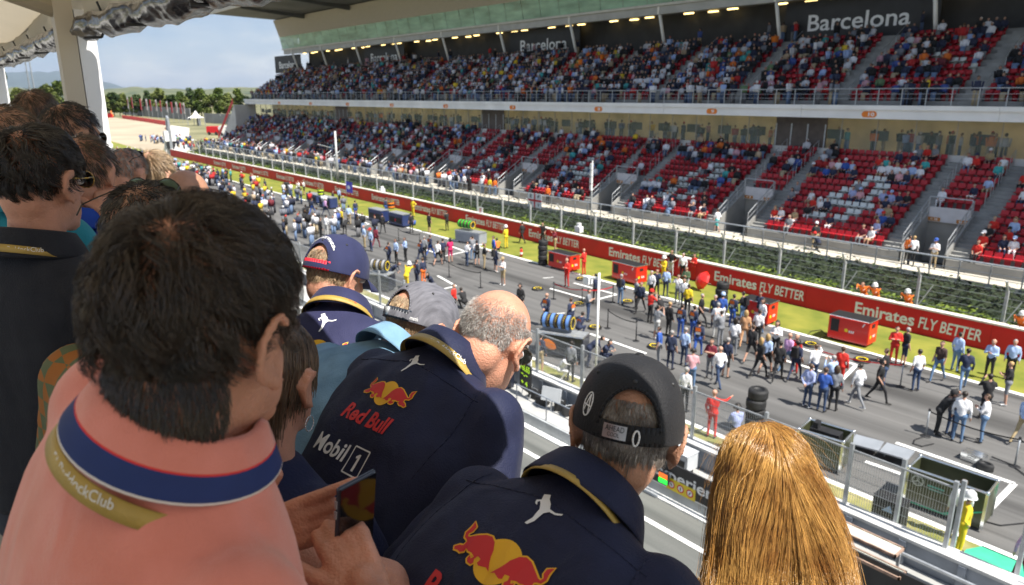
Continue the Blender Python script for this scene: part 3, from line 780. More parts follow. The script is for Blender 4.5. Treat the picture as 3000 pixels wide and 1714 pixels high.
def tri_template(mb):
    V = np.array(mb.v, np.float32); T = []; mi = []
    for f, m_ in zip(mb.f, mb.m):
        for k in range(1, len(f) - 1): T.append((f[0], f[k], f[k + 1])); mi.append(m_)
    return V, np.array(T, np.int32), np.array(mi)
def instances(name, V, T, pos, rot, scl, tint_v, mat, parent=None):
    """tint_v: (n_inst, n_vert, 3)"""
    n = len(pos); nv = len(V); c, s = np.cos(rot), np.sin(rot)
    P = V[None] * scl[:, None, None] if scl.ndim == 1 else V[None] * scl[:, None, :]
    X = P[..., 0] * c[:, None] - P[..., 1] * s[:, None] + pos[:, None, 0]
    Y = P[..., 0] * s[:, None] + P[..., 1] * c[:, None] + pos[:, None, 1]
    Z = P[..., 2] + pos[:, None, 2]
    VV = np.stack([X, Y, Z], -1).reshape(-1, 3)
    FF = (T[None] + (np.arange(n) * nv)[:, None, None]).reshape(-1, 3)
    return np_mesh(name, VV, FF, mat, parent, smooth=False, tint=tint_v.reshape(-1, 3))
sm = MB()       # seat facing -Y, floor at 0
sm.add([(-.21, -.22, .40), (.21, -.22, .40), (.21, .16, .38), (-.21, .16, .38), (-.21, -.22, .45), (.21, -.22, .45), (.21, .16, .43), (-.21, .16, .43)], [(0, 3, 2, 1), (4, 5, 6, 7), (0, 1, 5, 4), (1, 2, 6, 5), (2, 3, 7, 6), (3, 0, 4, 7)])
sm.add([(-.21, .14, .38), (.21, .14, .38), (.21, .2, .38), (-.21, .2, .38), (-.19, .2, .68), (.19, .2, .68), (.19, .24, .68), (-.19, .24, .68)], [(0, 3, 2, 1), (4, 5, 6, 7), (0, 1, 5, 4), (1, 2, 6, 5), (2, 3, 7, 6), (3, 0, 4, 7)])
sm.box((0, .1, .2), (.3, .04, .4))
# occupancy
occ = []
for q, (x, y, z, tier, b, r, c, wh) in enumerate(seats):
    d = mnoise.noise(Vector((x * .35, y * .8, tier * 9.1))) * .5
    if tier == 1:
        base = .80 if x < -36 else (.42 if x > -24 else .55)
    else:
        base = .15 if x > -70 else .34
        if r <= 1: base += .16
        if x > -23 and b < 100: base += .12
        if r > 8: base += .12
        d *= 1.5
    occ.append(random.random() < base + d * .9)
pos = np.array([s[:3] for s in seats], np.float32); occ = np.array(occ)
dist = np.linalg.norm(pos - _C, axis=1)
vis = (pos[:, 0] < -9)
order = [i for i in np.argsort(dist) if not occ[i] and seats[i][3] == 0 and vis[i]]
near_seats = set(order[:300])
sme = {}
for wh, mm in ((False, m_seatr), (True, m_seatw)):
    o = sm.build('seat', mm, gs); sme[wh] = o.data; bpy.data.objects.remove(o)
for i in near_seats:
    s = seats[i]; o = link('seat', sme[s[7]], gs); o.location = (s[0], s[1] - 45, s[2])
SV, ST, _ = tri_template(sm)
idx = np.array([i for i in range(len(seats)) if i not in near_seats])
tc_ = np.array([(.55, .57, .55) if seats[i][7] else (.40, .012, .022) for i in idx], np.float32) * rng.uniform(.85, 1.1, (len(idx), 1))
o = instances('seat_rows', SV, ST, pos[idx] - np.array([0, 45, 0]), np.zeros(len(idx)), np.ones(len(idx)), np.repeat(tc_[:, None], len(SV), 1), attr_mat('seat_tint', .5), gs)
o['kind'] = 'stuff'; o['label'] = 'further rows of red and white plastic seats'
# ================================================================== FAR END: trees, flags, tents, hills
def tree_mesh(seed, h, rw_, n, leaf, mats):
    r = np.random.default_rng(seed)
    clumps = []
    for k in range(16):
        t = r.uniform(.28, 1.0); rad = rw_ * math.sin(min(1, (t - .12) * 1.15) * math.pi) ** .6
        a = r.uniform(0, 2 * math.pi); q = r.uniform(.25, .85)
        clumps.append((math.cos(a) * rad * q, math.sin(a) * rad * q, t * h * .93, r.uniform(.16, .3) * h * .55))
    pts = []
    for cx, cy, cz, cr in clumps:
        u = r.normal(size=(n // 16, 3)); u /= np.linalg.norm(u, axis=1)[:, None]
        pts.append(np.array([cx, cy, cz]) + u * cr * r.uniform(.55, 1.05, (len(u), 1)) * np.array([1, 1, .8]))
    c = np.concatenate(pts); c[:, 2] = np.clip(c[:, 2], .12 * h, None)
    m = len(c); a = r.uniform(0, 2 * math.pi, m); t = r.normal(0, .8, m); s = leaf * r.uniform(.6, 1.5, m)
    u = np.stack([np.cos(a), np.sin(a), np.sin(t)], 1) * s[:, None]; v = np.stack([-np.sin(a), np.cos(a), np.cos(t) * .8], 1) * s[:, None] * .7
    V = np.concatenate([c - u, c + v, c + u, c - v]); i = np.arange(m)
    crown = np_mesh('crown', V, np.stack([i, i + m, i + 2 * m, i + 3 * m], 1), mats[0], None, smooth=False)
    mb = MB(); mb.tube((0, 0, -.3), (.1, 0, h * .4), .045 * h * .5, .03 * h * .5, 7)
    for k in range(6):
        cx, cy, cz, cr = clumps[k * 2]; mb.tube((.08, 0, h * (.25 + .03 * k)), (cx, cy, cz), .02 * h * .4, .006 * h, 5)
    trunk = mb.build('trunk', mats[1], None)
    d = crown.data, trunk.data
    bpy.data.objects.remove(crown); bpy.data.objects.remove(trunk)
    return d
m_bark = M('bark', (.10, .075, .05), .9, .25, 3)
mf = [M('foliage_poplar', (.045, .085, .012), .75, 0, .22, color2=(.16, .21, .03), transl=.3), M('foliage_pine', (.02, .045, .012), .8, 0, .3, color2=(.07, .11, .025), transl=.2), M('foliage_olive', (.07, .10, .02), .8, 0, .3, color2=(.2, .23, .05), transl=.3)]
TM = [tree_mesh(11, 15, 4.6, 2400, .55, (mf[0], m_bark)), tree_mesh(12, 12, 5.4, 2400, .55, (mf[1], m_bark)), tree_mesh(13, 13, 6.0, 2400, .6, (mf[2], m_bark)), tree_mesh(14, 15, 2.0, 1600, .45, (mf[1], m_bark))]
tl = [((262, 338), 1, .95), ((300, 336), 0, 1.0), ((335, 336), 1, 1.05), ((368, 336), 2, .9), ((405, 334), 1, .95), ((438, 334), 3, .9), ((470, 336), 2, 1.1), ((508, 340), 1, .95), ((535, 342), 0, .85), ((562, 338), 3, 1.0), ((592, 345), 0, .95),
      ((622, 346), 2, .85), ((648, 348), 0, .95), ((676, 350), 2, .9), ((702, 350), 0, .92), ((728, 350), 1, .9), ((20, 333), 0, 1.5), ((60, 331), 2, 1.1), ((100, 332), 1, 1.0), ((150, 333), 2, 1.25), ((182, 333), 0, 1.2), ((228, 336), 2, 1.0), ((281, 337), 2, .8), ((318, 337), 2, .8), ((352, 337), 0, .7), ((387, 336), 2, .75), ((455, 337), 0, .75), ((489, 339), 2, .8), ((549, 344), 2, .8), ((577, 344), 1, .8)]
tn = ['leafy poplar', 'dark round pine', 'spreading olive green tree', 'narrow dark cypress']
for i, (px, k, sc) in enumerate(tl):
    p = on_z(*px); f = min(1, 470 / max(1, np.linalg.norm(p))); p = p * f; p[2] = -.05
    wh = 'behind the grandstand end' if px[0] > 580 else ('beyond the flags' if px[0] > 370 else ('right of the tent pole' if px[0] > 220 else 'left of the tent pole'))
    nn = sum(1 for q in tl[:i] if q[1] == k and (q[0][0] > 580) == (px[0] > 580) and (q[0][0] > 370) == (px[0] > 370) and (q[0][0] > 220) == (px[0] > 220))
    ordn = ['first', 'second', 'third', 'fourth', 'fifth', 'sixth', 'seventh', 'eighth'][nn]
    t = thing('tree', '%s %s, %s of its kind there' % (tn[k], wh, ordn), 'tree', tuple(p), i * 1.3, 'trees at the far end of the straight')
    t.scale = (sc * .95, sc * .95, sc * 1.05)
    link('crown', TM[k][0], t); link('trunk', TM[k][1], t)
p = on_z(745, 365); p = p / np.linalg.norm(p[:2]) * 165; t = thing('palm_tree', 'small yellow green palm at the end of the lower stand', 'tree', (p[0], p[1], 0))
mb = MB(); mb.tube((0, 0, 0), (.1, 0, 3.2), .28, .2, 8); mb.build('trunk', m_bark, t)
mb = MB()
for i in range(26):
    a = i * 2.4; u = .2 + .75 * (i % 5) / 5; L_ = 1.9; pr = None
    for j in range(6):
        s_ = j / 5; q = (math.cos(a) * L_ * s_, math.sin(a) * L_ * s_, 3.2 + u * 2.2 * s_ - 2.4 * s_ * s_); wq = .22 * (1 - s_) + .03
        e0 = (q[0] - math.sin(a) * wq, q[1] + math.cos(a) * wq, q[2]); e1 = (q[0] + math.sin(a) * wq, q[1] - math.cos(a) * wq, q[2])
        if pr: mb.quad(pr[0], pr[1], e1, e0)
        pr = (e0, e1)
mb.build('crown', M('palm_leaf', (.2, .24, .02), .7, .3, .5, transl=.3), t)
# flags
m_flagw = M('flag_white', (.74, .72, .72), .8, .08, 1, transl=.3); m_flagr = M('flag_red', (.5, .02, .035), .8, .12, 1, transl=.3)
fl = [(382, 345, 'w'), (394, 345, 'r'), (420, 350, 'r'), (438, 350, 'w'), (449, 352, 'r'), (465, 352, 'w'), (478, 354, 'r'), (496, 356, 'w'), (510, 358, 'r'), (525, 358, 'w'), (537, 360, 'r'), (546, 360, 'w'), (645, 385, 'w'), (667, 380, 'r'), (692, 385, 'w'), (742, 380, 'r')]
for i, (x, y, c) in enumerate(fl):
    p = on_z(x, y); near = x > 600
    if near: p = p / np.linalg.norm(p[:2]) * 178; p[2] = 0
    H_ = (345 - 300) * np.linalg.norm(p) / FPX * (1.2 if near else 1.15)
    nc = sum(1 for q in fl[:i] if q[2] == c and (q[0] > 600) == near)
    t = thing('flag', '%s flag on a tall pole, %s %s flag of the %s' % ('white' if c == 'w' else 'red', ['first', 'second', 'third', 'fourth', 'fifth', 'sixth', 'seventh'][nc], 'white' if c == 'w' else 'red', 'group by the stand end' if near else 'row beyond the gravel'), 'flag', (p[0], p[1], 0), 0, 'flags on poles at the far end')
    mb = MB(); mb.tube((0, 0, -.1), (0, 0, H_), .07, .05, 6); mb.build('pole', m_steel, t)
    mb = MB(); wd = H_ * .24; nseg = 6
    for j in range(nseg):
        x0, x1 = -wd * j / nseg, -wd * (j + 1) / nseg; y0, y1 = .16 * math.sin(j * 1.3 + i), .16 * math.sin((j + 1) * 1.3 + i)
        mb.add([(x0, y0, H_ * .45), (x1, y1, H_ * .44), (x1, y1, H_ * .97), (x0, y0, H_ * .98)], [(0, 1, 2, 3)])
    b = mb.build('cloth', m_flagw if c == 'w' else m_flagr, t)
    if c == 'w':
        mb = MB(); mb.box((-wd * .5, -.2, H_ * .72), (wd * .3, .02, H_ * .3), rot=(0, .25, 0)); mb.build('emblem', m_flagr, b)
# barriers, fence, tents, vans at the far end
def low_barrier(name, label, px, h, mat, th=.5, cat='barrier'):
    P = [on_z(*q) for q in px]; t = thing(name, label, cat, (P[0][0], P[0][1], 0))
    for a, b in zip(P[:-1], P[1:]):
        d = Vector((b[0] - a[0], b[1] - a[1], 0)); n = Vector((-d.y, d.x, 0)).normalized() * th; o = Vector((P[0][0], P[0][1], 0)); A = Vector((a[0], a[1], 0)) - o; B = Vector((b[0], b[1], 0)) - o; up_ = Vector((0, 0, h))
        k = max(1, int(d.length / 14))
        for j in range(k):
            A1 = A + (B - A) * (j / k); B1 = A + (B - A) * ((j + .97) / k)
            mb = MB(); mb.add([A1, B1, B1 + n, A1 + n, A1 + up_, B1 + up_, B1 + n + up_, A1 + n + up_], [(0, 3, 2, 1), (4, 5, 6, 7), (0, 1, 5, 4), (1, 2, 6, 5), (2, 3, 7, 6), (3, 0, 4, 7)]); mb.build('segment', mat, t)
    return t
low_barrier('tyre_barrier', 'red barrier along the far left edge of the gravel', [(230, 342), (330, 345)], 2.0, m_red)
low_barrier('tyre_barrier', 'red and white barrier curving behind the gravel below the flags', [(358, 347), (430, 358), (490, 368)], 1.6, m_red)
low_barrier('mesh_screen', 'grey mesh screen behind the flag row at the far end', [(360, 335), (450, 343), (560, 352)], 5.5, M('grey_screen', (.22, .23, .24), .8, .15, .2), .3, 'fence')
low_barrier('mesh_screen', 'grey mesh screen right of the white tent', [(600, 360), (700, 366)], 4.0, MATS['grey_screen'], .3, 'fence')
low_barrier('guard_rail', 'low white guard rail at the left of the grid below the gravel', [(255, 415), (330, 432)], .8, m_white, .3)
p = on_z(577, 368); t = thing('marquee', 'white pointed marquee tent beside the flags', 'tent', (p[0], p[1], 0)); m_tent = M('tent_white', (.78, .77, .75), .8, .05, 1)
D = np.linalg.norm(p) / FPX; r_ = 22 * D; h1 = 20 * D; h2 = 38 * D
mb = MB(); prof = [(r_, h1), (r_ * .62, h1 * 1.12), (r_ * .3, h1 * 1.4), (r_ * .12, h1 * 1.75), (.02, h2)]; mb.lathe((0, 0, 0), prof, 4); mb.build('canopy', m_tent, t)
for a in range(4): mb = MB(); mb.tube((math.cos(a * math.pi / 2) * r_ * .97, math.sin(a * math.pi / 2) * r_ * .97, 0), (math.cos(a * math.pi / 2) * r_ * .97, math.sin(a * math.pi / 2) * r_ * .97, h1), .12); mb.build('leg', m_steel, t)
mb = MB(); mb.bx(-r_ * .6, r_ * .6, r_ * .2, r_ * .3, 0, h1 * .95); mb.build('back_sheet', MATS['grey_screen'], t)
for nm, lb, px, wd, hh, mt in (('van', 'red and white truck parked by the stand end', (632, 395), 40, 22, m_red), ('van', 'white truck parked between the flags and the lower stand', (668, 398), 36, 26, m_tent)):
    p = on_z(*px); D = np.linalg.norm(p) / FPX; t = thing(nm, lb, 'truck', (p[0], p[1], 0), .5)
    mb = MB(); mb.bx(-wd * D / 2, wd * D / 2, -1.2, 1.2, .6, hh * D); mb.build('body', mt, t)
    mb = MB(); mb.bx(wd * D / 2, wd * D / 2 + 1.8, -1.1, 1.1, .6, hh * D * .7); mb.build('cab', m_tent, t)
    for xx_ in (-.3, .3):
        mb = MB(); mb.lathe((wd * D * xx_, -1.25, .5), [(0, 0), (.5, 0), (.5, .3), (0, .3)], 14, 0, 'Y'); mb.build('wheel', m_rubber, t)
# start-light gantry leg: white tower with black lamp box
p = on_z(500, 452); t = thing('gantry_tower', 'white gantry tower with black lamp box at the end of the red wall', 'gantry', (p[0], p[1], 0)); D = np.linalg.norm(p) / FPX
mb = MB(); mb.bx(-12 * D, 2 * D, -.8, .8, 0, 22 * D); mb.bx(-8 * D, 2 * D, -.8, .8, 22 * D, 55 * D); mb.build('white_base', m_tent, t)
mb = MB(); mb.bx(4 * D, 16 * D, -1, 1, 34 * D, 60 * D); mb.build('screen', m_tent, t)
mb = MB(); mb.bx(6 * D, 15 * D, -.6, .6, 14 * D, 36 * D); mb.build('lamp_box', m_black, t)
mb = MB(); mb.path([(-2 * D, 0, 60 * D), (0, 0, 88 * D), (6 * D, 0, 96 * D), (14 * D, 0, 92 * D), (17 * D, 0, 60 * D)], .25, 6); mb.build('hoop', m_steel, t)
mb = MB(); mb.tube((2 * D, 0, 0), (2 * D, 0, 62 * D), .3, .3, 6); mb.tube((15 * D, 0, 0), (15 * D, 0, 62 * D), .3, .3, 6); mb.build('leg', m_steel, t)
mb = MB(); mb.bx(-18 * D, -10 * D, -.1, .1, 62 * D, 68 * D); mb.build('orange_board', m_or, t)
p = on_z(325, 344); t = thing('excavator', 'orange digger standing at the back of the gravel trap', 'digger', (p[0], p[1], 0)); D = np.linalg.norm(p) / FPX
mb = MB(); mb.box((0, 0, 4 * D), (16 * D, 10 * D, 6 * D)); mb.build('body', m_or, t); mb = MB(); mb.box((-3 * D, 0, 9 * D), (7 * D, 7 * D, 6 * D)); mb.build('cab', m_black, t)
mb = MB(); mb.path([(5 * D, 0, 6 * D), (10 * D, 0, 16 * D), (16 * D, 0, 8 * D)], 1.2 * D); mb.build('arm', m_or, t); mb = MB(); mb.box((0, 0, 1.0 * D), (17 * D, 11 * D, 2 * D)); mb.build('tracks', m_black, t)
p = on_z(283, 345); t = thing('crane', 'slim blue crane boom leaning beside the white tent pole', 'crane', (p[0], p[1], 0)); D = np.linalg.norm(p) / FPX
mb = MB(); mb.tube((0, 0, 2 * D), (-26 * D, 0, 72 * D), 3 * D, 1.6 * D, 6); mb.build('boom', M('crane_blue', (.03, .22, .45), .5, .1, 1), t); mb = MB(); mb.box((0, 0, 2 * D), (14 * D, 8 * D, 4 * D)); mb.build('base', m_white, t)
p = on_z(108, 345); t = thing('lattice_mast', 'grey lattice lighting mast behind the left heads', 'mast', (p[0], p[1], 0)); D = np.linalg.norm(p) / FPX
mb = MB(); w_ = 5 * D; hh = 150 * D
for sx, sy in ((-1, -1), (1, -1), (1, 1), (-1, 1)): mb.tube((sx * w_, sy * w_, 0), (sx * w_ * .8, sy * w_ * .8, hh), .18, .18, 5)
for j in range(16):
    z0, z1 = hh * j / 16, hh * (j + 1) / 16; s_ = 1 if j % 2 else -1
    mb.tube((-s_ * w_, -w_, z0), (s_ * w_, -w_, z1), .1, .1, 4); mb.tube((-s_ * w_, w_, z0), (s_ * w_, w_, z1), .1, .1, 4); mb.tube((-w_, -w_, z1), (w_, -w_, z1), .1, .1, 4)
mb.build('lattice', m_steel, t)
mb = MB(); mb.box((0, 0, hh), (22 * D, 4 * D, 4 * D)); mb.build('lamp_bar', m_steel, t)
p = on_z(55, 342); t = thing('far_stand', 'small far grandstand with flat white roof at the left edge', 'grandstand', (p[0], p[1], 0)); D = np.linalg.norm(p) / FPX
mb = MB(); mb.bx(-60 * D, 50 * D, -8, 8, 28 * D, 36 * D); mb.build('roof', m_tent, t); mb = MB(); mb.bx(-60 * D, 48 * D, 2, 8, 0, 28 * D); mb.build('seating', M('far_crowd', (.2, .12, .12), .9, .7, .8, detail=2), t)
for i in range(5): mb = MB(); mb.tube((-55 * D + 25 * D * i, -7, 0), (-55 * D + 25 * D * i, -7, 28 * D), .3); mb.build('column', m_steel, t)
# hills and mountain
def ridge(name, px0, px1, top, base_d, mat, seed, amp):
    V = []; F = []; n = 60
    for i in range(n + 1):
        x = px0 + (px1 - px0) * i / n
        d0 = ray(x, 280); d0 = d0 / np.linalg.norm(d0[:2]); a = d0 * base_d
        tz = top(x) + amp * mnoise.fractal(Vector((x * .03, seed, 0)), 1.0, 2.0, 4)
        hz = CAM_H + (280 - tz) / FPX * base_d * 1.03
        b = d0 * base_d * 1.6
        V += [(a[0], a[1], -30), (a[0] * 1.12, a[1] * 1.12, -30 + (hz + 30) * .45), (b[0] * .8, b[1] * .8, -30 + (hz + 30) * .85), (b[0], b[1], hz * 1.6 - CAM_H * .6), (b[0] * 1.4, b[1] * 1.4, -30)]
    for i in range(n):
        for j in range(4): F.append((i * 5 + j, (i + 1) * 5 + j, (i + 1) * 5 + j + 1, i * 5 + j + 1))
    return struct(np_mesh(name, V, F, mat))
ridge('hills', -200, 1100, lambda x: 266 - 3 * math.sin(x * .02) - (4 if x > 380 else 0), 2600, M('hill_woods', (.035, .06, .025), .95, 0, .012, color2=(.15, .15, .07), detail=8), 1, 5)
ridge('mountain', -300, 420, lambda x: 225 + max(0, (x - 235) * .27) + max(0, (200 - x) * .03), 11000, M('mountain_rock', (.06, .085, .09), .95, .2, .002), 5, 4)
# cable across the sky
# ================================================================== PEOPLE ON THE GRID
SKIN = [M('skin_a', (.48, .27, .19), .55, .08, 9), M('skin_b', (.36, .19, .13), .55, .08, 9), M('skin_c', (.16, .085, .055), .55, .08, 9)]
HAIR = {'dark': M('hair_dark', (.02, .014, .01), .5, .3, 9), 'brown': M('hair_brown', (.07, .04, .022), .5, .3, 9), 'grey': M('hair_grey', (.3, .29, .28), .6, .2, 9), 'blond': M('hair_blond', (.42, .27, .11), .5, .25, 9), 'bald': None}
CL = {}
for nm, c in dict(white=(.72, .72, .74), lightblue=(.36, .48, .72), blue=(.03, .09, .36), navy=(.018, .026, .06), black=(.014, .014, .016), grey=(.2, .21, .23), red=(.56, .022, .014), yellow=(.72, .52, .02), orange=(.78, .16, .015), jeans=(.11, .19, .32), darkjeans=(.03, .055, .12),
        khaki=(.38, .29, .16), lilac=(.52, .30, .52), pink=(.62, .33, .36), maroon=(.16, .015, .03), green=(.06, .10, .05), tan=(.45, .24, .12), magenta=(.52, .015, .11), check=(.33, .38, .62), brown=(.06, .035, .03), lightgrey=(.5, .5, .49), teal=(.05, .36, .36), cream=(.6, .55, .42), lime=(.35, .7, .02)).items():
    CL[nm] = M('cloth_' + nm, c, .85, .16, 5, bump=.2, bscale=12)
SHOE = {'dark': M('shoe_dark', (.02, .018, .016), .6, .2, 5), 'white': M('shoe_white', (.65, .65, .65), .6, .1, 5)}
REG = {}
def body_parts(pose):
    """list of (kind, data, region) - person 1.75 m tall facing +Y, feet at z=0"""
    P = []
    def cap(a, b, r0, r1, reg): P.append((Vector(a), Vector(b), r0, r1, reg))
    lean = {'bend': .9, 'lean': .45, 'crouch': .5}.get(pose, .03)
    hipz = {'crouch': .45, 'sit': .45, 'bend': .88}.get(pose, .93)
    hip = Vector((0, 0, hipz))
    def up_(d, x=0, f=0):     # point d above the hip along the leaning spine
        return hip + Vector((x, math.sin(lean) * d + f * math.cos(lean), math.cos(lean) * d - f * math.sin(lean)))
    cap(up_(0, -.06), up_(0, .06), .135, .135, 'hip')
    cap(up_(.05), up_(.3), .14, .15, 'torso'); cap(up_(.28, -.07), up_(.44, -.09), .125, .11, 'torso'); cap(up_(.28, .07), up_(.44, .09), .125, .11, 'torso')
    cap(up_(.47, -.14), up_(.47, .14), .075, .075, 'torso')
    cap(up_(.5), up_(.62), .055, .05, 'neck')
    hc = up_(.71, 0, .02)
    cap(hc + Vector((0, -.02, .02)), hc + Vector((0, .015, -.03)), .098, .08, 'head')
    A = {}
    for s in (-1, 1):
        sh = up_(.47, s * .18)
        E = {'stand': ((s * .25, -.02, .20), (s * .25, .06, -.05)), 'walk': ((s * .25, -.08 * s, .2), (s * .24, -.02 * s + .1, -.03)), 'hips': ((s * .38, -.08, .24), (s * .2, .04, .06)),
             'crossed': ((s * .26, .08, .2), (-s * .06, .2, .26)), 'phone': ((s * .24, .1, .2), (s * .06, .26, .3 if s > 0 else .27)), 'camera': ((s * .27, .16, .3), (s * .1, .3, .56)),
             'bend': ((s * .22, .38, .05), (s * .16, .5, -.25)), 'lean': ((s * .28, .3, .25), (s * .2, .48, .12)), 'crouch': ((s * .24, .3, .18), (s * .12, .5, .1)), 'sit': ((s * .25, .05, .2), (s * .12, .28, .12)),
             'point': ((s * .25, -.02, .2) if s < 0 else (s * .36, .18, .44), (s * .24, .08, -.04) if s < 0 else (s * .45, .42, .5)), 'back': ((s * .27, -.1, .22), (s * .06, -.2, .02))}[pose]
        if pose in ('bend', 'lean', 'crouch'): el, wr = hip + Vector(E[0]) + Vector((0, 0, .28 if pose == 'lean' else .2)), hip + Vector(E[1]) + Vector((0, 0, .28 if pose == 'lean' else .2))
        else: el, wr = hip + Vector(E[0]), hip + Vector(E[1])
        cap(sh, el, .058, .047, 'uparm'); cap(el, wr, .044, .034, 'forearm'); d = (wr - el).normalized()
        cap(wr, wr + d * .12, .037, .03, 'hand')
        hp = hip + Vector((s * .085, 0, -.02))
        if pose == 'walk': kn = Vector((s * .09, .2 * s + .05, .5)); an = Vector((s * .08, .34 * s - (.05 if s < 0 else .0), .09 if s > 0 else .14))
        elif pose == 'crouch': kn = Vector((s * .16, .36, .46)); an = Vector((s * .13, .1, .09))
        elif pose == 'sit': kn = Vector((s * .12, .42, .47)); an = Vector((s * .12, .4, .08))
        elif pose == 'bend': kn = Vector((s * .13, .02, .47)); an = Vector((s * .14, -.08, .08))
        else: kn = Vector((s * .105, .015, .49)); an = Vector((s * .12, -.02, .08))
        cap(hp, kn, .085, .06, 'thigh'); cap(kn, an, .058, .042, 'shin'); cap(an + Vector((0, -.02, -.03)), an + Vector((s * .03, .16, -.045)), .043, .034, 'foot')
    return P, hc
RID = {'hip': 4, 'torso': 2, 'neck': 0, 'head': 0, 'uparm': 2, 'forearm': 3, 'hand': 0, 'thigh': 4, 'shin': 5, 'foot': 6}
def person_template(pose, voxel=.03, dec=None):
    P, hc = body_parts(pose); mb = MB()
    for a, b, r0, r1, reg in P:
        mb.tube(a, b, r0, r1, 10); mb.ell(a, r0, 10, 6); mb.ell(b, r1, 10, 6)
    me = remesh_eval(mb, voxel, 3, dec, 'person')
    n = len(me.polygons); c = np.empty(n * 3, np.float32); me.polygons.foreach_get('center', c); c = c.reshape(-1, 3)
    best = np.full(n, 1e9); mi = np.zeros(n, np.int32)
    for a, b, r0, r1, reg in P:
        a_ = np.array(a); d = np.array(b) - a_; L2 = max(1e-6, d @ d); t = np.clip(((c - a_) @ d) / L2, 0, 1)
        q = np.linalg.norm(c - a_ - t[:, None] * d, axis=1) - (r0 + (r1 - r0) * t)
        k = q < best; best[k] = q[k]; mi[k] = RID[reg]
    h = np.array(hc); rel_ = c - h
    hair = (mi == 0) & (np.abs(rel_[:, 0]) < .14) & (rel_[:, 2] > -.09) & (rel_[:, 2] < .2) & ((rel_[:, 2] > .055) | (rel_[:, 1] < -.02 - .3 * (-.02 - rel_[:, 2]) * 0)) & ((rel_[:, 1] < .05) | (rel_[:, 2] > .085))
    mi[hair] = 1
    for k in range(7): me.materials.append(SKIN[0])
    me.polygons.foreach_set('material_index', mi); me.update()
    return me, hc
TP = {p: person_template(p) for p in ('stand', 'walk', 'hips', 'crossed', 'phone', 'camera', 'bend', 'lean', 'crouch', 'sit', 'point', 'back')}
# shared extras
def extra(mb, name, mats, smooth=True):
    o = mb.build(name, mats, None, smooth); d = o.data; bpy.data.objects.remove(o); return d
mb = MB(); mb.lathe((0, 0, 0), [(.118, -.02), (.118, .03), (.10, .085), (.06, .12), (0, .13)], 14); mb.add([(-.08, .1, -.01), (.08, .1, -.01), (.06, .22, -.03), (-.06, .22, -.03)], [(0, 1, 2, 3)])
X_CAP = extra(mb, 'cap', [CL['navy']])
mb = MB(); mb.lathe((0, 0, 0), [(.13, -.03), (.135, .03), (.12, .1), (.07, .15), (0, .165)], 16); mb.lathe((0, .0, -.035), [(.10, 0), (.165, 0), (.16, .015), (.13, .012)], 16)
X_HELM = extra(mb, 'helmet', [SHOE['white']])
mb = MB()
for s in (-1, 1): mb.lathe((s * .095, 0, 0), [(0, -.03), (.05, -.03), (.05, .03), (0, .03)], 10, 0, 'X')
mb.path([(-.1, 0, .03), (-.08, 0, .12), (0, 0, .15), (.08, 0, .12), (.1, 0, .03)], .014, 5)
X_HEADSET = extra(mb, 'headset', [m_black])
mb = MB(); mb.ell((0, -.05, -.08), (.115, .075, .19), 10, 8); X_LONG = extra(mb, 'long_hair', [HAIR['blond']])
mb = MB(); mb.box((0, -.2, 0), (.3, .16, .42), taper=.85); X_PACK = extra(mb, 'backpack', [m_black], False)
mb = MB(); mb.add([(-.13, -.155, -.02), (.13, -.155, -.02), (.11, -.165, .16), (-.11, -.165, .16)], [(0, 3, 2, 1)], 0); mb.add([(-.1, -.157, -.16), (.1, -.157, -.16), (.11, -.16, -.04), (-.11, -.16, -.04)], [(0, 3, 2, 1)], 1)
X_PRINT = extra(mb, 'back_print', [CL['orange'], CL['lightgrey']], False)
mb = MB(); mb.box((0, 0, 0), (.12, .1, .09)); mb.lathe((0, .05, 0), [(.045, 0), (.05, .16), (0, .16)], 10, 0, 'Y'); X_CAM = extra(mb, 'photo_camera', [m_black], False)
mb = MB(); mb.box((0, 0, 0), (.16, .5, .2)); mb.lathe((0, .25, 0), [(.06, 0), (.08, .18), (0, .18)], 10, 0, 'Y'); mb.box((.0, -.1, .14), (.06, .3, .08)); X_TVCAM = extra(mb, 'television_camera', [m_black], False)
people_labels = set(); n_person = 0
def person(loc, yaw, pose, top, bottom, label, hair='dark', skin=0, sleeves='long', shorts=False, shoes='dark', extras=(), group='people on the starting grid', scale=1.0, cat='person'):
    global n_person
    me, hc = TP[pose]
    o = link('person', me); o.location = loc; o.rotation_euler = (0, 0, yaw); o.scale = (scale,) * 3
    hm = HAIR[hair] or SKIN[skin]
    mats = [SKIN[skin], hm, CL[top], CL[top] if sleeves == 'long' else SKIN[skin], CL[bottom], SKIN[skin] if shorts else CL[bottom], SHOE[shoes]]
    for k, m_ in enumerate(mats): o.material_slots[k].link = 'OBJECT'; o.material_slots[k].material = m_
    if label in people_labels: print('DUP LABEL', label)
    people_labels.add(label); tag(o, label, cat, group); n_person += 1
    for e in extras:
        d, col_ = (e if isinstance(e, tuple) else (e, None))
        dm = {'cap': X_CAP, 'helmet': X_HELM, 'headset': X_HEADSET, 'long': X_LONG, 'pack': X_PACK, 'print': X_PRINT}[d]
        nm = {'long': 'long_hair', 'pack': 'backpack', 'print': 'back_print'}.get(d, d)
        c = link(nm, dm, o)
        if d in ('cap', 'helmet', 'headset', 'long'): c.location = (hc[0], hc[1] - .005, hc[2] + (.045 if d != 'headset' else 0))
        elif d in ('pack', 'print'): c.location = (0, hc[1] * .5, hc[2] - .36)
        if col_ is not None: c.material_slots[0].link = 'OBJECT'; c.material_slots[0].material = col_
    return o
def held(mesh, name, label, cat, loc, yaw, group=None):
    o = link(name, mesh); o.location = loc; o.rotation_euler = (0, 0, yaw); tag(o, label, cat, group); return o
NW = CL['navy']; WH = ('cap', CL['white'])
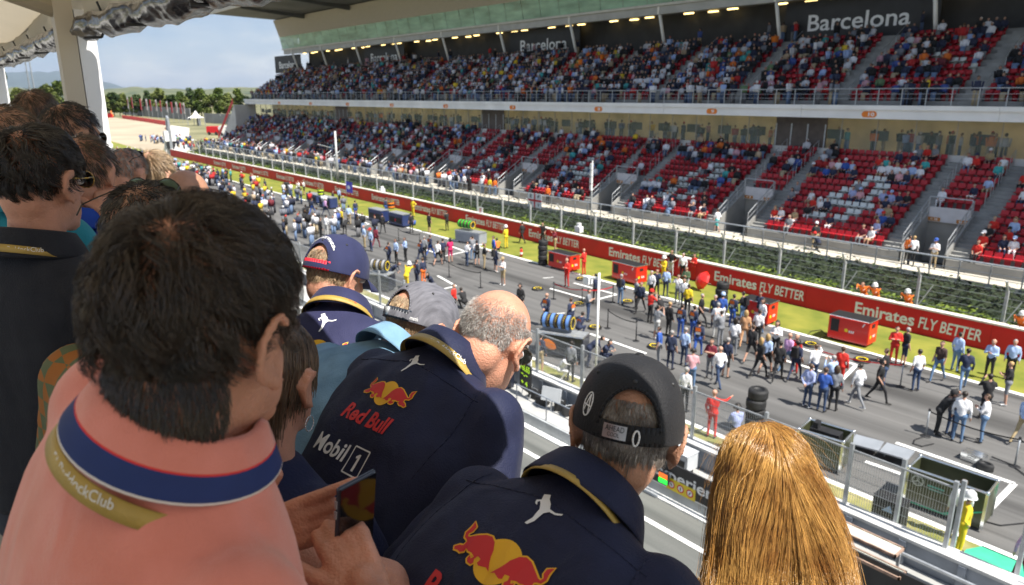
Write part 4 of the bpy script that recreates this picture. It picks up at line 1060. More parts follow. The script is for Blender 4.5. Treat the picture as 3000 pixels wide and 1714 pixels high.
# (feet px x, y, pose, facing deg [0 = towards the stand, 90 = towards the far end (left), 180 = towards the camera, -90 = right], top, bottom, label, options)
GRID = [
 (2614, 1068, 'crossed', 200, 'red', 'red', 'mechanic in red overalls with folded arms at the white edge line by the largest cart', {}),
 (2644, 1072, 'stand', -40, 'black', 'navy', 'photographer in black vest and navy shorts beside the folded-arms red mechanic', dict(shorts=True, sleeves='s', hair='grey')),
 (2679, 1146, 'stand', 60, 'white', 'darkjeans', 'man in white marshal bib and dark jeans holding a red tape post', dict(sleeves='s')),
 (2744, 1118, 'walk', 170, 'brown', 'jeans', 'man in dark brown T-shirt and pale jeans striding over the edge line', dict(sleeves='s', hair='brown')),
 (2795, 1088, 'stand', -20, 'lightblue', 'jeans', 'man in light blue shirt on the grass behind the brown T-shirt man', {}),
 (2818, 1143, 'walk', 20, 'navy', 'jeans', 'man in navy blazer and blue jeans walking away on the right', dict(extras=())),
 (2893, 1112, 'phone', 175, 'lightblue', 'black', 'man in pale blue shirt facing the camera on the right grass', dict(hair='bald')),
 (2954, 1112, 'stand', 190, 'lightblue', 'black', 'grey haired man in dark waistcoat over blue shirt at the right edge', dict(hair='grey')),
 (2942, 1187, 'phone', 110, 'black', 'grey', 'blond man in black vest, shorts and white trainers at the right', dict(hair='blond', shorts=True, shoes='white', sleeves='s')),
 (2880, 1228, 'camera', 30, 'black', 'black', 'camera operator in black bending over a monopod at the right', {}),
 (2742, 1274, 'lean', -60, 'black', 'black', 'man in black shirt and black cap leaning on a barrier post', dict(sleeves='s', extras=(('cap', CL['black']),))),
 (2802, 1295, 'stand', 10, 'white', 'jeans', 'broad man in white shirt and jeans seen from behind at lower right', dict(scale=1.05, hair='dark')),
 (2780, 1278, 'camera', -30, 'grey', 'darkjeans', 'television cameraman half hidden behind the broad white shirt', {}),
 (2872, 1296, 'phone', 100, 'white', 'jeans', 'man in white shirt and jeans facing left near the lower right', dict(hair='brown')),
 (2988, 1302, 'walk', -20, 'lightblue', 'khaki', 'man in pale blue shirt and khaki trousers cut by the right edge', {}),
 (2268, 1050, 'crossed', 190, 'white', 'black', 'curly haired woman in white blouse and black trousers facing the camera', dict(extras=(('long', HAIR['dark']),))),
 (2302, 1092, 'walk', -10, 'lilac', 'jeans', 'bald man in lilac shirt and jeans amid the crowd', dict(hair='bald')),
 (2276, 1118, 'walk', 15, 'black', 'black', 'team member in black shirt with blue belt walking away', dict(sleeves='s')),
 (2325, 1095, 'stand', 170, 'red', 'red', 'mechanic in red overalls behind the navy backpack man', dict(hair='bald')),
 (2326, 1116, 'walk', 0, 'navy', 'navy', 'man in navy with black backpack and headset', dict(sleeves='s', extras=('pack', 'headset'))),
 (2380, 1128, 'point', 60, 'white', 'darkjeans', 'ginger haired man in white shirt reaching left', dict(hair='brown')),
 (2362, 1194, 'back', -10, 'check', 'darkjeans', 'man in blue checked shirt with hands behind his back', dict(hair='brown', shoes='white')),
 (2404, 1206, 'crossed', 5, 'blue', 'darkjeans', 'man in royal blue jacket and jeans seen from behind', dict(hair='brown')),
 (2438, 1202, 'stand', 15, 'grey', 'black', 'woman in grey top and black leggings with long brown hair', dict(extras=(('long', HAIR['brown']),))),
 (2430, 1166, 'camera', 70, 'lightblue', 'navy', 'grey haired photographer in light blue shirt behind the grey top woman', dict(hair='grey')),
 (2456, 1136, 'stand', 5, 'red', 'red', 'mechanic in red overalls seen from behind above the grey top woman', dict(hair='brown')),
 (2507, 1193, 'walk', 80, 'white', 'grey', 'man in white shirt and charcoal trousers striding left', dict(shoes='white', extras=('headset',))),
 (2568, 1178, 'walk', -70, 'black', 'black', 'tyre engineer in black with yellow shoulder striding right', dict(sleeves='s', extras=('headset',))),
 (2584, 1143, 'phone', 100, 'black', 'darkjeans', 'long haired photographer in black behind the tyre engineer', dict(hair='brown')),
 (2221, 1108, 'walk', -20, 'black', 'black', 'blonde woman in black team shirt and leggings with lime pouch', dict(hair='blond', sleeves='s', extras=(('long', HAIR['blond']),))),
 (2240, 1096, 'walk', 0, 'lightblue', 'black', 'blonde woman in bright blue top beside the woman with lime pouch', dict(hair='blond', sleeves='s', shorts=True, extras=(('long', HAIR['blond']),))),
 (1943, 832, 'phone', 170, 'yellow', 'yellow', 'marshal in yellow overalls and white helmet beside the second red cart', dict(extras=('helmet',))),
 (1965, 809, 'hips', 185, 'black', 'lightgrey', 'man in black polo and pale trousers with hands on hips at the red wall', dict(sleeves='s')),
 (1998, 820, 'stand', 200, 'white', 'black', 'man in white shirt and black trousers at the wall near the red umbrella', dict(hair='grey')),
 (2031, 822, 'crossed', 170, 'red', 'red', 'mechanic in red overalls at the wall above the red umbrella', {}),
 (2007, 866, 'phone', 200, 'green', 'lightgrey', 'photographer in olive jacket and white trousers on the grass', {}),
 (2050, 958, 'walk', -60, 'black', 'black', 'grey haired team member in black with bright blue belt walking right', dict(hair='grey', sleeves='s')),
 (2111, 957, 'stand', 20, 'blue', 'white', 'man in royal blue jacket and pale blue cap beside the tyre stack', dict(extras=(('cap', CL['lightblue']),))),
 (2097, 992, 'stand', 20, 'white', 'lightgrey', 'stout grey haired man in white T-shirt', dict(hair='grey', sleeves='s', scale=1.03)),
 (2090, 962, 'stand', 190, 'navy', 'navy', 'white haired man in navy team shirt behind the white T-shirt', dict(hair='grey', sleeves='s')),
 (2143, 960, 'stand', 0, 'navy', 'blue', 'team member in navy and blue with print on his back', dict(extras=('print',))),
 (2172, 951, 'phone', 90, 'black', 'jeans', 'man in black T-shirt and jeans beside the third red cart', dict(sleeves='s', extras=('pack',))),
 (2012, 926, 'stand', 5, 'yellow', 'black', 'man in yellow shirt seen from behind in the middle of the grid', dict(sleeves='s')),
 (1984, 892, 'camera', 190, 'white', 'grey', 'photographer in white shirt at the edge of the grass', {}),
 (2001, 905, 'stand', 180, 'white', 'darkjeans', 'person in white bib and green collar behind the yellow shirt', {}),
 (1876, 917, 'walk', 190, 'navy', 'black', 'tall man in navy polo carrying a rolled pink paper', dict(hair='brown')),
 (1863, 905, 'stand', 150, 'grey', 'black', 'person in grey behind the navy polo man at the left of the scrum', {}),
 (1906, 880, 'stand', 180, 'white', 'black', 'white haired man in white shirt at the top of the scrum', dict(hair='grey')),
 (1922, 874, 'camera', 200, 'navy', 'black', 'photographer in navy among the scrum by the second cart', {}),
 (1949, 870, 'stand', 10, 'lightblue', 'navy', 'man in pale blue shirt at the top of the scrum near the marshal', {}),
 (1903, 946, 'camera', -10, 'red', 'black', 'photographer in red top and red cap in the scrum', dict(extras=(('cap', CL['red']),), sleeves='s')),
 (1922, 996, 'camera', -5, 'grey', 'lightgrey', 'photographer in grey T-shirt and grey shorts with green trainers', dict(sleeves='s', shorts=True, shoes='white')),
 (1957, 986, 'stand', -10, 'black', 'black', 'woman in black with fair hair tied up', dict(hair='blond')),
 (1940, 930, 'crouch', 90, 'black', 'black', 'photographer in black crouching in the scrum', {}),
 (1992, 992, 'stand', 5, 'navy', 'blue', 'mechanic in navy and blue overalls left of his twin', dict(extras=('print',))),
 (2028, 998, 'stand', -5, 'navy', 'blue', 'mechanic in navy and blue overalls right of his twin', dict(extras=('print',))),
 (2002, 1072, 'stand', 0, 'lightblue', 'darkjeans', 'grey haired man in light blue shirt and dark jeans seen from behind', dict(hair='grey', sleeves='s')),
 (2042, 1048, 'walk', 20, 'navy', 'blue', 'mechanic in navy top and blue trousers near a trolley', dict(sleeves='s', extras=('print',))),
 (1962, 1082, 'stand', 10, 'navy', 'navy', 'grey haired man in navy shirt near the black cap', dict(hair='grey', sleeves='s')),
 (1928, 1068, 'stand', 120, 'blue', 'grey', 'young man in blue waistcoat left of the navy shirt', dict(sleeves='s')),
 (2023, 1143, 'phone', 30, 'pink', 'jeans', 'man in pink shirt, blue jeans and ear defenders', dict(extras=('headset',))),
 (2078, 1110, 'crossed', 190, 'maroon', 'grey', 'man in red and white raglan top with folded arms', dict(hair='brown', sleeves='s')),
 (2103, 1137, 'walk', 60, 'white', 'darkjeans', 'bald man in white shirt and dark jeans walking left', dict(hair='bald')),
 (2124, 1106, 'stand', 0, 'navy', 'black', 'man in navy shorts outfit behind the bald white shirt', dict(shorts=True, hair='grey', sleeves='s')),
 (2147, 1041, 'stand', 10, 'white', 'grey', 'woman with long dark hair in white T-shirt', dict(sleeves='s', extras=(('long', HAIR['dark']),))),
 (2178, 1016, 'walk', 20, 'tan', 'tan', 'woman in long orange patterned dress with fair hair', dict(hair='blond', extras=(('long', HAIR['blond']),))),
 (2197, 1063, 'walk', 0, 'black', 'black', 'woman in black and yellow team shirt with skirt', dict(shorts=True, sleeves='s', hair='brown')),
 (2216, 1012, 'stand', 5, 'white', 'black', 'man in white T-shirt seen from behind below the third cart', dict(sleeves='s')),
 (2228, 976, 'stand', 160, 'white', 'jeans', 'woman with long brown hair in white jacket before the third cart', dict(extras=(('long', HAIR['brown']),))),
 (2221, 950, 'stand', 180, 'navy', 'black', 'dark man standing against the third red cart', dict(skin=1)),
 (2108, 1015, 'camera', 80, 'grey', 'grey', 'cameraman in grey behind the raglan top man', {}),
 (1483, 728, 'phone', 100, 'yellow', 'yellow', 'marshal in yellow overalls and white helmet on the grass left of the tyre stack', dict(extras=('helmet',))),
 (1530, 714, 'walk', 100, 'black', 'black', 'mechanic in black walking along the grass by the wall', {}),
 (1590, 716, 'point', 190, 'black', 'black', 'mechanic in black behind the tall tyre stack', dict(sleeves='s')),
 (1626, 737, 'camera', 150, 'maroon', 'khaki', 'man in maroon jacket behind the first red cart', dict(shorts=True)),
 (1660, 841, 'crossed', 185, 'red', 'red', 'bald mechanic in red overalls in front of the first red cart', dict(hair='bald', scale=1.03)),
 (1710, 806, 'crossed', 95, 'red', 'red', 'bald mechanic in red overalls standing right of the first red cart', dict(hair='bald')),
 (1474, 836, 'crossed', 185, 'white', 'khaki', 'man in white T-shirt, khaki shorts and beige cap alone on the asphalt', dict(shorts=True, sleeves='s', shoes='white', extras=(('cap', CL['khaki']),))),
 (1419, 788, 'phone', -30, 'black', 'khaki', 'man in black top and khaki trousers left of the navy backpack', dict(hair='brown')),
 (1452, 797, 'stand', -5, 'navy', 'navy', 'man with navy backpack and shorts left of the beige cap', dict(shorts=True, shoes='white', extras=('pack',))),
 (1447, 762, 'stand', 150, 'blue', 'black', 'mechanic in blue and white behind the navy backpack', {}),
 (1458, 746, 'crouch', 60, 'orange', 'black', 'crouching man in orange and white bib on the grass', {}),
 (1744, 890, 'camera', 60, 'navy', 'black', 'cameraman in navy filming between the first two carts', {}),
 (1722, 942, 'phone', -60, 'grey', 'darkjeans', 'photographer in dark T-shirt and jeans with white camera', dict(sleeves='s')),
 (1817, 892, 'stand', 5, 'navy', 'jeans', 'man in navy with backpack and jeans before the second cart', dict(extras=('pack',), hair='grey')),
 (1600, 957, 'back', 10, 'navy', 'navy', 'bald mechanic in navy and orange overalls left of the blue tyres', dict(hair='bald', extras=('print',))),
 (1672, 972, 'stand', 95, 'navy', 'navy', 'mechanic in navy and orange overalls standing behind the blue tyres', dict(hair='brown', extras=('print',))),
 (1694, 985, 'crouch', 10, 'navy', 'navy', 'mechanic in navy and orange crouching right of the blue tyres', dict(extras=('print',))),
 (1525, 925, 'stand', 190, 'black', 'black', 'person in black with headphones just above the bald head', dict(extras=('headset',))),
 (877, 573, 'camera', 190, 'white', 'black', 'left of two photographers in white at the far grass', dict(shorts=True, sleeves='s')),
 (892, 571, 'camera', 170, 'white', 'black', 'right of two photographers in white at the far grass', dict(shorts=True, sleeves='s')),
 (916, 633, 'walk', 10, 'navy', 'blue', 'mechanic in navy top and bright blue trousers at the far grid', {}),
 (955, 633, 'walk', 0, 'lilac', 'navy', 'man in pale pink shirt and navy trousers at the far grid', dict(hair='grey')),
 (977, 607, 'stand', -10, 'black', 'black', 'man in black beside the far tyre crate', {}),
 (995, 598, 'stand', 10, 'lightblue', 'black', 'man in pale shirt and shorts below the purple flag', dict(shorts=True)),
 (1043, 641, 'stand', 90, 'navy', 'blue', 'mechanic in blue overalls alone on the grass edge', {}),
 (920, 682, 'walk', -20, 'white', 'black', 'man in white shirt and black trousers striding at the left', {}),
 (941, 703, 'stand', 0, 'black', 'black', 'large man in black with white print at the left', dict(scale=1.05)),
 (958, 690, 'stand', 20, 'white', 'lightgrey', 'man in white behind the large black shirt', {}),
 (984, 676, 'walk', -30, 'white', 'darkjeans', 'white capped man in white shirt bending forward', dict(extras=(WH,))),
 (1011, 690, 'bend', 30, 'black', 'black', 'mechanic in black and yellow bending over', {}),
 (1002, 668, 'stand', 0, 'yellow', 'black', 'mechanic in yellow and black behind the bending one', {}),
 (1024, 658, 'stand', 40, 'lightblue', 'khaki', 'man in pale blue shirt behind the bending mechanic', {}),
 (1047, 676, 'stand', 180, 'black', 'black', 'mechanic in black with orange collar near the blue carts', {}),
 (1069, 726, 'stand', 170, 'lightblue', 'khaki', 'bald man in light blue shirt in the group above the navy cap', dict(hair='bald')),
 (1088, 737, 'stand', 180, 'lightblue', 'darkjeans', 'man in light blue shirt and red cap above the navy cap', dict(extras=(('cap', CL['red']),))),
 (1102, 728, 'walk', 20, 'maroon', 'maroon', 'woman in burgundy dress right of the red cap man', dict(extras=(('long', HAIR['dark']),))),
 (1122, 685, 'walk', 40, 'black', 'black', 'mechanic in black pushing a thin trolley', {}),
 (1133, 632, 'stand', 90, 'navy', 'blue', 'mechanic in navy and blue between the two blue carts', {}),
 (1206, 683, 'stand', 90, 'black', 'black', 'mechanic in black at the grass edge right of the blue carts', dict(sleeves='s')),
 (1211, 634, 'hips', 190, 'yellow', 'yellow', 'marshal in yellow and white helmet at the red wall far away', dict(extras=('helmet',))),
 (1258, 682, 'stand', 5, 'black', 'black', 'mechanic in black shorts seen from behind on the grass', dict(shorts=True, sleeves='s')),
 (1310, 676, 'phone', 95, 'black', 'black', 'mechanic in black holding a wheel beside the green tyres', dict(sleeves='s')),
 (1140, 783, 'hips', 10, 'navy', 'navy', 'mechanic in navy and orange with hands on hips facing away', dict(extras=('print',))),
 (1162, 773, 'stand', 180, 'lightblue', 'black', 'left of two men in pale blue shirts and black trousers', dict(scale=1.02, skin=1)),
 (1189, 767, 'phone', 175, 'lightblue', 'black', 'right of two men in pale blue shirts, hand to face', dict(skin=1)),
 (1233, 774, 'walk', 10, 'navy', 'navy', 'mechanic in navy and orange walking away in mid grid', dict(extras=('print',))),
 (1244, 762, 'stand', 20, 'grey', 'black', 'white haired man in dark jacket beside the walking mechanic', dict(hair='grey')),
 (1261, 758, 'walk', 0, 'navy', 'blue', 'mechanic in navy top and bright blue trousers in mid grid', dict(extras=('print',))),
 (1284, 778, 'walk', 20, 'white', 'black', 'man in white printed T-shirt and black shorts in mid grid', dict(shorts=True, sleeves='s')),
 (1299, 771, 'stand', 90, 'navy', 'black', 'man in dark polo beside the magenta dress', dict(sleeves='s', shoes='white')),
 (1320, 769, 'phone', 80, 'magenta', 'magenta', 'woman in bright magenta dress and black boots', dict(shorts=True, extras=(('long', HAIR['dark']),))),
 (1147, 832, 'bend', -50, 'navy', 'navy', 'mechanic in navy and orange bending over the equipment by the pit wall', dict(hair='brown')),
 (1192, 852, 'lean', 20, 'yellow', 'yellow', 'marshal in yellow with white helmet behind the mesh above the grey cap', dict(extras=('helmet',))),
 (1222, 842, 'stand', 0, 'navy', 'navy', 'mechanic in navy with orange back just above the grey cap', dict(extras=('print',))),
 (1241, 836, 'stand', 100, 'navy', 'orange', 'mechanic in navy and orange facing his colleague above the grey cap', dict(hair='brown')),
 (1268, 852, 'crouch', 180, 'navy', 'black', 'seated woman in navy above the grey cap', dict(extras=(('long', HAIR['dark']),))),
 (1368, 780, 'phone', -10, 'white', 'darkjeans', 'man in white shirt and jeans filming near the green tyres', {}),
 (1398, 777, 'point', 60, 'white', 'black', 'man in white T-shirt and black shorts with backpack near the green tyres', dict(shorts=True, extras=('pack',), sleeves='s')),
 (1385, 762, 'camera', 60, 'grey', 'jeans', 'photographer in grey before the green tyre rack', {}),
 (2083, 1282, 'point', 20, 'red', 'red', 'bald engineer in red overalls leaning a jack at the pit wall', dict(hair='bald')),
 (2003, 1205, 'stand', 0, 'white', 'black', 'person in white partly hidden right of the black cap', dict(hair='grey')),
 (2150, 1330, 'phone', 60, 'check', 'black', 'engineer in checked shirt and headset left of the blonde hair', dict(extras=('headset',))),
 (2806, 1626, 'hips', -60, 'yellow', 'yellow', 'marshal in yellow overalls and white helmet at the pit fence lower right', dict(extras=('helmet',))),
 (2795, 1580, 'stand', 30, 'white', 'black', 'dark haired man in white shirt behind the yellow marshal lower right', dict(hair='brown')),
 (2990, 1720, 'walk', 60, 'lilac', 'maroon', 'person in lilac and white cut by the lower right corner', {}),
 (1582, 1092, 'stand', 10, 'navy', 'khaki', 'mechanic in navy and orange left behind the pit fence', dict(shorts=True, extras=('print',))),
 (1671, 1118, 'stand', 10, 'grey', 'black', 'engineer in dark grey with headphones behind the pit fence', dict(extras=('headset',))),
 (1640, 1112, 'crouch', -60, 'white', 'white', 'engineer in white stooping behind the pit fence', {}),
 (1765, 1066, 'crouch', -80, 'navy', 'navy', 'mechanic in navy kneeling just above the black cap', dict(extras=('headset',))),
 (1725, 1075, 'bend', -40, 'navy', 'navy', 'mechanic in navy bending beside the kneeling one', {}),
 (1330, 925, 'stand', -60, 'red', 'black', 'man in red and white left of the bald head', dict(hair='brown')),
 (1362, 906, 'crouch', 90, 'black', 'black', 'cameraman in black crouching left of the bald head', {}),
]
for (px, py, pose, fac, top, bot, lab, opt) in GRID:
    p = on_z(px, py); on_p = p[1] < 17.0
    if on_p: p = on_z(px, py, .38)
    person((p[0], p[1], .38 if on_p else .01), R(fac), pose, top, bot, lab, **opt)
# marshals leaning over the red wall
for (px, py, lab, hl) in [(2527, 868, 'bareheaded marshal in orange leaning over the red wall', False), (2562, 878, 'marshal in orange and white helmet leaning over the red wall beside the bareheaded one', True), (2656, 905, 'marshal in orange and white helmet alone leaning over the red wall', True), (2990, 962, 'marshal in orange and white helmet at the right end of the red wall', True)]:
    p = on_y(px, py, 37.3); person((p[0], 37.45, .28), R(180), 'lean', 'orange', 'orange', lab, hair='brown', extras=('helmet',) if hl else ())
# far grid crowd
def crowd_template():
    mb = MB()      # standing, facing +Y; part ids: 0 skin 1 hair 2 top 3 bottom
    mb.box((-.1, 0, .45), (.15, .17, .9), 3); mb.box((.1, .04, .45), (.15, .17, .9), 3)
    mb.box((0, 0, 1.17), (.4, .24, .55), 2, taper=.85); mb.box((-.25, 0, 1.15), (.1, .12, .55), 2, (0, -.12, 0)); mb.box((.25, 0, 1.15), (.1, .12, .55), 2, (0, .12, 0))
    mb.ell((0, .01, 1.6), (.09, .1, .12), 6, 4, 0); mb.ell((0, -.02, 1.64), (.1, .1, .11), 6, 4, 1); return mb
def sit_template():
    mb = MB()      # seated facing +Y on seat at .43
    mb.box((0, .2, .5), (.34, .46, .15), 3); mb.box((0, .42, .24), (.3, .13, .46), 3)
    mb.box((0, -.03, .78), (.38, .23, .52), 2, taper=.88); mb.box((-.23, .06, .76), (.1, .14, .4), 2, (.35, -.1, 0)); mb.box((.23, .06, .76), (.1, .14, .4), 2, (.35, .1, 0))
    mb.ell((0, .03, 1.17), (.085, .095, .115), 6, 4, 0); mb.ell((0, 0, 1.2), (.095, .098, .1), 6, 4, 1); return mb
PAL = np.array([(.62, .62, .66)] * 9 + [(.02, .025, .055)] * 10 + [(.012, .012, .014)] * 13 + [(.4, .02, .02)] * 3 + [(.3, .4, .65)] * 3 + [(.16, .17, .2)] * 4 + [(.65, .45, .03), (.6, .14, .02), (.05, .3, .3), (.5, .28, .33), (.12, .2, .1), (.05, .09, .3), (.05, .09, .3), (.4, .3, .2), (.15, .02, .03)])
PB = np.array([(.02, .022, .03)] * 4 + [(.05, .08, .15)] * 5 + [(.12, .18, .3)] * 2 + [(.35, .28, .18)] * 2 + [(.15, .15, .16)] * 2)
HP = np.array([(.02, .014, .01)] * 5 + [(.07, .04, .02)] * 3 + [(.3, .2, .09)] + [(.65, .65, .66)] * 2 + [(.5, .03, .03)] + [(.25, .24, .24)])
def crowd(name, mb, pos, rot, parent=None, scl=None, pal=PAL):
    V, T, mi = tri_template(mb); pid = np.zeros(len(V), int)
    for t, m_ in zip(T, mi): pid[t] = m_
    n = len(pos); tv = np.zeros((n, len(V), 3), np.float32)
    sk = np.array([(.42, .24, .17)]) * rng.uniform(.6, 1.1, (n, 1))
    cols = [sk, HP[rng.integers(0, len(HP), n)], pal[rng.integers(0, len(pal), n)] * rng.uniform(.8, 1.15, (n, 1)), PB[rng.integers(0, len(PB), n)]]
    for k in range(4): tv[:, pid == k] = cols[k][:, None]
    return instances(name, V, T, np.asarray(pos), np.asarray(rot), scl if scl is not None else rng.uniform(.94, 1.06, n), tv, attr_mat('crowd_tint', .85))
cp = []
for k in range(340):
    x = -66 - 95 * random.random() ** .8; u = random.random(); y = 21 + 12.2 * u
    cp.append((x, y, .0))
for k in range(50): cp.append((-52 - 30 * random.random(), 20.5 + 9 * random.random(), 0.))
for k in range(110): cp.append((-148 - 60 * random.random(), 46 + 10 * random.random(), 0.))
o = crowd('grid_crowd', crowd_template(), cp, rng.uniform(0, 6.28, len(cp)), pal=np.concatenate([PAL, np.array([(.72, .5, .02)] * 2)]))
stuff(o, 'dense distant crowd of team members and guests filling the far grid', 'crowd')
print('people', n_person)
# ================================================================== GRID EQUIPMENT
def frame_at(pl, pr, z=0.0):
    a, b = on_z(*pl, z), on_z(*pr, z); d = Vector((b[0] - a[0], b[1] - a[1], 0)); return a, d.length, math.atan2(d.y, d.x)
m_panel = M('dark_grille', (.012, .012, .013), .6, .3, 20); m_chrome = M('chrome', (.7, .72, .74), .18, .08, 5, metal=.9)
m_yel = M('yellow_decal', (.8, .58, .02), .5, .05, 5)
def cart(label, pl, pr, h, depth, mat, kind='ferrari', wmin=0):
    a, w_, rz = frame_at(pl, pr); w_ = max(w_, wmin)
    t = thing('equipment_cart', label, 'cart', (a[0], a[1], 0), rz)
    mb = MB(); mb.box((w_ / 2, depth / 2, .12 + h / 2), (w_, depth, h)); b = mb.build('body', mat, t)
    bm = bmesh.new(); bm.from_mesh(b.data); bmesh.ops.bevel(bm, geom=bm.edges[:], offset=.03, segments=2, affect='EDGES'); bm.to_mesh(b.data); bm.free()
    mb = MB(); mb.box((w_ / 2, depth / 2, .15 + h), (w_ * .97, depth * .94, .06)); mb.build('lid', m_panel if kind == 'ferrari' else m_steel, t)
    for sx in (.12, .88):
        for sy in (.15, .85): mb = MB(); mb.lathe((w_ * sx, depth * sy - .03, .075), [(0, 0), (.074, 0), (.074, .06), (0, .06)], 12, 0, 'Y'); mb.build('castor', m_rubber, t)
    mb = MB(); mb.tube((.02, -.03, .16 + h), (w_ - .02, -.03, .16 + h), .022, .022, 6); mb.tube((w_ + .03, 0, .16 + h), (w_ + .03, depth, .16 + h), .022, .022, 6); mb.build('edge_rail', m_chrome, t)
    if kind == 'ferrari':
        mb = MB(); mb.box((w_ * .17, -.006, .12 + h * .62), (w_ * .2, .02, h * .55)); mb.build('vent_grille', m_panel, t)
        mb = MB(); mb.box((w_ + .006, depth * .45, .12 + h * .8), (.02, depth * .3, h * .16)); mb.build('vent_grille', m_panel, t)
        mb = MB(); mb.lathe((w_ * .46, -.008, .12 + h * .48), [(0, 0), (.085, 0)], 12, 0, 'Y'); mb.lathe((w_ + .008, depth * .25, .12 + h * .35), [(0, 0), (.085, 0)], 12, 0, 'X'); mb.build('shield_decal', m_yel, t)
        mb = MB()
        for i in range(3): mb.box((w_ * .54 + .09 * i, -.009, .12 + h * .45), (.05, .006, .12), 0, (0, .2, 0)); mb.box((w_ + .009, depth * .5 + .09 * i, .12 + h * .35), (.006, .05, .12))
        mb.build('number_decal', m_wtext, t)
        mb = MB(); mb.box((w_ * .86, -.009, .12 + h * .85), (.05, .006, .2), 0, (0, .5, 0)); mb.build('slash_decal', m_wtext, t)
    elif kind == 'blue':
        for i in range(2): mb = MB(); mb.box((w_ * (.27 + .46 * i), -.006, .12 + h * .45), (w_ * .38, .02, h * .5)); mb.build('drawer', m_panel, t)
        mb = MB(); mb.lathe((w_ * .5, -.02, .12 + h * .45), [(0, 0), (.13, 0)], 12, 0, 'Y'); mb.build('roundel', m_red, t)
    return t, w_
cart('red equipment cart beside the tall tyre stack', (1605, 783), (1669, 800), 1.0, .95, m_ferrari)
cart('red equipment cart in the middle of the grass edge', (1791, 818), (1862, 838), 1.05, 1.0, m_ferrari)
cart('red equipment cart half hidden behind the crowd', (2165, 938), (2247, 958), 1.05, 1.0, m_ferrari)
cart('largest and nearest red equipment cart on the right', (2421, 993), (2539, 1022), 1.1, 1.0, m_ferrari)
m_stb = M('cart_blue', (.02, .035, .12), .4, .1, 3, coat=.3)
cart('left of two blue equipment carts at the far grass edge', (1080, 645), (1118, 655), 1.0, .9, m_stb, 'blue'); cart('right of two blue equipment carts at the far grass edge', (1139, 657), (1180, 668), 1.0, .9, m_stb, 'blue')
cart('far blue equipment cart below the purple flag', (935, 606), (968, 614), 1.0, .9, m_stb, 'blue')
cart('blue trolley with white top at the far left grass', (898, 590), (928, 598), .8, .9, m_stb, 'blue')
m_gcart = M('cart_grey', (.28, .30, .34), .45, .1, 3)
tg, wg = cart('grey equipment cart carrying green banded tyres', (1333, 709), (1404, 722), .85, .9, m_gcart, 'plain')
m_rb = M('cart_navy', (.012, .016, .03), .35, .15, 3, coat=.3)
tb, wb = cart('dark navy equipment cart carrying blue banded tyres', (1570, 1040), (1706, 1062), .95, .9, m_rb, 'plain')
mb = MB(); mb.ell((wb * .3, -.02, .62), (.34, .01, .2), 14, 6, 0, (0, .5, 0)); mb.build('orange_emblem', m_or, tb)
tb2, wb2 = cart('dark cart with grey tyres beside the navy cap', (1075, 852), (1140, 858), .9, .9, m_rb, 'plain')
# tyres
m_band = {'green': M('band_green', (.06, .5, .03), .6, .1, 5), 'blue': M('band_blue', (.10, .22, .55), .6, .1, 5), 'black': m_rubber, 'grey': M('band_grey', (.3, .3, .31), .6, .1, 5), 'orange': m_or, 'lime': M('band_lime', (.5, .65, .02), .6, .1, 5)}
def tyre_mesh(name, bandm):
    mb = MB(); r, wd = .33, .34
    mb.lathe((0, 0, 0), [(.2, -wd / 2), (.28, -wd / 2 - .005), (r - .02, -wd / 2 + .02), (r, -wd / 2 + .07)], 24, 0, 'Y')
    mb.lathe((0, 0, 0), [(r, -wd / 2 + .07), (r + .002, -wd / 2 + .10)], 24, 0, 'Y'); mb.lathe((0, 0, 0), [(r + .002, -wd / 2 + .10), (r + .003, 0), (r + .002, wd / 2 - .10)], 24, 1, 'Y'); mb.lathe((0, 0, 0), [(r + .002, wd / 2 - .10), (r, wd / 2 - .07)], 24, 0, 'Y')
    mb.lathe((0, 0, 0), [(r, wd / 2 - .07), (r - .02, wd / 2 - .02), (.28, wd / 2 + .005), (.2, wd / 2)], 24, 0, 'Y')
    mb.lathe((0, 0, 0), [(0, -wd / 2 + .05), (.2, -wd / 2 + .03), (.2, -wd / 2)], 24, 2, 'Y'); mb.lathe((0, 0, 0), [(.2, wd / 2), (.2, wd / 2 - .03), (0, wd / 2 - .05)], 24, 2, 'Y')
    mb.lathe((0, -wd / 2 - .007, 0), [(.235, 0), (.285, 0)], 24, 3, 'Y'); mb.lathe((0, wd / 2 + .007, 0), [(.235, 0), (.285, 0)], 24, 3, 'Y')
    return extra(mb, name, [m_rubber, bandm, m_panel, m_yel if bandm is not m_rubber else m_rubber])
TY_ = {k: tyre_mesh('tyre', v) for k, v in m_band.items()}
def tyre(label, loc, rot, kind, group):
    o = link('tyre', TY_[kind]); o.location = loc; o.rotation_euler = rot; tag(o, label, 'tyre', group); return o
ORD = ['first', 'second', 'third', 'fourth', 'fifth']
def rack_tyres(t, w_, h, n, kind, what):
    for i in range(n):
        l = Vector((.3 + i * .37, .45, h + .38)); m_ = t.matrix_basis; p = m_ @ l
        tyre('%s tyre with %s band from the left on the %s' % (ORD[i], kind, what), p, (0, 0, t.rotation_euler.z + math.pi / 2), kind, '%s banded tyres in a row' % kind)
bpy.context.view_layer.update()
rack_tyres(tg, wg, .98 + .13, 4, 'green', 'grey cart'); rack_tyres(tb, wb, 1.08 + .13, 4, 'blue', 'navy cart'); rack_tyres(tb2, wb2, 1.03 + .13, 3, 'grey', 'dark cart')
def stack(px, n, what, kind='black', z0=0):
    p = on_z(*px)
    for i in range(n): tyre('%s tyre from the ground in the %s' % (ORD[i], what), (p[0] + .02 * math.sin(i * 2), p[1] + .02 * math.cos(i * 3), z0 + .18 + .345 * i), (math.pi / 2, 0, i * .7), kind, 'tyres of the ' + what)
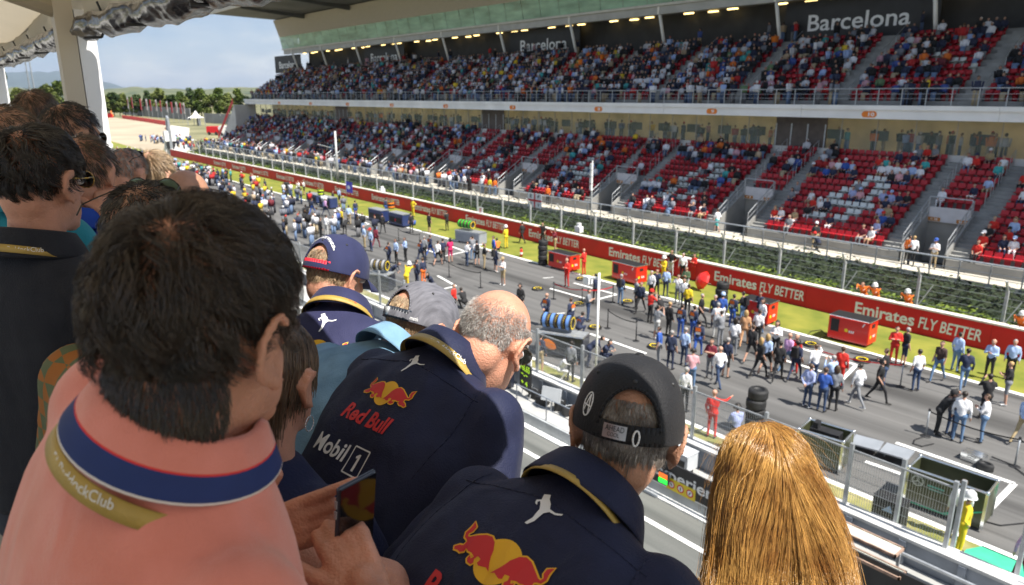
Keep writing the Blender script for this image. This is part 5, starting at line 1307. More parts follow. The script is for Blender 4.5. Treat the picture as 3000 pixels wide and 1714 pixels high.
stack((1590, 776), 5, 'tall black stack by the first red cart'); stack((2110, 918), 5, 'tall black stack before the sponsor lettering'); stack((2207, 1276), 5, 'tall black stack above the blonde hair')
stack((668 + 70, 1), 0, 'x'); stack((843, 568), 4, 'dark stack at the far left wall')
stack((942, 602), 2, 'lime banded pile on the far cart', 'lime', 1.1); stack((1147, 645), 2, 'orange banded pile on the blue cart', 'orange', 1.1)
# red printed bands on the near stack
# wrapped tyre blankets lying on the asphalt
for i, (px, lab) in enumerate([((1575, 849), 'black tyre blanket in front of the first red cart'), ((1702, 820), 'black tyre blanket left of the second red cart'), ((1742, 962), 'black and yellow tyre blanket near the dark T-shirt photographer'), ((1918, 1018), 'black and yellow tyre blanket left of the pink shirt'), ((2375, 1012), 'black tyre blanket near the white line left of the large cart'), ((2525, 1058), 'black tyre blanket standing open before the large cart'), ((1695, 893), 'black tyre blanket behind the red tape'), ((1838, 886), 'black tyre blanket right of the second cart')]):
    p = on_z(*px); t = thing('tyre_blanket', lab, 'tyre blanket', (p[0], p[1], .0), i * .8, 'tyre blankets lying on the grid')
    mb = MB(); mb.lathe((0, 0, 0), [(.16, .03), (.2, .10), (.33, .11), (.37, .03)], 18); mb.build('blanket', m_panel, t)
    mb = MB(); mb.lathe((0, 0, 0), [(.2, .112), (.25, .118)], 14); mb.build('yellow_strap', m_yel, t)
# barrier posts with belts
def rpost(px, z=0, h=1.0):
    return on_z(*px)
posts = [((1316, 812), 'a'), ((1408, 843), 'a'), ((1168, 705), 'b'), ((1230, 722), 'b'), ((1622, 876), 'r'), ((1705, 896), 'r'), ((1795, 886), 'r'), ((1780, 962), 'c'), ((1863, 999), 'c'), ((2637, 1133), 'r2'), ((2711, 1278), 'd'), ((2972, 1367), 'd'), ((930, 712), 'e'), ((985, 735), 'e')]
wd_ = {'a': 'near the navy mechanics in mid grid', 'b': 'behind the two pale blue shirts', 'r': 'with red belt before the red carts', 'c': 'with black belt left of the scrum', 'r2': 'holding red tape beside the bib man', 'd': 'at the lower right camera crew', 'e': 'at the left of the grid'}
cnt = {}
for i, (px, g) in enumerate(posts):
    p = on_z(*px); cnt[g] = cnt.get(g, 0) + 1
    t = thing('barrier_post', '%s belt barrier post from the left %s' % (ORD[cnt[g] - 1], wd_[g]), 'barrier post', (p[0], p[1], 0), 0, 'belt barrier posts')
    mb = MB(); mb.tube((0, 0, .02), (0, 0, .98), .028, .028, 8); mb.build('pole', m_steel if g in ('r2', 'd') else m_black, t, True)
    mb = MB(); mb.lathe((0, 0, 0), [(0, .035), (.12, .03), (.17, .008), (.17, 0)], 14); mb.build('foot', m_black, t)
    mb = MB(); mb.lathe((0, 0, .95), [(.04, 0), (.04, .07), (0, .075)], 10); mb.build('belt_head', m_black, t)
def belt(label, pa, pb, mat):
    a, b = on_z(*pa), on_z(*pb); o_ = thing('barrier_belt', label, 'belt', (a[0], a[1], .93)); mb = MB(); n = 8; d = b - a; pr = None
    for i in range(n + 1):
        s_ = i / n; q = (d[0] * s_, d[1] * s_, -.12 * 4 * s_ * (1 - s_)); e = ((q[0], q[1], q[2] - .025), (q[0], q[1], q[2] + .025))
        if pr: mb.quad(pr[0], e[0], e[1], pr[1])
        pr = e
    mb.build('webbing', mat, o_)
for lab, a, b, m_ in [('black belt between posts near the navy mechanics', (1316, 812), (1408, 843), m_black), ('black belt behind the pale blue shirts', (1168, 705), (1230, 722), m_black), ('red belt left part before the first cart', (1622, 876), (1705, 896), m_red), ('red belt right part before the second cart', (1705, 896), (1795, 886), m_red), ('black belt left of the scrum', (1780, 962), (1863, 999), m_black),
        ('red tape from the bib man towards the left', (2637, 1133), (2400, 1090), m_red), ('long black belt across the lower right', (2711, 1278), (2972, 1367), m_black), ('black belt running out at the right edge', (2972, 1367), (3100, 1400), m_black), ('black belt at the left of the grid', (930, 712), (985, 735), m_black)]: belt(lab, a, b, m_)
# red umbrella on the grass
p = on_z(2062, 850); t = thing('umbrella', 'opened red umbrella lying on the grass by the wall', 'umbrella', (p[0], p[1], .55)); t.rotation_euler = (R(65), 0, R(-25))
mb = MB(); nq = 8
for i in range(nq):
    a0, a1 = 2 * math.pi * i / nq, 2 * math.pi * (i + 1) / nq; pr = None
    for j in range(6):
        s_ = j / 5; r_, z_ = .62 * math.sin(s_ * 1.35), .5 * math.cos(s_ * 1.35); e = ((math.cos(a0) * r_, math.sin(a0) * r_, z_), (math.cos((a0 + a1) / 2) * r_ * .93, math.sin((a0 + a1) / 2) * r_ * .93, z_ - .0), (math.cos(a1) * r_, math.sin(a1) * r_, z_))
        if pr: mb.quad(pr[0], pr[1], e[1], e[0]); mb.quad(pr[1], pr[2], e[2], e[1])
        pr = e
mb.build('canopy', m_ferrari, t); mb = MB(); mb.tube((0, 0, -.5), (0, 0, .5), .012); mb.build('shaft', m_steel, t)
# fire extinguisher, coolers, boxes
p = on_z(1527, 752); t = thing('fire_extinguisher', 'red fire extinguisher at the grass edge line', 'extinguisher', (p[0], p[1], 0))
mb = MB(); mb.lathe((0, 0, 0), [(0, 0), (.1, 0), (.1, .5), (.04, .6), (0, .6)], 12); mb.build('bottle', m_ferrari, t, True); mb = MB(); mb.box((0, 0, .66), (.06, .2, .08)); mb.build('valve', m_black, t); mb = MB(); mb.lathe((0, 0, .2), [(.102, 0), (.102, .14)], 12); mb.build('paper_label', m_wtext, t)
for i, (px, lab, m_) in enumerate([((1212, 660), 'blue bucket on the far grass', CL['blue']), ((521 + 0, 470), 'white bucket far', CL['white']), ((713, 520), 'orange and white bucket at the far edge line', CL['orange'])]):
    if i == 1: continue
    p = on_z(*px); t = thing('bucket', lab, 'bucket', (p[0], p[1], 0)); mb = MB(); mb.lathe((0, 0, 0), [(0, .02), (.17, 0), (.23, .42), (.2, .42), (.15, .05)], 14); mb.build('pail', m_, t, True); mb = MB(); mb.path([(-.22, 0, .42), (-.15, 0, .58), (.15, 0, .58), (.22, 0, .42)], .01); mb.build('handle', m_steel, t)
# team flag carried on the far grid
p = on_z(1018, 612); t = thing('team_flag', 'purple blue team flag with white bull shape on a thin pole', 'flag', (p[0], p[1], 0)); mb = MB(); mb.tube((0, 0, 0), (0, 0, 2.9), .02); mb.build('pole', m_steel, t)
mb = MB()
for j in range(6): mb.quad((-.02 + .24 * j, .06 * math.sin(j), 1.75), (.22 + .24 * j, .06 * math.sin(j + 1), 1.75), (.22 + .24 * j, .06 * math.sin(j + 1), 2.85), (-.02 + .24 * j, .06 * math.sin(j), 2.85))
mb.build('cloth', M('flag_violet', (.08, .07, .5), .7, .1, 2), t); mb = MB(); mb.ell((.72, -.09, 2.3), (.34, .01, .2), 10, 6); mb.build('emblem', m_wtext, t)
# big cases of the silver team, lower right
def crate(label, pl, pr, h, depth):
    a, w_, rz = frame_at(pl, pr); t = thing('flight_case', label, 'case', (a[0], a[1], 0), rz)
    mo = M('case_olive', (.055, .06, .03), .35, .2, 3, coat=.2)
    for (x0, x1, y0, y1, nm) in ((0, w_, 0, .04, 'front_panel'), (0, w_, depth - .04, depth, 'back_panel'), (0, .04, .042, depth - .042, 'side_panel'), (w_ - .04, w_, .042, depth - .042, 'side_panel')):
        mb = MB(); mb.bx(x0, x1, y0, y1, .1, h); mb.build(nm, mo, t)
    mb = MB(); mb.bx(.045, w_ - .045, .045, depth - .045, .1, .3); mb.build('floor_panel', m_steel, t)
    for xa, ya in ((0, 0), (w_, 0), (w_, depth), (0, depth)): mb = MB(); mb.box((xa, ya, h / 2 + .05), (.07, .07, h - .08)); mb.build('corner_post', m_chrome, t)
    for (xa, ya, xb, yb) in ((0, 0, w_, 0), (0, depth, w_, depth), (0, 0, 0, depth), (w_, 0, w_, depth)): mb = MB(); mb.tube((xa, ya, h + .02), (xb, yb, h + .02), .035, .035, 6); mb.build('edge_rail', m_chrome, t)
    for xa, ya in ((0, 0), (w_, 0), (w_, depth), (0, depth)): mb = MB(); mb.ell((xa, ya, h + .02), .06, 8, 6); mb.build('corner_ball', m_chrome, t, True)
    return t, w_
t, w_ = crate('large open olive flight case with star badge and number 44', (2645, 1475), (2872, 1560), 1.15, .95)
mb = MB(); mb.lathe((.28, -.006, .85), [(.13, 0), (.155, 0)], 20, 0, 'Y')
for a in range(3): mb.box((.28 + .065 * math.sin(a * 2.094), -.006, .85 + .065 * math.cos(a * 2.094)), (.02, .006, .13), 0, (0, a * 2.094, 0))
mb.build('star_badge', M('badge_silver', (.55, .57, .55), .4, .1, 3), t)
sign_text('number', '44', .34, .24, m_black, (w_ - .55, -.006, .8), (math.pi / 2, 0, 0), t, bold=.02)
mb = MB(); mb.box((.75, -.006, .82), (.42, .006, .05)); mb.box((.75, -.006, .73), (.34, .006, .03)); mb.build('team_lettering', M('teal_print', (.1, .35, .3), .5, .1, 3), t)
mb = MB(); mb.add([(0.0, -.007, .12), (w_ * .55, -.007, .12), (w_, -.007, .6), (w_, -.007, .64), (w_ * .5, -.007, .16), (0, -.007, .16)], [(0, 1, 2, 3, 4, 5)]); mb.build('green_stripe', m_green, t)
t, w2_ = crate('olive flight case partly hidden by the blonde hair', (2330, 1350), (2458, 1392), 1.1, .95)
mb = MB(); mb.box((w2_ / 2, .5, 1.0), (.9, .4, .25)); mb.box((w2_ / 2 - .3, .5, 1.2), (.15, .3, .25)); mb.build('camera_gear', m_black, t)
for i, (pl, pr, lab) in enumerate([((2487, 1322), (2570, 1345), 'left silver board lying on the asphalt between the cases'), ((2572, 1346), (2655, 1372), 'right silver board lying on the asphalt between the cases')]):
    a, w_, rz = frame_at(pl, pr); t = thing('board', lab, 'board', (a[0], a[1], 0), rz, 'silver boards'); mb = MB(); mb.bx(0, w_, 0, .8, .25, .3); mb.build('top_plate', M('board_silver', (.24, .26, .29), .4, .1, 2), t)
    for q in (.1, .9): mb = MB(); mb.bx(w_ * q - .02, w_ * q + .02, .35, .39, 0, .25); mb.build('leg', m_steel, t)
a, w_, rz = frame_at((2812, 1345), (2862, 1358)); t = thing('metal_case', 'shiny aluminium case on the asphalt at the right', 'case', (a[0], a[1], 0), rz - .3)
mb = MB(); mb.bx(0, .62, 0, .42, .02, .2); mb.build('base', m_chrome, t); mb = MB(); mb.bx(0, .62, 0, .42, .204, .3); mb.build('lid', m_chrome, t); mb = MB(); mb.path([(.2, -.03, .2), (.2, -.06, .2), (.42, -.06, .2), (.42, -.03, .2)], .012); mb.build('handle', m_black, t)
tyre('small black wheel beside the aluminium case', (a[0] + .75, a[1] - .15, .1), (math.pi / 2, 0, 0), 'black', None).scale = (.75, .75, .5)
def cable(label, px, z=.03, r=.018):
    P = [on_z(*q) for q in px]; t = thing('cable', label, 'cable', (P[0][0], P[0][1], 0)); cu = []
    for i in range(len(P) - 1):
        for j in range(5): cu.append(P[i] + (P[i + 1] - P[i]) * j / 5)
    cu.append(P[-1]); mb = MB(); mb.path([(q[0] - P[0][0], q[1] - P[0][1], z) for q in cu], r, 5); mb.build('lead', m_black, t)
cable('black cable snaking across the lower right asphalt', [(2905, 1340), (2960, 1362), (3010, 1400)]); cable('black cable looping right of the olive case', [(2885, 1530), (2930, 1542), (3000, 1535)]); cable('black hose looped on the grass by the large red cart', [(2365, 985), (2375, 972), (2405, 968), (2425, 985), (2400, 995), (2370, 990)]); cable('cable bundle at the corner of the large red cart', [(2490, 1035), (2520, 1040), (2545, 1038), (2580, 1048)])
cable('black cable in a loop near the lower right belt post', [(2705, 1282), (2680, 1290), (2675, 1302), (2700, 1310), (2735, 1302)])
# speaker / monitor boxes by the pit fence
for (px, wd, dp, hh, lab, m_) in [((2600, 1545), .75, .5, .9, 'black tool cabinet with blue badge behind the pit fence', m_panel)]:
    p = on_z(*px); t = thing('tool_cabinet', lab, 'cabinet', (p[0], p[1], 0)); mb = MB(); mb.box((0, 0, hh / 2), (wd, dp, hh)); mb.build('body', m_, t)
    for i in range(4): mb = MB(); mb.box((0, -dp / 2 - .008, .15 + .19 * i), (wd * .9, .016, .16)); mb.build('drawer', m_black, t)
    mb = MB(); mb.add([(-.12, -dp / 2 - .02, hh * .66), (.16, -dp / 2 - .02, hh * .66), (.08, -dp / 2 - .02, hh * .9)], [(0, 1, 2)]); mb.build('badge', CL['lightblue'], t)
# equipment on the pit platform
def deck_pt(px, py, z=.38): return on_z(px, py, z)
p = on_y(1537, 1165, 16.25); t = thing('pit_board', 'black pit board with lime lettering P6L65 on the platform', 'pit board', (p[0], 16.3, .38), R(-12))
mb = MB(); mb.bx(-.42, .42, -.03, .03, .25, 1.35); mb.build('board', m_panel, t); mb = MB(); mb.bx(-.42, .42, -.02, .02, 1.352, 1.6); hd = mb.build('header', m_wtext, t)
mb = MB(); mb.bx(-.38, -.02, -.026, -.022, 1.4, 1.55); mb.build('orange_patch', m_or, hd); m_lime = M('lime_text', (.5, .8, .02), .5, .05, 5, emit=(.5, .9, .02), estr=.25)
sign_text('lettering', 'P6L65', .72, .26, m_lime, (-.36, -.036, 1.02), (math.pi / 2, 0, 0), t, bold=.03); sign_text('lettering', '-.-', .5, .1, m_lime, (-.3, -.036, .8), (math.pi / 2, 0, 0), t, bold=.03); sign_text('lettering', '+ 4', .5, .2, m_lime, (-.3, -.036, .45), (math.pi / 2, 0, 0), t, bold=.03)
for s in (-1, 1): mb = MB(); mb.tube((s * .3, 0, 0), (s * .3, .12, .6), .02); mb.build('leg', m_steel, t)
p = on_y(1615, 1180, 16.2); t = thing('monitor', 'grey monitor on a stand on the pit platform', 'monitor', (p[0], 16.2, .38), R(20)); mb = MB(); mb.box((0, 0, .62), (.75, .08, .5), 0, (-.25, 0, 0)); mb.build('screen_back', M('monitor_grey', (.42, .44, .46), .4, .08, 3), t); mb = MB(); mb.tube((0, 0, 0), (0, .05, .5), .035); mb.build('stand', m_steel, t)
p = on_y(1995, 1340, 16.2); t = thing('control_cabinet', 'light grey control cabinet beside the black cap ear', 'cabinet', (p[0], 16.3, .38)); mb = MB(); mb.box((0, 0, .45), (.7, .5, .5)); mb.build('body', M('cabinet_grey', (.5, .52, .54), .45, .08, 3), t); mb = MB(); mb.box((0, -.03, .72), (.74, .58, .04)); mb.build('lid', MATS['cabinet_grey'], t); mb = MB(); mb.box((0, .05, .1), (.5, .3, .2)); mb.build('plinth', m_black, t); mb = MB(); mb.box((.05, -.26, .38), (.4, .02, .25)); mb.build('screen', m_panel, t)
p = on_y(1480, 1115, 16.2); t = thing('tool_cabinet', 'navy tool cabinet with red logo left of the pit board', 'cabinet', (p[0] - .3, 16.25, .38)); mb = MB(); mb.box((0, 0, .55), (.9, .55, 1.05)); mb.build('body', m_rb, t); mb = MB(); mb.box((.1, -.28, .7), (.3, .01, .2)); mb.build('red_logo', m_ferrari, t); mb = MB(); mb.box((0, 0, 1.1), (.94, .6, .05)); mb.build('top', m_steel, t)
for i, px in enumerate([(1568, 1165), (1590, 1185), (1640, 1200), (1665, 1215)]):
    p = deck_pt(*px); t = thing('equipment_box', '%s black equipment box from the left below the pit monitor' % ORD[i], 'box', (p[0], p[1], .38), i * .4, 'black boxes on the pit platform'); mb = MB(); mb.box((0, 0, .16), (.42, .34, .3)); mb.build('shell', m_panel, t); mb = MB(); mb.path([(-.12, 0, .31), (-.12, 0, .36), (.12, 0, .36), (.12, 0, .31)], .014); mb.build('handle', m_steel, t)
t = thing('guard_rail', 'thin grey guard rail at the platform edge with red end post', 'railing', (on_y(1600, 1230, 15.5)[0], 15.5, .38))
mb = MB(); mb.tube((-1.6, 0, .85), (1.6, 0, .85), .02); mb.tube((-1.6, 0, .45), (1.6, 0, .45), .014); mb.build('rail', m_grey, t)
for xq in (-1.6, 0, 1.6): mb = MB(); mb.tube((xq, 0, 0), (xq, 0, .86), .02); mb.build('post', m_ferrari if xq > 1 else m_grey, t)
p = on_z(1745, 1120); t = thing('lamp_post', 'thin white camera pole rising behind the black cap', 'pole', (p[0], p[1], 0)); mb = MB(); mb.tube((0, 0, 0), (0, 0, 4.6), .05, .045, 8); mb.build('pole', m_wtext, t, True); mb = MB(); mb.tube((0, 0, 4.4), (-.5, 0, 4.3), .05); mb.box((-.6, 0, 4.2), (.3, .25, .3)); mb.build('camera_head', m_wtext, t)
p = on_y(880, 985, 16.4); t = thing('cable_drum', 'round dark fan drum on the pit platform beneath the navy cap', 'drum', (p[0], 16.3, .38)); mb = MB(); mb.lathe((0, -.2, .5), [(0, 0), (.45, 0), (.45, .08), (.25, .08), (.25, .32), (.45, .32), (.45, .4), (0, .4)], 20, 0, 'Y'); mb.build('drum', m_rb, t); mb = MB(); mb.box((0, 0, .04), (.8, .5, .08)); mb.build('base', m_steel, t)
# ================================================================== SPECTATORS
ONUM = ['first', 'second', 'third', 'fourth', 'fifth', 'sixth', 'seventh', 'eighth', 'ninth', 'tenth', 'eleventh', 'twelfth', 'thirteenth', 'fourteenth', 'fifteenth', 'sixteenth', 'seventeenth', 'eighteenth']
bn_ = {0: 'first', 1: 'first', 2: 'second', 3: 'third', 4: 'fourth', 5: 'fifth', 6: 'sixth'}
tops = ['white'] * 6 + ['navy'] * 5 + ['black'] * 6 + ['red'] * 3 + ['lightblue'] * 3 + ['grey'] * 3 + ['blue', 'maroon', 'yellow', 'orange', 'khaki', 'pink', 'teal', 'check']
bots = ['darkjeans', 'jeans', 'navy', 'black', 'khaki', 'grey', 'white']
hairs = ['dark', 'dark', 'brown', 'brown', 'grey', 'blond', 'bald']
cand = [i for i in np.argsort(dist) if occ[i] and seats[i][3] == 0 and -70 < pos[i][0] < -9.5]
budget = 282 - n_person - 17 - 14
indiv = cand[:budget]
rs = random.Random(3)
for i in indiv:
    x, y, z, tier, b, r, c, wh = seats[i]
    tp = rs.choice(tops); blk = ('small block over the %s entrance' % ONUM[b - 101]) if b >= 100 else ('%s lower block from right' % bn_.get(b, ONUM[b - 1]))
    bt = rs.choice(bots)
    ex = ()
    q = rs.random()
    if q < .28: ex = (('cap', CL[rs.choice(['white', 'white', 'navy', 'red', 'lightblue', 'black'])]),)
    elif q < .42: ex = (('long', HAIR[rs.choice(['dark', 'brown', 'blond'])]),)
    person((x, y + .0, z - .02), R(180 + rs.uniform(-18, 18)), 'sit', tp, bt, '%s spectator in %s top, %s row, %s seat, %s' % (('capped' if ex[0][0] == 'cap' else 'long haired') if ex else 'seated', tp, ONUM[r], ONUM[c], blk), hair=rs.choice(hairs), skin=rs.choice([0, 0, 0, 1]), sleeves=rs.choice(['s', 'long']), shorts=rs.random() < .25, extras=ex, group='spectators seated in the lower stand', scale=rs.uniform(.95, 1.05))
# standing on the walkway
for (px, py, pose, fac, top, bot, lab, opt) in [
   (2100, 668, 'walk', 80, 'white', 'teal', 'man in pale green patterned shirt walking on the walkway', dict(sleeves='s', shorts=True, hair='brown')),
   (2385, 725, 'stand', 30, 'black', 'khaki', 'man in white cap leaning at the walkway bend', dict(extras=(('cap', CL['white']),), sleeves='s')), (2398, 735, 'crouch', 100, 'navy', 'black', 'person in red cap crouching on the walkway', dict(extras=(('cap', CL['red']),))),
   (2670, 765, 'stand', 20, 'white', 'black', 'fair haired man in white shirt at the entrance of block ten', dict(hair='blond')), (2655, 762, 'stand', -20, 'orange', 'black', 'steward in orange beside the fair haired white shirt', {}), (2732, 778, 'phone', 185, 'white', 'khaki', 'man in white T-shirt and blue cap taking a photo on the walkway', dict(sleeves='s', extras=(('cap', CL['blue']),))),
   (1605, 575, 'stand', 190, 'orange', 'black', 'steward in orange vest on the walkway left of the lamp mast', {}), (1413, 540, 'stand', 10, 'white', 'jeans', 'man in white on the walkway left of the yellow shirt', {}), (1423, 545, 'stand', 0, 'red', 'khaki', 'person in red on the walkway left of the yellow shirt', {}), (1435, 548, 'stand', 5, 'yellow', 'jeans', 'person in yellow shirt on the walkway', {}), (1450, 552, 'stand', 10, 'orange', 'jeans', 'person in orange jacket at the right of the walkway group', {}), (1341, 532, 'stand', 180, 'white', 'black', 'left of two white shirts on the walkway by the signal post', {}), (1360, 536, 'stand', 190, 'white', 'black', 'right of two white shirts on the walkway by the signal post', {})]:
    p = on_z(px, py, 1.7); p[1] = min(max(p[1], 43.15), 44.2); q = on_y(px, py, p[1]); person((q[0], p[1], 1.70), R(fac), pose, top, bot, lab, group='people on the walkway', **opt)
# the rest, tier by tier
ind = set(indiv)
for tier, nm, lab in ((0, 'lower_tier_crowd', 'further spectators seated across the lower tier'), (1, 'upper_tier_crowd', 'dense crowd of spectators filling the upper tier')):
    ii = [i for i in range(len(seats)) if occ[i] and seats[i][3] == tier and i not in ind]
    P_ = pos[ii] + np.array([0, 0, -.02]); rt_ = math.pi + rng.uniform(-.35, .35, len(ii))
    up__ = rng.random(len(ii)) < .06
    pal = PAL if tier == 0 else np.concatenate([PAL, np.array([(.6, .14, .02)] * 1)])
    V1 = P_[~up__]; o = crowd(nm, sit_template(), V1, rt_[~up__], pal=pal); stuff(o, lab, 'crowd')
    if tier == 1:
        st = P_[up__]; xr = rng.uniform(GX0 + 2, GX1 - 4, 170); st = np.concatenate([st, np.stack([xr, np.where(rng.random(170) < .2, UTY + 45 + .5, 52.1), np.zeros(170)], 1)]); st[-170:, 2] = np.where(st[-170:, 1] > 55, UTZ, 10.66)
        o = crowd('standing_crowd', crowd_template(), st, rng.uniform(0, 6.28, len(st)), pal=np.concatenate([PAL, np.array([(.78, .2, .02)] * 3)])); stuff(o, 'spectators and stewards standing along the upper tier rail and concourse', 'crowd')
    else:
        xr = rng.uniform(GX0, -62, 90); st = np.stack([xr, rng.uniform(43.3, 44.3, 90), np.full(90, 1.7)], 1); xb = rng.uniform(GX0 + 3, GX1 - 2, 190); sb = np.stack([xb, rng.uniform(TY + .8, TY + 2.2, 190), np.full(190, TZ)], 1)
        o = crowd('walkway_crowd', crowd_template(), np.concatenate([P_[up__], st, sb]), rng.uniform(0, 6.28, len(st) + len(sb) + int(up__.sum())), pal=np.concatenate([PAL, np.array([(.78, .2, .02)] * 2)])); stuff(o, 'people standing on the far walkway and inside the glazed boxes', 'crowd')
# ================================================================== TERRACE AND TENT
m_floor = M('terrace_floor', (.30, .29, .27), .8, .15, 2)
for nm, (y0, y1, z) in dict(front=(.62, 1.38, 9.15), back=(-.35, .617, 9.42), rear=(-4.0, -.353, 9.66)).items():
    mb = MB(); mb.bx(-16, 8, y0, y1, 8.9, z); struct(mb.build('terrace', m_floor))
pb = thing('pit_building', 'pit building under the spectators with pale parapet', 'building', (0, 0, 0))
mb = MB(); mb.bx(-60, 12, -9, 1.6, 0, 8.88); mb.build('wall', m_conc_l, pb)
mb = MB(); mb.bx(-60, 12, 1.39, 1.55, 8.885, 9.9); mb.build('parapet', m_conc_l, pb)
tn_ = thing('tent', 'beige fabric spectator tent with rolled plastic side curtain at upper left', 'tent', (0, .9, 9.15))
m_fab = M('tent_fabric', (.46, .40, .30), .85, .08, 1.5, transl=.38, bump=.3, bscale=3)
CY, CZ = .80, 11.632
# canopy: sagging fabric between rafters
xs_ = np.linspace(-16, 7, 93); ys_ = np.linspace(0, 1, 22); V = []; F = []
for x in xs_:
    for s_ in ys_:
        y = CY + .06 - 4.6 * s_; z = CZ + .22 + 1.55 * s_ - .10 * math.sin(((x + 5.45) / 4.8) * math.pi) ** 2 * (1 - .3 * s_) + .012 * math.sin(x * 9 + s_ * 7) * math.sin(s_ * 13)
        V.append((x, y - .9, z - 9.15))
n_ = len(ys_)
for i in range(len(xs_) - 1):
    for j in range(n_ - 1): F.append((i * n_ + j, i * n_ + j + 1, (i + 1) * n_ + j + 1, (i + 1) * n_ + j))
np_mesh('canopy', V, F, m_fab, tn_)
# valance: hanging strip with soft folds
V = []; F = []
xs_ = np.linspace(-16, 7, 300)
for x in xs_:
    for j in range(7):
        s_ = j / 6; y = CY + .05 + .02 * math.sin(x * 6.1) * s_ + .012 * math.sin(x * 17.3 + 2) * s_; V.append((x, y - .9, CZ + .24 - .24 * s_ - 9.15))
for i in range(len(xs_) - 1):
    for j in range(6): F.append((i * 7 + j, i * 7 + j + 1, (i + 1) * 7 + j + 1, (i + 1) * 7 + j))
np_mesh('valance', V, F, m_fab, tn_)
# rolled clear curtain: wrinkled tube sagging between ties
m_roll = M('rolled_plastic', (.004, .005, .016), .2, 0, 2.0, spec=.3, color2=(.03, .026, .026), stretch=(1.2, 4, 4), bump=.25, bscale=7)
def curtain(x0, x1, nm):
    V = []; F = []; nu = 20; nx = int(abs(x1 - x0) * 70)
    for i in range(nx + 1):
        t = i / nx; x = x0 + (x1 - x0) * t
        tie = abs(math.sin(x * math.pi / .85)) ** .35; sag = .03 * math.sin(t * math.pi) + .018 * tie
        r = (.045 + .020 * tie) * (1 + .10 * mnoise.noise(Vector((x * 4, 1, 0))))
        for k in range(nu):
            a = 2 * math.pi * k / nu
            rr_ = r * (1 + .30 * mnoise.noise(Vector((x * 4.5 + 1.5 * math.cos(a), math.sin(a) * 1.3, math.cos(a) * 1.3))) + .07 * mnoise.noise(Vector((x * 16, math.sin(a) * 1.1, math.cos(a) * 1.1))))
            V.append((x, CY + .03 + math.cos(a) * rr_ * 1.1 - .9, CZ + .035 - sag + math.sin(a) * rr_ - 9.15))
    for i in range(nx):
        for k in range(nu): F.append((i * nu + k, i * nu + (k + 1) % nu, (i + 1) * nu + (k + 1) % nu, (i + 1) * nu + k))
    o = np_mesh('rolled_curtain', V, F, m_roll, tn_)
curtain(-4.6, -.4, 'a'); curtain(-12.5, -4.92, 'b'); curtain(-.3, 5, 'c')
for i in range(16):
    x = -5.0 + .85 * i - 5.95; mb = MB()
    mb.path([(x, -.08, 11.74 - 9.15), (x, -.05, 11.645 - 9.15), (x, -.08, 11.575 - 9.15), (x, -.16, 11.57 - 9.15)], .006, 5); mb.build('tie_strap', m_black, tn_)
# poles with white sleeve, rafters and purlin
for k, x in enumerate((-4.75, -9.4)):
    mb = MB(); mb.box((x, -.14, 1.4), (.10, .09, 2.8)); mb.build('pole', M('pole_beige', (.50, .44, .35), .5, .06, 2), tn_)
    mb = MB(); mb.box((x + .03, -.045, 1.35), (.045, .09, 2.5)); mb.build('white_sleeve', M('white_sleeve', (.75, .75, .76), .5, .04, 2), tn_)
    mb = MB(); mb.tube((x, -.16, 2.60), (x, -4.6, 4.1), .05, .05, 8); mb.build('rafter', m_fab, tn_)
mb = MB(); mb.tube((-16, -.62, 2.83), (7, -.62, 2.83), .045, .045, 8); mb.build('purlin', M('purlin_dark', (.12, .10, .075), .6, .1, 2), tn_)
# ================================================================== FOREGROUND SPECTATORS
ML = Matrix
def rot3(yaw, pitch=0, roll=0):      # yaw left, pitch down, roll to the right, degrees
    return (ML.Rotation(R(yaw), 3, 'Z') @ ML.Rotation(-R(pitch), 3, 'X') @ ML.Rotation(R(roll), 3, 'Y'))
def npm(m): return np.array(m)
def tess(me, maxlen):
    bm = bmesh.new(); bm.from_mesh(me); bmesh.ops.triangulate(bm, faces=bm.faces[:])
    for _ in range(7):
        es = [e for e in bm.edges if e.calc_length() > maxlen]
        if not es: break
        bmesh.ops.subdivide_edges(bm, edges=es, cuts=1); bmesh.ops.triangulate(bm, faces=[f for f in bm.faces if len(f.verts) > 3])
    bm.to_mesh(me); bm.free(); return me
def poly_me(pts):
    me = bpy.data.meshes.new('p'); me.from_pydata([(x, y, 0) for x, y in pts], [], [tuple(range(len(pts)))]); me.update(); return me
class Shirt: pass
SUPP = 28
def loft(mb, rings, T, O, pw=2.4):
    """rings: (z, hx, hy, yoff) in the local frame T at O"""
    vs = []; n = SUPP
    for z, hx, hy, yo in rings:
        for i in range(n):
            a = 2 * math.pi * i / n; c, s = math.cos(a), math.sin(a)
            x = math.copysign(abs(c) ** (2 / pw), c) * hx; y = math.copysign(abs(s) ** (2 / pw), s) * hy + yo
            vs.append(O + T @ Vector((x, y, z)))
    fs = [(j * n + i, j * n + (i + 1) % n, (j + 1) * n + (i + 1) % n, (j + 1) * n + i) for j in range(len(rings) - 1) for i in range(n)]
    fs += [tuple(range(n)), tuple(range(len(vs) - 1, len(vs) - 1 - n, -1))]
    mb.add(vs, fs)
def capsule(mb, a, b, r0, r1, n=12):
    mb.tube(a, b, r0, r1, n); mb.ell(a, r0, n, 8); mb.ell(b, r1, n, 8)
SK_C, SK_R = np.array([0, -.012, .03]), np.array([.078, .099, .092])
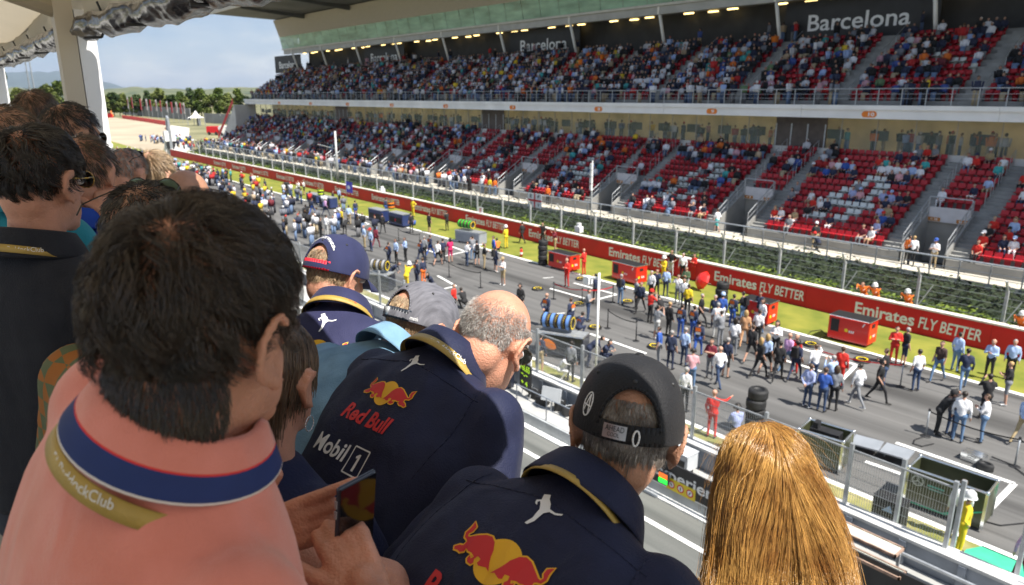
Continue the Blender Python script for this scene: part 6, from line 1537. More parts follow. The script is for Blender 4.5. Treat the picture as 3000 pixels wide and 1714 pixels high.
def head_shapes(mb, HC, Rh, sc, ears=True):
    P = lambda p: HC + Rh @ (Vector(p) * sc)
    def E(c, r, rot=None): mb.ell(P(c), tuple(q * sc for q in r), 20, 14, 0, Rh if rot is None else Rh @ Euler(rot).to_matrix())
    E(SK_C, SK_R); E((0, .012, -.045), (.064, .078, .085)); E((0, .05, -.075), (.047, .045, .05)); E((0, .075, -.108), (.028, .022, .022))
    E((0, .105, -.022), (.013, .02, .028)); E((0, .118, -.036), (.016, .012, .011)); E((0, .083, .022), (.052, .018, .014)); E((0, .092, -.072), (.024, .012, .012)); E((0, -.055, -.04), (.058, .045, .06))
    if ears:
        for s in (-1, 1):
            for k in range(13):      # helix rim, then bowl and lobe
                a = -1.7 + k * .33; rr_ = 1.0 if k > 2 else .85
                E((s * (.088 + .010 * (k > 3) * math.sin((k - 3) * .3)), -.016 - .024 * math.cos(a + 3.14159) * -1 * rr_, -.010 + .036 * math.sin(a) * rr_), (.0062, .0062, .0075))
            E((s * .079, -.016, -.012), (.0085, .020, .030), (0, 0, s * .35)); E((s * .084, -.003, -.046), (.0075, .010, .012)); E((s * .080, .004, -.014), (.007, .006, .009))
def strands_mesh(P, r0, r1):
    n, m, _ = P.shape; T = np.gradient(P, axis=1); T /= np.linalg.norm(T, axis=2, keepdims=True) + 1e-9
    ref = np.tile(np.array([.31, .52, .79]), (n, m, 1)); A = np.cross(T, ref); A /= np.linalg.norm(A, axis=2, keepdims=True) + 1e-9; B = np.cross(T, A)
    rad = np.linspace(r0, r1, m)[None, :, None]; V = []
    for k in range(3):
        a = 2 * math.pi * k / 3; V.append(P + (A * math.cos(a) + B * math.sin(a)) * rad)
    V = np.stack(V, 2).reshape(-1, 3)             # n,m,3
    i = np.arange(n)[:, None, None] * m * 3; j = np.arange(m - 1)[None, :, None] * 3; k = np.arange(3)[None, None, :]; k2 = (k + 1) % 3
    F = np.stack([i + j + k, i + j + k2, i + j + 3 + k2, i + j + 3 + k], -1).reshape(-1, 4)
    return V, F
def grow(HC, Rh, sc, n, mask, length, m, comb, lift=.4, g=.35, grav=0.0, curl=0.0, freq=1.2, clump=.5, K=220, off=.03, seed=1, jit=.15, var=.3, hug=False, hv=.03, c=None, r3=None):
    SK_C, SK_R = (globals()['SK_C'] if c is None else np.array(c)), (globals()['SK_R'] if r3 is None else np.array(r3))
    r = np.random.default_rng(seed); u = r.normal(size=(n * 4, 3)); u /= np.linalg.norm(u, axis=1)[:, None]
    p = SK_C + SK_R * u * 1.005; k = mask(p); p = p[k][:n]; u = u[k][:n]; n = len(p)
    N = u / SK_R; N /= np.linalg.norm(N, axis=1)[:, None]; Rm = npm(Rh); gl = Rm.T @ np.array([0, 0, -1.0])
    L_ = length(p) * (1 + r.normal(0, var, n)).clip(.35, 1.8) if callable(length) else length * (1 + r.normal(0, var, n)).clip(.35, 1.8)
    seg = L_ / (m - 1)
    gi = r.choice(n, min(K, n), replace=False); near = np.argmin(((p[:, None] - p[gi][None]) ** 2).sum(2), 1)
    t = comb(p); t = t - N * (t * N).sum(1, keepdims=True) * .8; t /= np.linalg.norm(t, axis=1, keepdims=True) + 1e-9
    ph = r.uniform(0, 6.28, len(gi))[near]; cd_ = r.normal(size=(len(gi), 3))[near]
    d = N * lift + t * (1 - lift) + r.normal(0, jit, (n, 3)) + cd_ * jit * .8; d /= np.linalg.norm(d, axis=1, keepdims=True)
    pts = [p.copy()]; q = p.copy(); lay = r.uniform(0, 1, n) * .6 + r.uniform(0, 1, len(gi))[near] * .4
    for s in range(1, m):
        q = q + d * seg[:, None] * 1.0
        w_ = (q - SK_C) / SK_R; l = np.linalg.norm(w_, axis=1); lim = 1 + off * (1 - math.exp(-s * .8)); k = l < lim
        q[k] = SK_C + SK_R * w_[k] / l[k][:, None] * lim
        if hug:
            k = (w_[:, 2] > -.35) & (l < 1.6); q[k] = SK_C + SK_R * w_[k] / l[k][:, None] * (lim + lay[k] * hv * min(1, s / 3))[:, None]
        t2 = comb(q); w2 = w_ / SK_R; w2 /= np.linalg.norm(w2, axis=1, keepdims=True); t2 = t2 - w2 * (t2 * w2).sum(1, keepdims=True) * (.8 if grav == 0 else .5 * np.exp(-np.maximum(0, l - 1.2) * 4))[..., None] if grav else t2 - w2 * (t2 * w2).sum(1, keepdims=True) * .8
        d = d * (1 - g) + t2 * g + gl * grav * s / m + r.normal(0, jit * .25, (n, 3))
        if curl:
            a = ph + s * freq; e1 = np.cross(d, w2); e1 /= np.linalg.norm(e1, axis=1, keepdims=True) + 1e-9
            d = d + (e1 * np.cos(a)[:, None] + w2 * np.sin(a)[:, None]) * curl
        d /= np.linalg.norm(d, axis=1, keepdims=True) + 1e-9
        pts.append(q.copy())
    P = np.stack(pts, 1)
    if clump:
        G = P[gi][near]; wgt = (np.linspace(0, 1, m) ** 1.2 * clump)[None, :, None]; P = P * (1 - wgt) + (G + (P[:, :1] - G[:, :1]) * .35) * wgt
    return (P * sc) @ Rm.T + np.array(HC)
def skinmat(name, c, sss=.12): return M(name, c, .48, .17, 22, bump=.3, bscale=260, spec=.45, sss=sss, detail=7)
FS = dict(a=skinmat('fg_skin', (.50, .27, .18)), b=skinmat('fg_skin_rosy', (.55, .265, .175)), c=skinmat('fg_skin_tan', (.42, .215, .135)))
def hairmat(name, c, c2, rough=.26):
    m = M(name, c, rough, 0, 22, color2=c2, spec=.8); nt = m.node_tree; b = nt.nodes['Principled BSDF']; src = b.inputs['Base Color'].links[0].from_socket
    a = nt.nodes.new('ShaderNodeAttribute'); a.attribute_name = 'tint'; x = nt.nodes.new('ShaderNodeMixRGB'); x.blend_type = 'MULTIPLY'; x.inputs['Fac'].default_value = 1
    nt.links.new(src, x.inputs['Color1']); nt.links.new(a.outputs['Color'], x.inputs['Color2']); nt.links.new(x.outputs['Color'], b.inputs['Base Color']); return m
FH = dict(black=hairmat('fg_hair_black', (.010, .0065, .005), (.028, .018, .012)), brown=hairmat('fg_hair_brown', (.05, .028, .015), (.13, .08, .045)), dkbrown=hairmat('fg_hair_dkbrown', (.012, .007, .0045), (.05, .03, .017), .28), grey=hairmat('fg_hair_grey', (.20, .18, .16), (.50, .48, .46), .4), salt=hairmat('fg_hair_salt', (.09, .07, .058), (.40, .36, .32), .35), sandy=hairmat('fg_hair_sandy', (.20, .13, .07), (.42, .30, .18), .4), blonde=hairmat('fg_hair_blonde', (.27, .115, .024), (.60, .34, .095), .25))
def cloth(name, c, c2=None, rough=.8, weave=0, var=.08, sheen=.05, crease=.55):
    if name in MATS: return MATS[name]
    m = M(name, c, rough, var, 14, color2=c2, bump=.25 if weave else .12, bscale=weave or 60, sheen=sheen, spec=.25); nt = m.node_tree
    bp = [q for q in nt.nodes if q.type == 'BUMP'][0]; t = nt.nodes.new('ShaderNodeTexCoord')
    mpn = nt.nodes.new('ShaderNodeMapping'); mpn.inputs['Scale'].default_value = (1.6, 1.6, .7); mpn.inputs['Rotation'].default_value = (.2, .5, .3); nt.links.new(t.outputs['Object'], mpn.inputs['Vector'])
    n = nt.nodes.new('ShaderNodeTexNoise'); n.inputs['Scale'].default_value = 5.5; n.inputs['Detail'].default_value = 4; n.inputs['Distortion'].default_value = 1.6; n.noise_type = 'RIDGED_MULTIFRACTAL' if hasattr(n, 'noise_type') else 'FBM'
    nt.links.new(mpn.outputs['Vector'], n.inputs['Vector'])
    b2 = nt.nodes.new('ShaderNodeBump'); b2.inputs['Strength'].default_value = crease; b2.inputs['Distance'].default_value = .012
    nt.links.new(n.outputs['Fac'], b2.inputs['Height']); nt.links.new(b2.outputs['Normal'], bp.inputs['Normal'])
    return m
SCALP = dict(black=(.012, .008, .006), brown=(.06, .035, .02), dkbrown=(.016, .010, .007), grey=(.3, .26, .23), salt=(.10, .08, .065), sandy=(.2, .13, .08), blonde=(.34, .18, .06))
fg_count = 0
def add_obj(name, V, F, mats, parent, base, smooth=True, mi=None):
    return np_mesh(name, np.asarray(V) - np.array(base), F, mats, parent, smooth, None, mi)
def me_to_obj(name, me, mats, parent, base):
    me.transform(ML.Translation(-Vector(base)))
    me.materials.clear()
    for m_ in mats: me.materials.append(m_)
    me.name = name
    return link(name, me, parent)
def mb_obj(name, mb, mats, parent, base, smooth=True):
    mb.v = [(p[0] - base[0], p[1] - base[1], p[2] - base[2]) for p in mb.v]
    return mb.build(name, mats, parent, smooth)
BULL = [(925, 945), (938, 985), (918, 1008), (893, 1012), (888, 1030), (905, 1040), (960, 1048), (1010, 1056), (1045, 1075), (1060, 1110), (1056, 1160), (1042, 1195), (1036, 1222), (1031, 1278), (1018, 1252), (1000, 1246), (975, 1236), (966, 1218), (986, 1200), (968, 1178), (948, 1190), (944, 1212), (928, 1218), (908, 1200), (905, 1178), (922, 1160), (926, 1182), (944, 1176), (930, 1150), (905, 1132), (893, 1112), (880, 1128), (850, 1122), (830, 1102), (810, 1092), (810, 1074), (842, 1072), (866, 1082), (888, 1066), (884, 1050), (868, 1030), (874, 1000), (896, 984), (908, 972)]
_a = R(-39); _bp = [((x - 1080) / 135, -(y - 1230) / 135) for x, y in BULL]
BULLN = [(x * math.cos(-_a) - y * math.sin(-_a), x * math.sin(-_a) + y * math.cos(-_a)) for x, y in _bp]
PUMA = [(-.38, .42), (-.2, .5), (-.12, .36), (.02, .25), (.16, .02), (.34, .02), (.52, .1), (.52, .16), (.32, .08), (.12, .1), (.05, -.1), (-.0, -.42), (-.1, -.6), (-.18, -.6), (-.1, -.36), (-.12, -.05), (-.22, .1), (-.3, .18), (-.34, .12), (-.27, .02), (-.38, .06), (-.42, .16), (-.3, .24)]
def offset_poly(pts, d):
    out = []; n = len(pts); ar = sum(pts[i][0] * pts[(i + 1) % n][1] - pts[(i + 1) % n][0] * pts[i][1] for i in range(n)); sg = 1 if ar > 0 else -1
    for i in range(n):
        a, b, c = Vector(pts[i - 1]), Vector(pts[i]), Vector(pts[(i + 1) % n]); e1 = (b - a).normalized(); e2 = (c - b).normalized()
        nrm = (Vector((e1.y, -e1.x)) + Vector((e2.y, -e2.x))); nrm = nrm.normalized() if nrm.length > .2 else Vector((e1.y, -e1.x)); out.append((b.x + nrm.x * d * sg, b.y + nrm.y * d * sg))
    return out
d_red = M('print_red', (.56, .012, .02), .5, .04, 9); d_yel = M('print_yellow', (.78, .42, .01), .5, .04, 9); d_wht = M('print_white', (.72, .72, .72), .55, .04, 9)
class Fg:
    """one foreground spectator: body, clothes and hair, all in world space until built"""
    def __init__(s, label, head, yaw, pitch=10, roll=0, tyaw=0, lean=15, troll=0, sc=1.0, floor=9.15, skin='a', scalp=None, scalp_mask=None, arms=None, voxel=.010, width=1.0, neck=.06, ears=True, sleeve=True, nb=None):
        global fg_count, n_person
        s.HC = Vector(head); s.Rh = rot3(yaw, pitch, roll); s.T = rot3(tyaw, lean, troll); s.sc = sc; W = width
        s.NB = s.HC + s.Rh @ Vector((0, -.035, -.075)) * sc - s.T @ Vector((0, 0, neck))
        if nb is not None: s.NB = Vector(nb)
        s.base = (s.NB.x - (s.T @ Vector((0, 0, 1))).x * .75, s.NB.y - (s.T @ Vector((0, 0, 1))).y * .75, floor)
        T, O = s.T, s.NB; L = lambda p: O + T @ Vector(p)
        arms = arms or [((-.27, .05, -.36), (-.22, .28, -.44)), ((.27, .05, -.36), (.22, .28, -.44))]
        s.arms = arms; s.L = L; s.W = W
        hipc = L((0, -.0, -.62)); s.hip = hipc
        mb = MB(); head_shapes(mb, s.HC, s.Rh, sc, ears)
        capsule(mb, s.HC + s.Rh @ Vector((0, -.028, -.05)) * sc, L((0, .0, -.03)), .055 * sc, .063 * sc, 16)
        loft(mb, [(-.02, .06, .06, 0), (-.06, .12 * W, .07, .0), (-.12, .175 * W, .09, .005), (-.25, .185 * W, .105, .01), (-.45, .16 * W, .095, .0), (-.66, .16 * W, .10, 0)], T, O)
        hands = MB()
        for sd, (el, wr) in zip((-1, 1), arms):
            sh = L((sd * .17 * W, 0, -.10)); e, w_ = L(el), L(wr); capsule(mb, sh, e, .05, .042); capsule(mb, e, w_, .041, .028)
            if voxel > 0: s._mitt(mb, e, w_, sd)
        for sd in (-1, 1):
            h0 = hipc + T @ Vector((sd * .09, 0, 0)); kn = Vector((s.base[0] + sd * .1, s.base[1] + .04, floor + .48)); an = Vector((s.base[0] + sd * .11, s.base[1] - .02, floor + .09))
            capsule(mb, h0, kn, .075, .052); capsule(mb, kn, an, .05, .038); capsule(mb, an + Vector((0, -.03, -.045)), an + Vector((sd * .03, .16, -.055)), .04, .033)
        me = remesh_eval(mb, voxel, 3)
        co = mesh_np(me); mats = [FS[skin]]
        if scalp is not None:
            mats.append(M('scalp_' + scalp, SCALP[scalp], .7, .3, 60, bump=.3, bscale=300)); n = len(me.polygons); c = np.empty(n * 3, np.float32); me.polygons.foreach_get('center', c); c = c.reshape(-1, 3)
            lc = ((c - np.array(s.HC)) @ npm(s.Rh)) / sc; mi = (scalp_mask(lc) & (np.linalg.norm((lc - SK_C) / SK_R, axis=1) < 1.22) & (np.linalg.norm((lc - SK_C) / SK_R, axis=1) > .8) & (np.abs(lc[:, 0]) < .081)).astype(np.int32)
            me.polygons.foreach_set('material_index', mi)
        s.body = me_to_obj('person', me, mats, None, s.base); s.body.location = s.base
        tag(s.body, label, 'person', 'spectators on the terrace'); fg_count += 1
        for sd in (-1, 1):
            mbe = MB(); mbe.ell(s.HC + s.Rh @ Vector((sd * .032, .083, -.0)) * sc, .0125 * sc, 10, 8); mb_obj('eye', mbe, SHOE['white'], s.body, s.base)
    def _mitt(s, mb, e, w_, sd):
        d = (w_ - e).normalized(); side = d.cross(Vector((0, 0, 1))).normalized(); up_ = side.cross(d)
        capsule(mb, w_, w_ + d * .075, .032, .034, 10)
        for k in range(4):
            b = w_ + d * .085 + side * (k - 1.5) * .019; m1 = b + d * .035 - up_ * .004; m2 = m1 + d * .028 - up_ * .016; capsule(mb, b, m1, .0105, .0095, 8); capsule(mb, m1, m2, .0095, .008, 8)
        b = w_ + d * .02 - side * sd * .028; capsule(mb, b, b + d * .04 - side * sd * .022, .013, .011, 8); capsule(mb, b + d * .04 - side * sd * .022, b + d * .068 - side * sd * .026, .011, .009, 8)
    def shirt(s, mat, name='shirt', grow_=.0, sleeve=.24, voxel=.012, fold=.006, fscale=9, length=.66, bulk=1.0, longsleeve=False, seed=0, fat=1.0):
        T, O, W = s.T, s.NB, s.W; mb = MB(); g = grow_; f = fat
        loft(mb, [(-.005, .068, .066, .0), (-.03, .095 * W, .078, -.002), (-.06, .145 * W, .09, -.004), (-.10, .19 * W, .108, -.004), (-.16, .212 * W, .124, -.004), (-.26, .215 * W * f, .135 * f, 0), (-.4, .205 * W * f, .135 * f, .002), (-.55, .2 * W * f, .14 * f, .004), (-length, .205 * W * f, .145 * f, .004)], T, O)
        for sd, (el, wr) in zip((-1, 1), s.arms):
            sh = s.L((sd * .175 * W, 0, -.115)); e, w_ = s.L(el), s.L(wr); d = (e - sh); l = d.length; end = sh + d * min(1, sleeve / l)
            mb.ell(sh, .078, 14, 10); mb.tube(sh, end, .078, .073, 16)
            if longsleeve: mb.tube(sh, e, .075, .062, 16); mb.ell(e, .062, 14, 8); mb.tube(e, w_, .06, .045, 16)
        me = remesh_eval(mb, voxel, 7)
        co = mesh_np(me).astype(np.float64); Rm = npm(T); lc = (co - np.array(O)) @ Rm
        nr = np.empty(len(co) * 3, np.float32); me.vertices.foreach_get('normal', nr); nr = nr.reshape(-1, 3)
        dsp = np.array([mnoise.fractal(Vector((p[0] * fscale + seed, p[1] * fscale, p[2] * fscale * .42 + .8 * p[0] * fscale)), 1.0, 2.1, 3) for p in lc])
        dsp2 = np.array([mnoise.ridged_multi_fractal(Vector((p[0] * fscale * .7 + 5 + seed, p[1] * fscale * .6, p[2] * fscale * .25 - p[0] * 3)), 1.0, 2.0, 2, 1.0, 2.0) for p in lc])
        wgt = np.clip((-lc[:, 2] - .03) / .1, 0.1, 1)
        co = co + nr * ((dsp * fold + (dsp2 - .9) * fold * .7) * wgt)[:, None]
        me.vertices.foreach_set('co', co.astype(np.float32).ravel()); me.update()
        s.bvh = BVHTree.FromPolygons([Vector(p) for p in co], [tuple(p.vertices) for p in me.polygons])
        s.shirt_obj = me_to_obj(name, me, mat if isinstance(mat, list) else [mat], s.body, s.base)
        return s.shirt_obj
    def trousers(s, mat):
        mb = MB()
        loft(mb, [(-.56, .185, .13, 0), (-.66, .19, .135, 0), (-.74, .175, .13, 0)], s.T, s.NB)
        for sd in (-1, 1):
            h0 = s.hip + s.T @ Vector((sd * .09, 0, -.03)); kn = Vector((s.base[0] + sd * .1, s.base[1] + .04, s.base[2] + .48)); an = Vector((s.base[0] + sd * .11, s.base[1] - .02, s.base[2] + .07))
            capsule(mb, h0, kn, .1, .078); mb.tube(kn, an, .078, .065, 14)
        me = remesh_eval(mb, .02, 3); me_to_obj('trousers', me, [mat], s.body, s.base)
        mb = MB()
        for sd in (-1, 1):
            an = Vector((s.base[0] + sd * .11, s.base[1] - .02, s.base[2] + .05)); mb.ell(an + Vector((sd * .015, .06, 0)), (.055, .15, .052), 12, 8)
        mb_obj('shoes', mb, SHOE['dark'], s.body, s.base)
    def collar(s, mats, prof, rx=.072, ry=.074, yo=-.004, zo=.0, gap=.55, name='collar', tilt=.25, spread=1.0):
        """prof: list of (dr, z, material) outward around the neck; swept round leaving a gap at the front"""
        V = []; F = []; mi = []; n = 44; k = len(prof)
        for i in range(n + 1):
            a = math.pi / 2 + gap + (2 * math.pi - 2 * gap) * i / n
            fr = (1 + math.sin(a)) / 2                     # 1 at the front
            for dr, z, _ in prof:
                x = math.cos(a) * (rx + dr); y = math.sin(a) * (ry + dr) + yo
                V.append(s.NB + s.T @ Vector((x * spread, y, z + zo - fr * tilt * .12)))
        for i in range(n):
            for j in range(k - 1): F.append((i * k + j, i * k + j + 1, (i + 1) * k + j + 1, (i + 1) * k + j)); mi.append(prof[j][2])
        V = [Vector(v) for v in V]
        o = add_obj(name, V, F, mats, s.body, s.base, True, mi)
        m_ = o.modifiers.new('t', 'SOLIDIFY'); m_.thickness = .0022; m_.offset = 0
        return o
    def on_ring(s, a, dr, z, rx=.072, ry=.074, yo=-.004, tilt=.25):
        fr = (1 + math.sin(a)) / 2; return s.NB + s.T @ Vector((math.cos(a) * (rx + dr), math.sin(a) * (ry + dr) + yo, z - fr * tilt * .12))
    def ring_text(s, txt, h, a0, wid, dr, z, mat, name='lanyard_text', slope=0.0, bold=.0):
        me = fit_text(txt, wid, h, bold); tess(me, h * .5); co = mesh_np(me); r_ = .072 + dr
        out = [s.on_ring(a0 + p[0] / r_, dr + .002 + (slope * -(p[1])), z + p[1]) for p in co]
        me.vertices.foreach_set('co', np.array([tuple(q) for q in out], np.float32).ravel()); me.update()
        return me_to_obj(name, me, [mat], s.body, s.base)
    def decal(s, me, u, w_, scale, mat, off, name='print', ang=0.0, mirror=False, parent=None):
        """lay a flat mesh on the back: u to the right of the spine, w_ below the neck base"""
        me = me.copy(); tess(me, .007 / scale); co = mesh_np(me).copy()
        if mirror: co[:, 0] *= -1
        c, sn = math.cos(ang), math.sin(ang); co[:, :2] = np.stack([co[:, 0] * c - co[:, 1] * sn, co[:, 0] * sn + co[:, 1] * c], 1)
        d = s.T @ Vector((0, 1, 0)); out = []
        for x, y, _ in co:
            o_ = s.NB + s.T @ Vector((u + x * scale, -.6, w_ + y * scale)); h = s.bvh.ray_cast(o_, d, 1.2)
            if h[0] is None: h = (s.NB + s.T @ Vector((u + x * scale, -.13, w_ + y * scale)), -d)
            nn = h[1] if h[1].dot(d) < 0 else -h[1]
            out.append(h[0] + (nn * .4 - d * .6) * off)
        me.vertices.foreach_set('co', np.array([tuple(q) for q in out], np.float32).ravel()); me.update()
        return me_to_obj(name, me, [mat], parent or s.body, s.base)
    def bulls(s, u, w_, r_, words=True):
        disc = poly_me([(math.cos(a) , math.sin(a)) for a in np.linspace(0, 2 * math.pi, 36, endpoint=False)])
        s.decal(disc, u, w_, r_, d_yel, .0014, 'sun_print')
        ol = poly_me(offset_poly(BULLN, .075)); fl = poly_me(BULLN)
        for mir in (False, True):
            s.decal(ol, u, w_, r_, d_yel, .0018, 'bull_outline', mirror=mir); s.decal(fl, u, w_, r_, d_red, .0023, 'bull_print', mirror=mir)
        if words:
            t1 = fit_text('Red Bull', 4.6, 1.25, bold=.03); s.decal(t1, u - 2.3 * r_, w_ - 2.75 * r_, r_, d_red, .0016, 'word_print')
    def seam(s, pts, mat, r_=.0011, name='seam'):
        d = s.T @ Vector((0, 1, 0)); out = []
        for u, w_ in pts:
            h = s.bvh.ray_cast(s.NB + s.T @ Vector((u, -.6, w_)), d, 1.2)
            if h[0] is not None: out.append(h[0] - d * .0004)
        mb = MB(); mb.path(out, r_, 5); mb_obj(name, mb, mat, s.body, s.base)
    def puma(s, u, w_, sc): s.decal(poly_me(PUMA), u, w_, sc, d_wht, .0016, 'cat_print')
    def hair(s, key, strands, r0=.00042, r1=.00018, name='hair', tv=.32):
        V, F = strands_mesh(strands, r0 * s.sc, r1 * s.sc); n, m = strands.shape[:2]; f = np.repeat(np.exp(rng.normal(0, tv, n)), m * 3)[:, None] * np.array([1, 1, 1.0]); return np_mesh(name, V - np.array(s.base), F, FH[key], s.body, True, np.clip(f, .3, 2.2))
    def cap(s, mat, name='cap', strapmat=None, opening=True, brimmat=None, tilt=4, up=0.0, size=1.0, seam=None):
        Rc = s.Rh @ rot3(0, tilt, 0); C = s.HC + s.Rh @ Vector((0, -.006, .026 + up)) * s.sc; sc = s.sc * size
        rx, ry, rz = .0915, .1135, .118; nu, nv = 72, 18; V = []; F = []
        def pt(a, v, o=0.0):
            ph = v * math.pi / 2; e = .86; h = math.sin(ph) ** .96; cr = math.cos(ph) ** .80
            seamd = abs(((a / (2 * math.pi) * 6) % 1) - .5) * 2; q = 1 + .012 * (1 - seamd ** 8) * cr + o
            return C + Rc @ Vector((math.cos(a) * rx * cr * q, math.sin(a) * ry * cr * q, -.022 + rz * h * 1.06 * (1 + o * .5))) * sc
        s.cap_pt = pt
        def cut(a, v): # half-moon opening at the back
            da = (a - 3 * math.pi / 2 + math.pi) % (2 * math.pi) - math.pi; return opening and (da / .56) ** 2 + ((v - .10) / .36) ** 2 < 1 and v >= .10
        for j in range(nv + 1):
            for i in range(nu): V.append(pt(2 * math.pi * i / nu, j / nv * .995))
        for j in range(nv):
            for i in range(nu):
                a = 2 * math.pi * (i + .5) / nu; v = (j + .5) / nv
                if not cut(a, v): F.append((j * nu + i, j * nu + (i + 1) % nu, (j + 1) * nu + (i + 1) % nu, (j + 1) * nu + i))
        da_ = .62
        o = add_obj(name, V, F, [mat], s.body, s.base); m_ = o.modifiers.new('t', 'SOLIDIFY'); m_.thickness = .0025; m_.offset = 1
        sb = o.modifiers.new('s', 'SUBSURF'); sb.levels = 1; sb.render_levels = 1
        # piping round the opening
        if opening:
            mb = MB(); pts = []
            for k in range(25):
                th = math.pi * k / 24; da = .56 * math.cos(th); v = .10 + .36 * math.sin(th); pts.append(pt(3 * math.pi / 2 + da, v, .008))
            mb.path(pts, .0028 * sc, 6); mb_obj('opening_piping', mb, mat, o, s.base)
            mb = MB(); pr = None
            for k in range(15):
                a = 3 * math.pi / 2 - .64 + 1.28 * k / 14; e0, e1 = pt(a, .0, .004), pt(a, .145, .006)
                if pr: mb.quad(pr[0], e0, e1, pr[1])
                pr = (e0, e1)
            st = mb_obj('strap', mb, strapmat or mat, o, s.base); m_ = st.modifiers.new('t', 'SOLIDIFY'); m_.thickness = .002; m_.offset = 1
        mb = MB(); mb.ell(pt(0, .995, .02), (.009 * sc, .009 * sc, .005 * sc), 10, 6); mb_obj('button', mb, mat, o, s.base)
        for k in range(6):
            a = 2 * math.pi * (k + .5) / 6 + math.pi / 6 * 0; mb = MB(); c_ = pt(a, .52, .012); mb.ell(c_, .0042 * sc, 8, 6); mb_obj('eyelet', mb, seam or MATS['black_plastic'], o, s.base)
            mb = MB(); aa = 2 * math.pi * k / 6 + math.pi / 6 * 3
            ps = [pt(aa, v, .006) for v in np.linspace(.0 if not cut(aa, .3) else .54, .98, 14)]; mb.path(ps, .0011 * sc, 5); mb_obj('seam', mb, mat, o, s.base)
        # brim
        V = []; F = []; nb = 20
        for i in range(nb + 1):
            a = math.pi / 2 - .95 + 1.9 * i / nb
            for j in range(6):
                q = j / 5; ext = .07 * (math.cos((a - math.pi / 2) * 1.45) ** .5 if abs(a - math.pi / 2) < 1.08 else 0) * q; x = math.cos(a) * (rx + ext * .55); y = math.sin(a) * (ry + ext)
                V.append(C + Rc @ Vector((x, y, -.018 - .022 * q * q - .018 * abs(math.cos(a)) * q)) * sc)
        for i in range(nb):
            for j in range(5): F.append((i * 6 + j, i * 6 + j + 1, (i + 1) * 6 + j + 1, (i + 1) * 6 + j))
        b = add_obj('brim', V, F, [brimmat or mat], o, s.base); m_ = b.modifiers.new('t', 'SOLIDIFY'); m_.thickness = .003
        s.cap_obj = o; return o
    def cap_text(s, txt, a0, v0, width, h, mat, slope=0.0, arc=0.0, name='lettering', bold=.0, off=.05):
        """text on the cap: starts at angle a0, height v0, runs along increasing angle"""
        me = fit_text(txt, 1.0, 1.0, bold); tess(me, .06); co = mesh_np(me); out = []
        for x, y, _ in co:
            v = v0 + slope * x - arc * (2 * x - 1) ** 2 + y * h; out.append(s.cap_pt(a0 + x * width, v, off))
        me.vertices.foreach_set('co', np.array([tuple(q) for q in out], np.float32).ravel()); me.update(); return me_to_obj(name, me, [mat], s.cap_obj, s.base)
    def glasses(s, rim, lens, up=0.0, fwd=0.0, tilt=0, name='sunglasses'):
        P = lambda p: s.HC + s.Rh @ (rot3(0, tilt) @ Vector((p[0], p[1] + fwd, p[2] + up))) * s.sc; mb = MB()
        for sd in (-1, 1):
            pts = [P((sd * .034 + .027 * math.cos(a), .105 - .006 * abs(math.cos(a)), .0 + .021 * math.sin(a))) for a in np.linspace(0, 2 * math.pi, 15)]; mb.path(pts, .0015, 5)
            mb.path([P((sd * .061, .098, .006)), P((sd * .082, .04, .006)), P((sd * .088, -.005, .008)), P((sd * .085, -.03, -.004))], .0016, 5)
        mb.path([P((-.008, .107, .004)), P((.008, .107, .004))], .002, 5)
        o = mb_obj(name, mb, rim, s.body, s.base); ml = MB()
        for sd in (-1, 1):
            c_ = [P((sd * .034 + .026 * math.cos(a), .104 - .006 * abs(math.cos(a)), .02 * math.sin(a))) for a in np.linspace(0, 2 * math.pi, 14, endpoint=False)]; ml.add(c_, [tuple(range(14))])
        mb_obj('lenses', ml, lens, o, s.base, False)
def m_full(p):
    x, y, z = p[:, 0], p[:, 1], p[:, 2]
    ear = (np.abs(x) > .055) & (y > -.05) & (z < .016)
    return (((y < -.03) & (z > -.08)) & ~ear) | ((y < .035) & (z > .016)) | ((z > .06) & (y < .085)) 
def m_cap(p):
    x, y, z = p[:, 0], p[:, 1], p[:, 2]
    return ((y < -.03) & (z > -.085) & (z < .012)) | ((y < -.05) & (np.abs(x) < .046) & (z < .075)) | ((y < .02) & (np.abs(x) > .045) & (z > -.03) & (z < .008))
def m_sides(p):
    x, y, z = p[:, 0], p[:, 1], p[:, 2]
    return m_full(p) & (rng.random(len(p)) < np.clip((.085 - z - .5 * np.maximum(0, y)) / .06, 0, 1)) & ~((z > .05) & (y > -.02))
def crown(c, fw=(0, 0, 0), down=0.0):
    c = np.array(c); fw = np.array(fw)
    def f(p):
        t = p - c; t = t / (np.linalg.norm(t, axis=1, keepdims=True) + 1e-6); return t + fw + np.array([0, 0, -down])
    return f
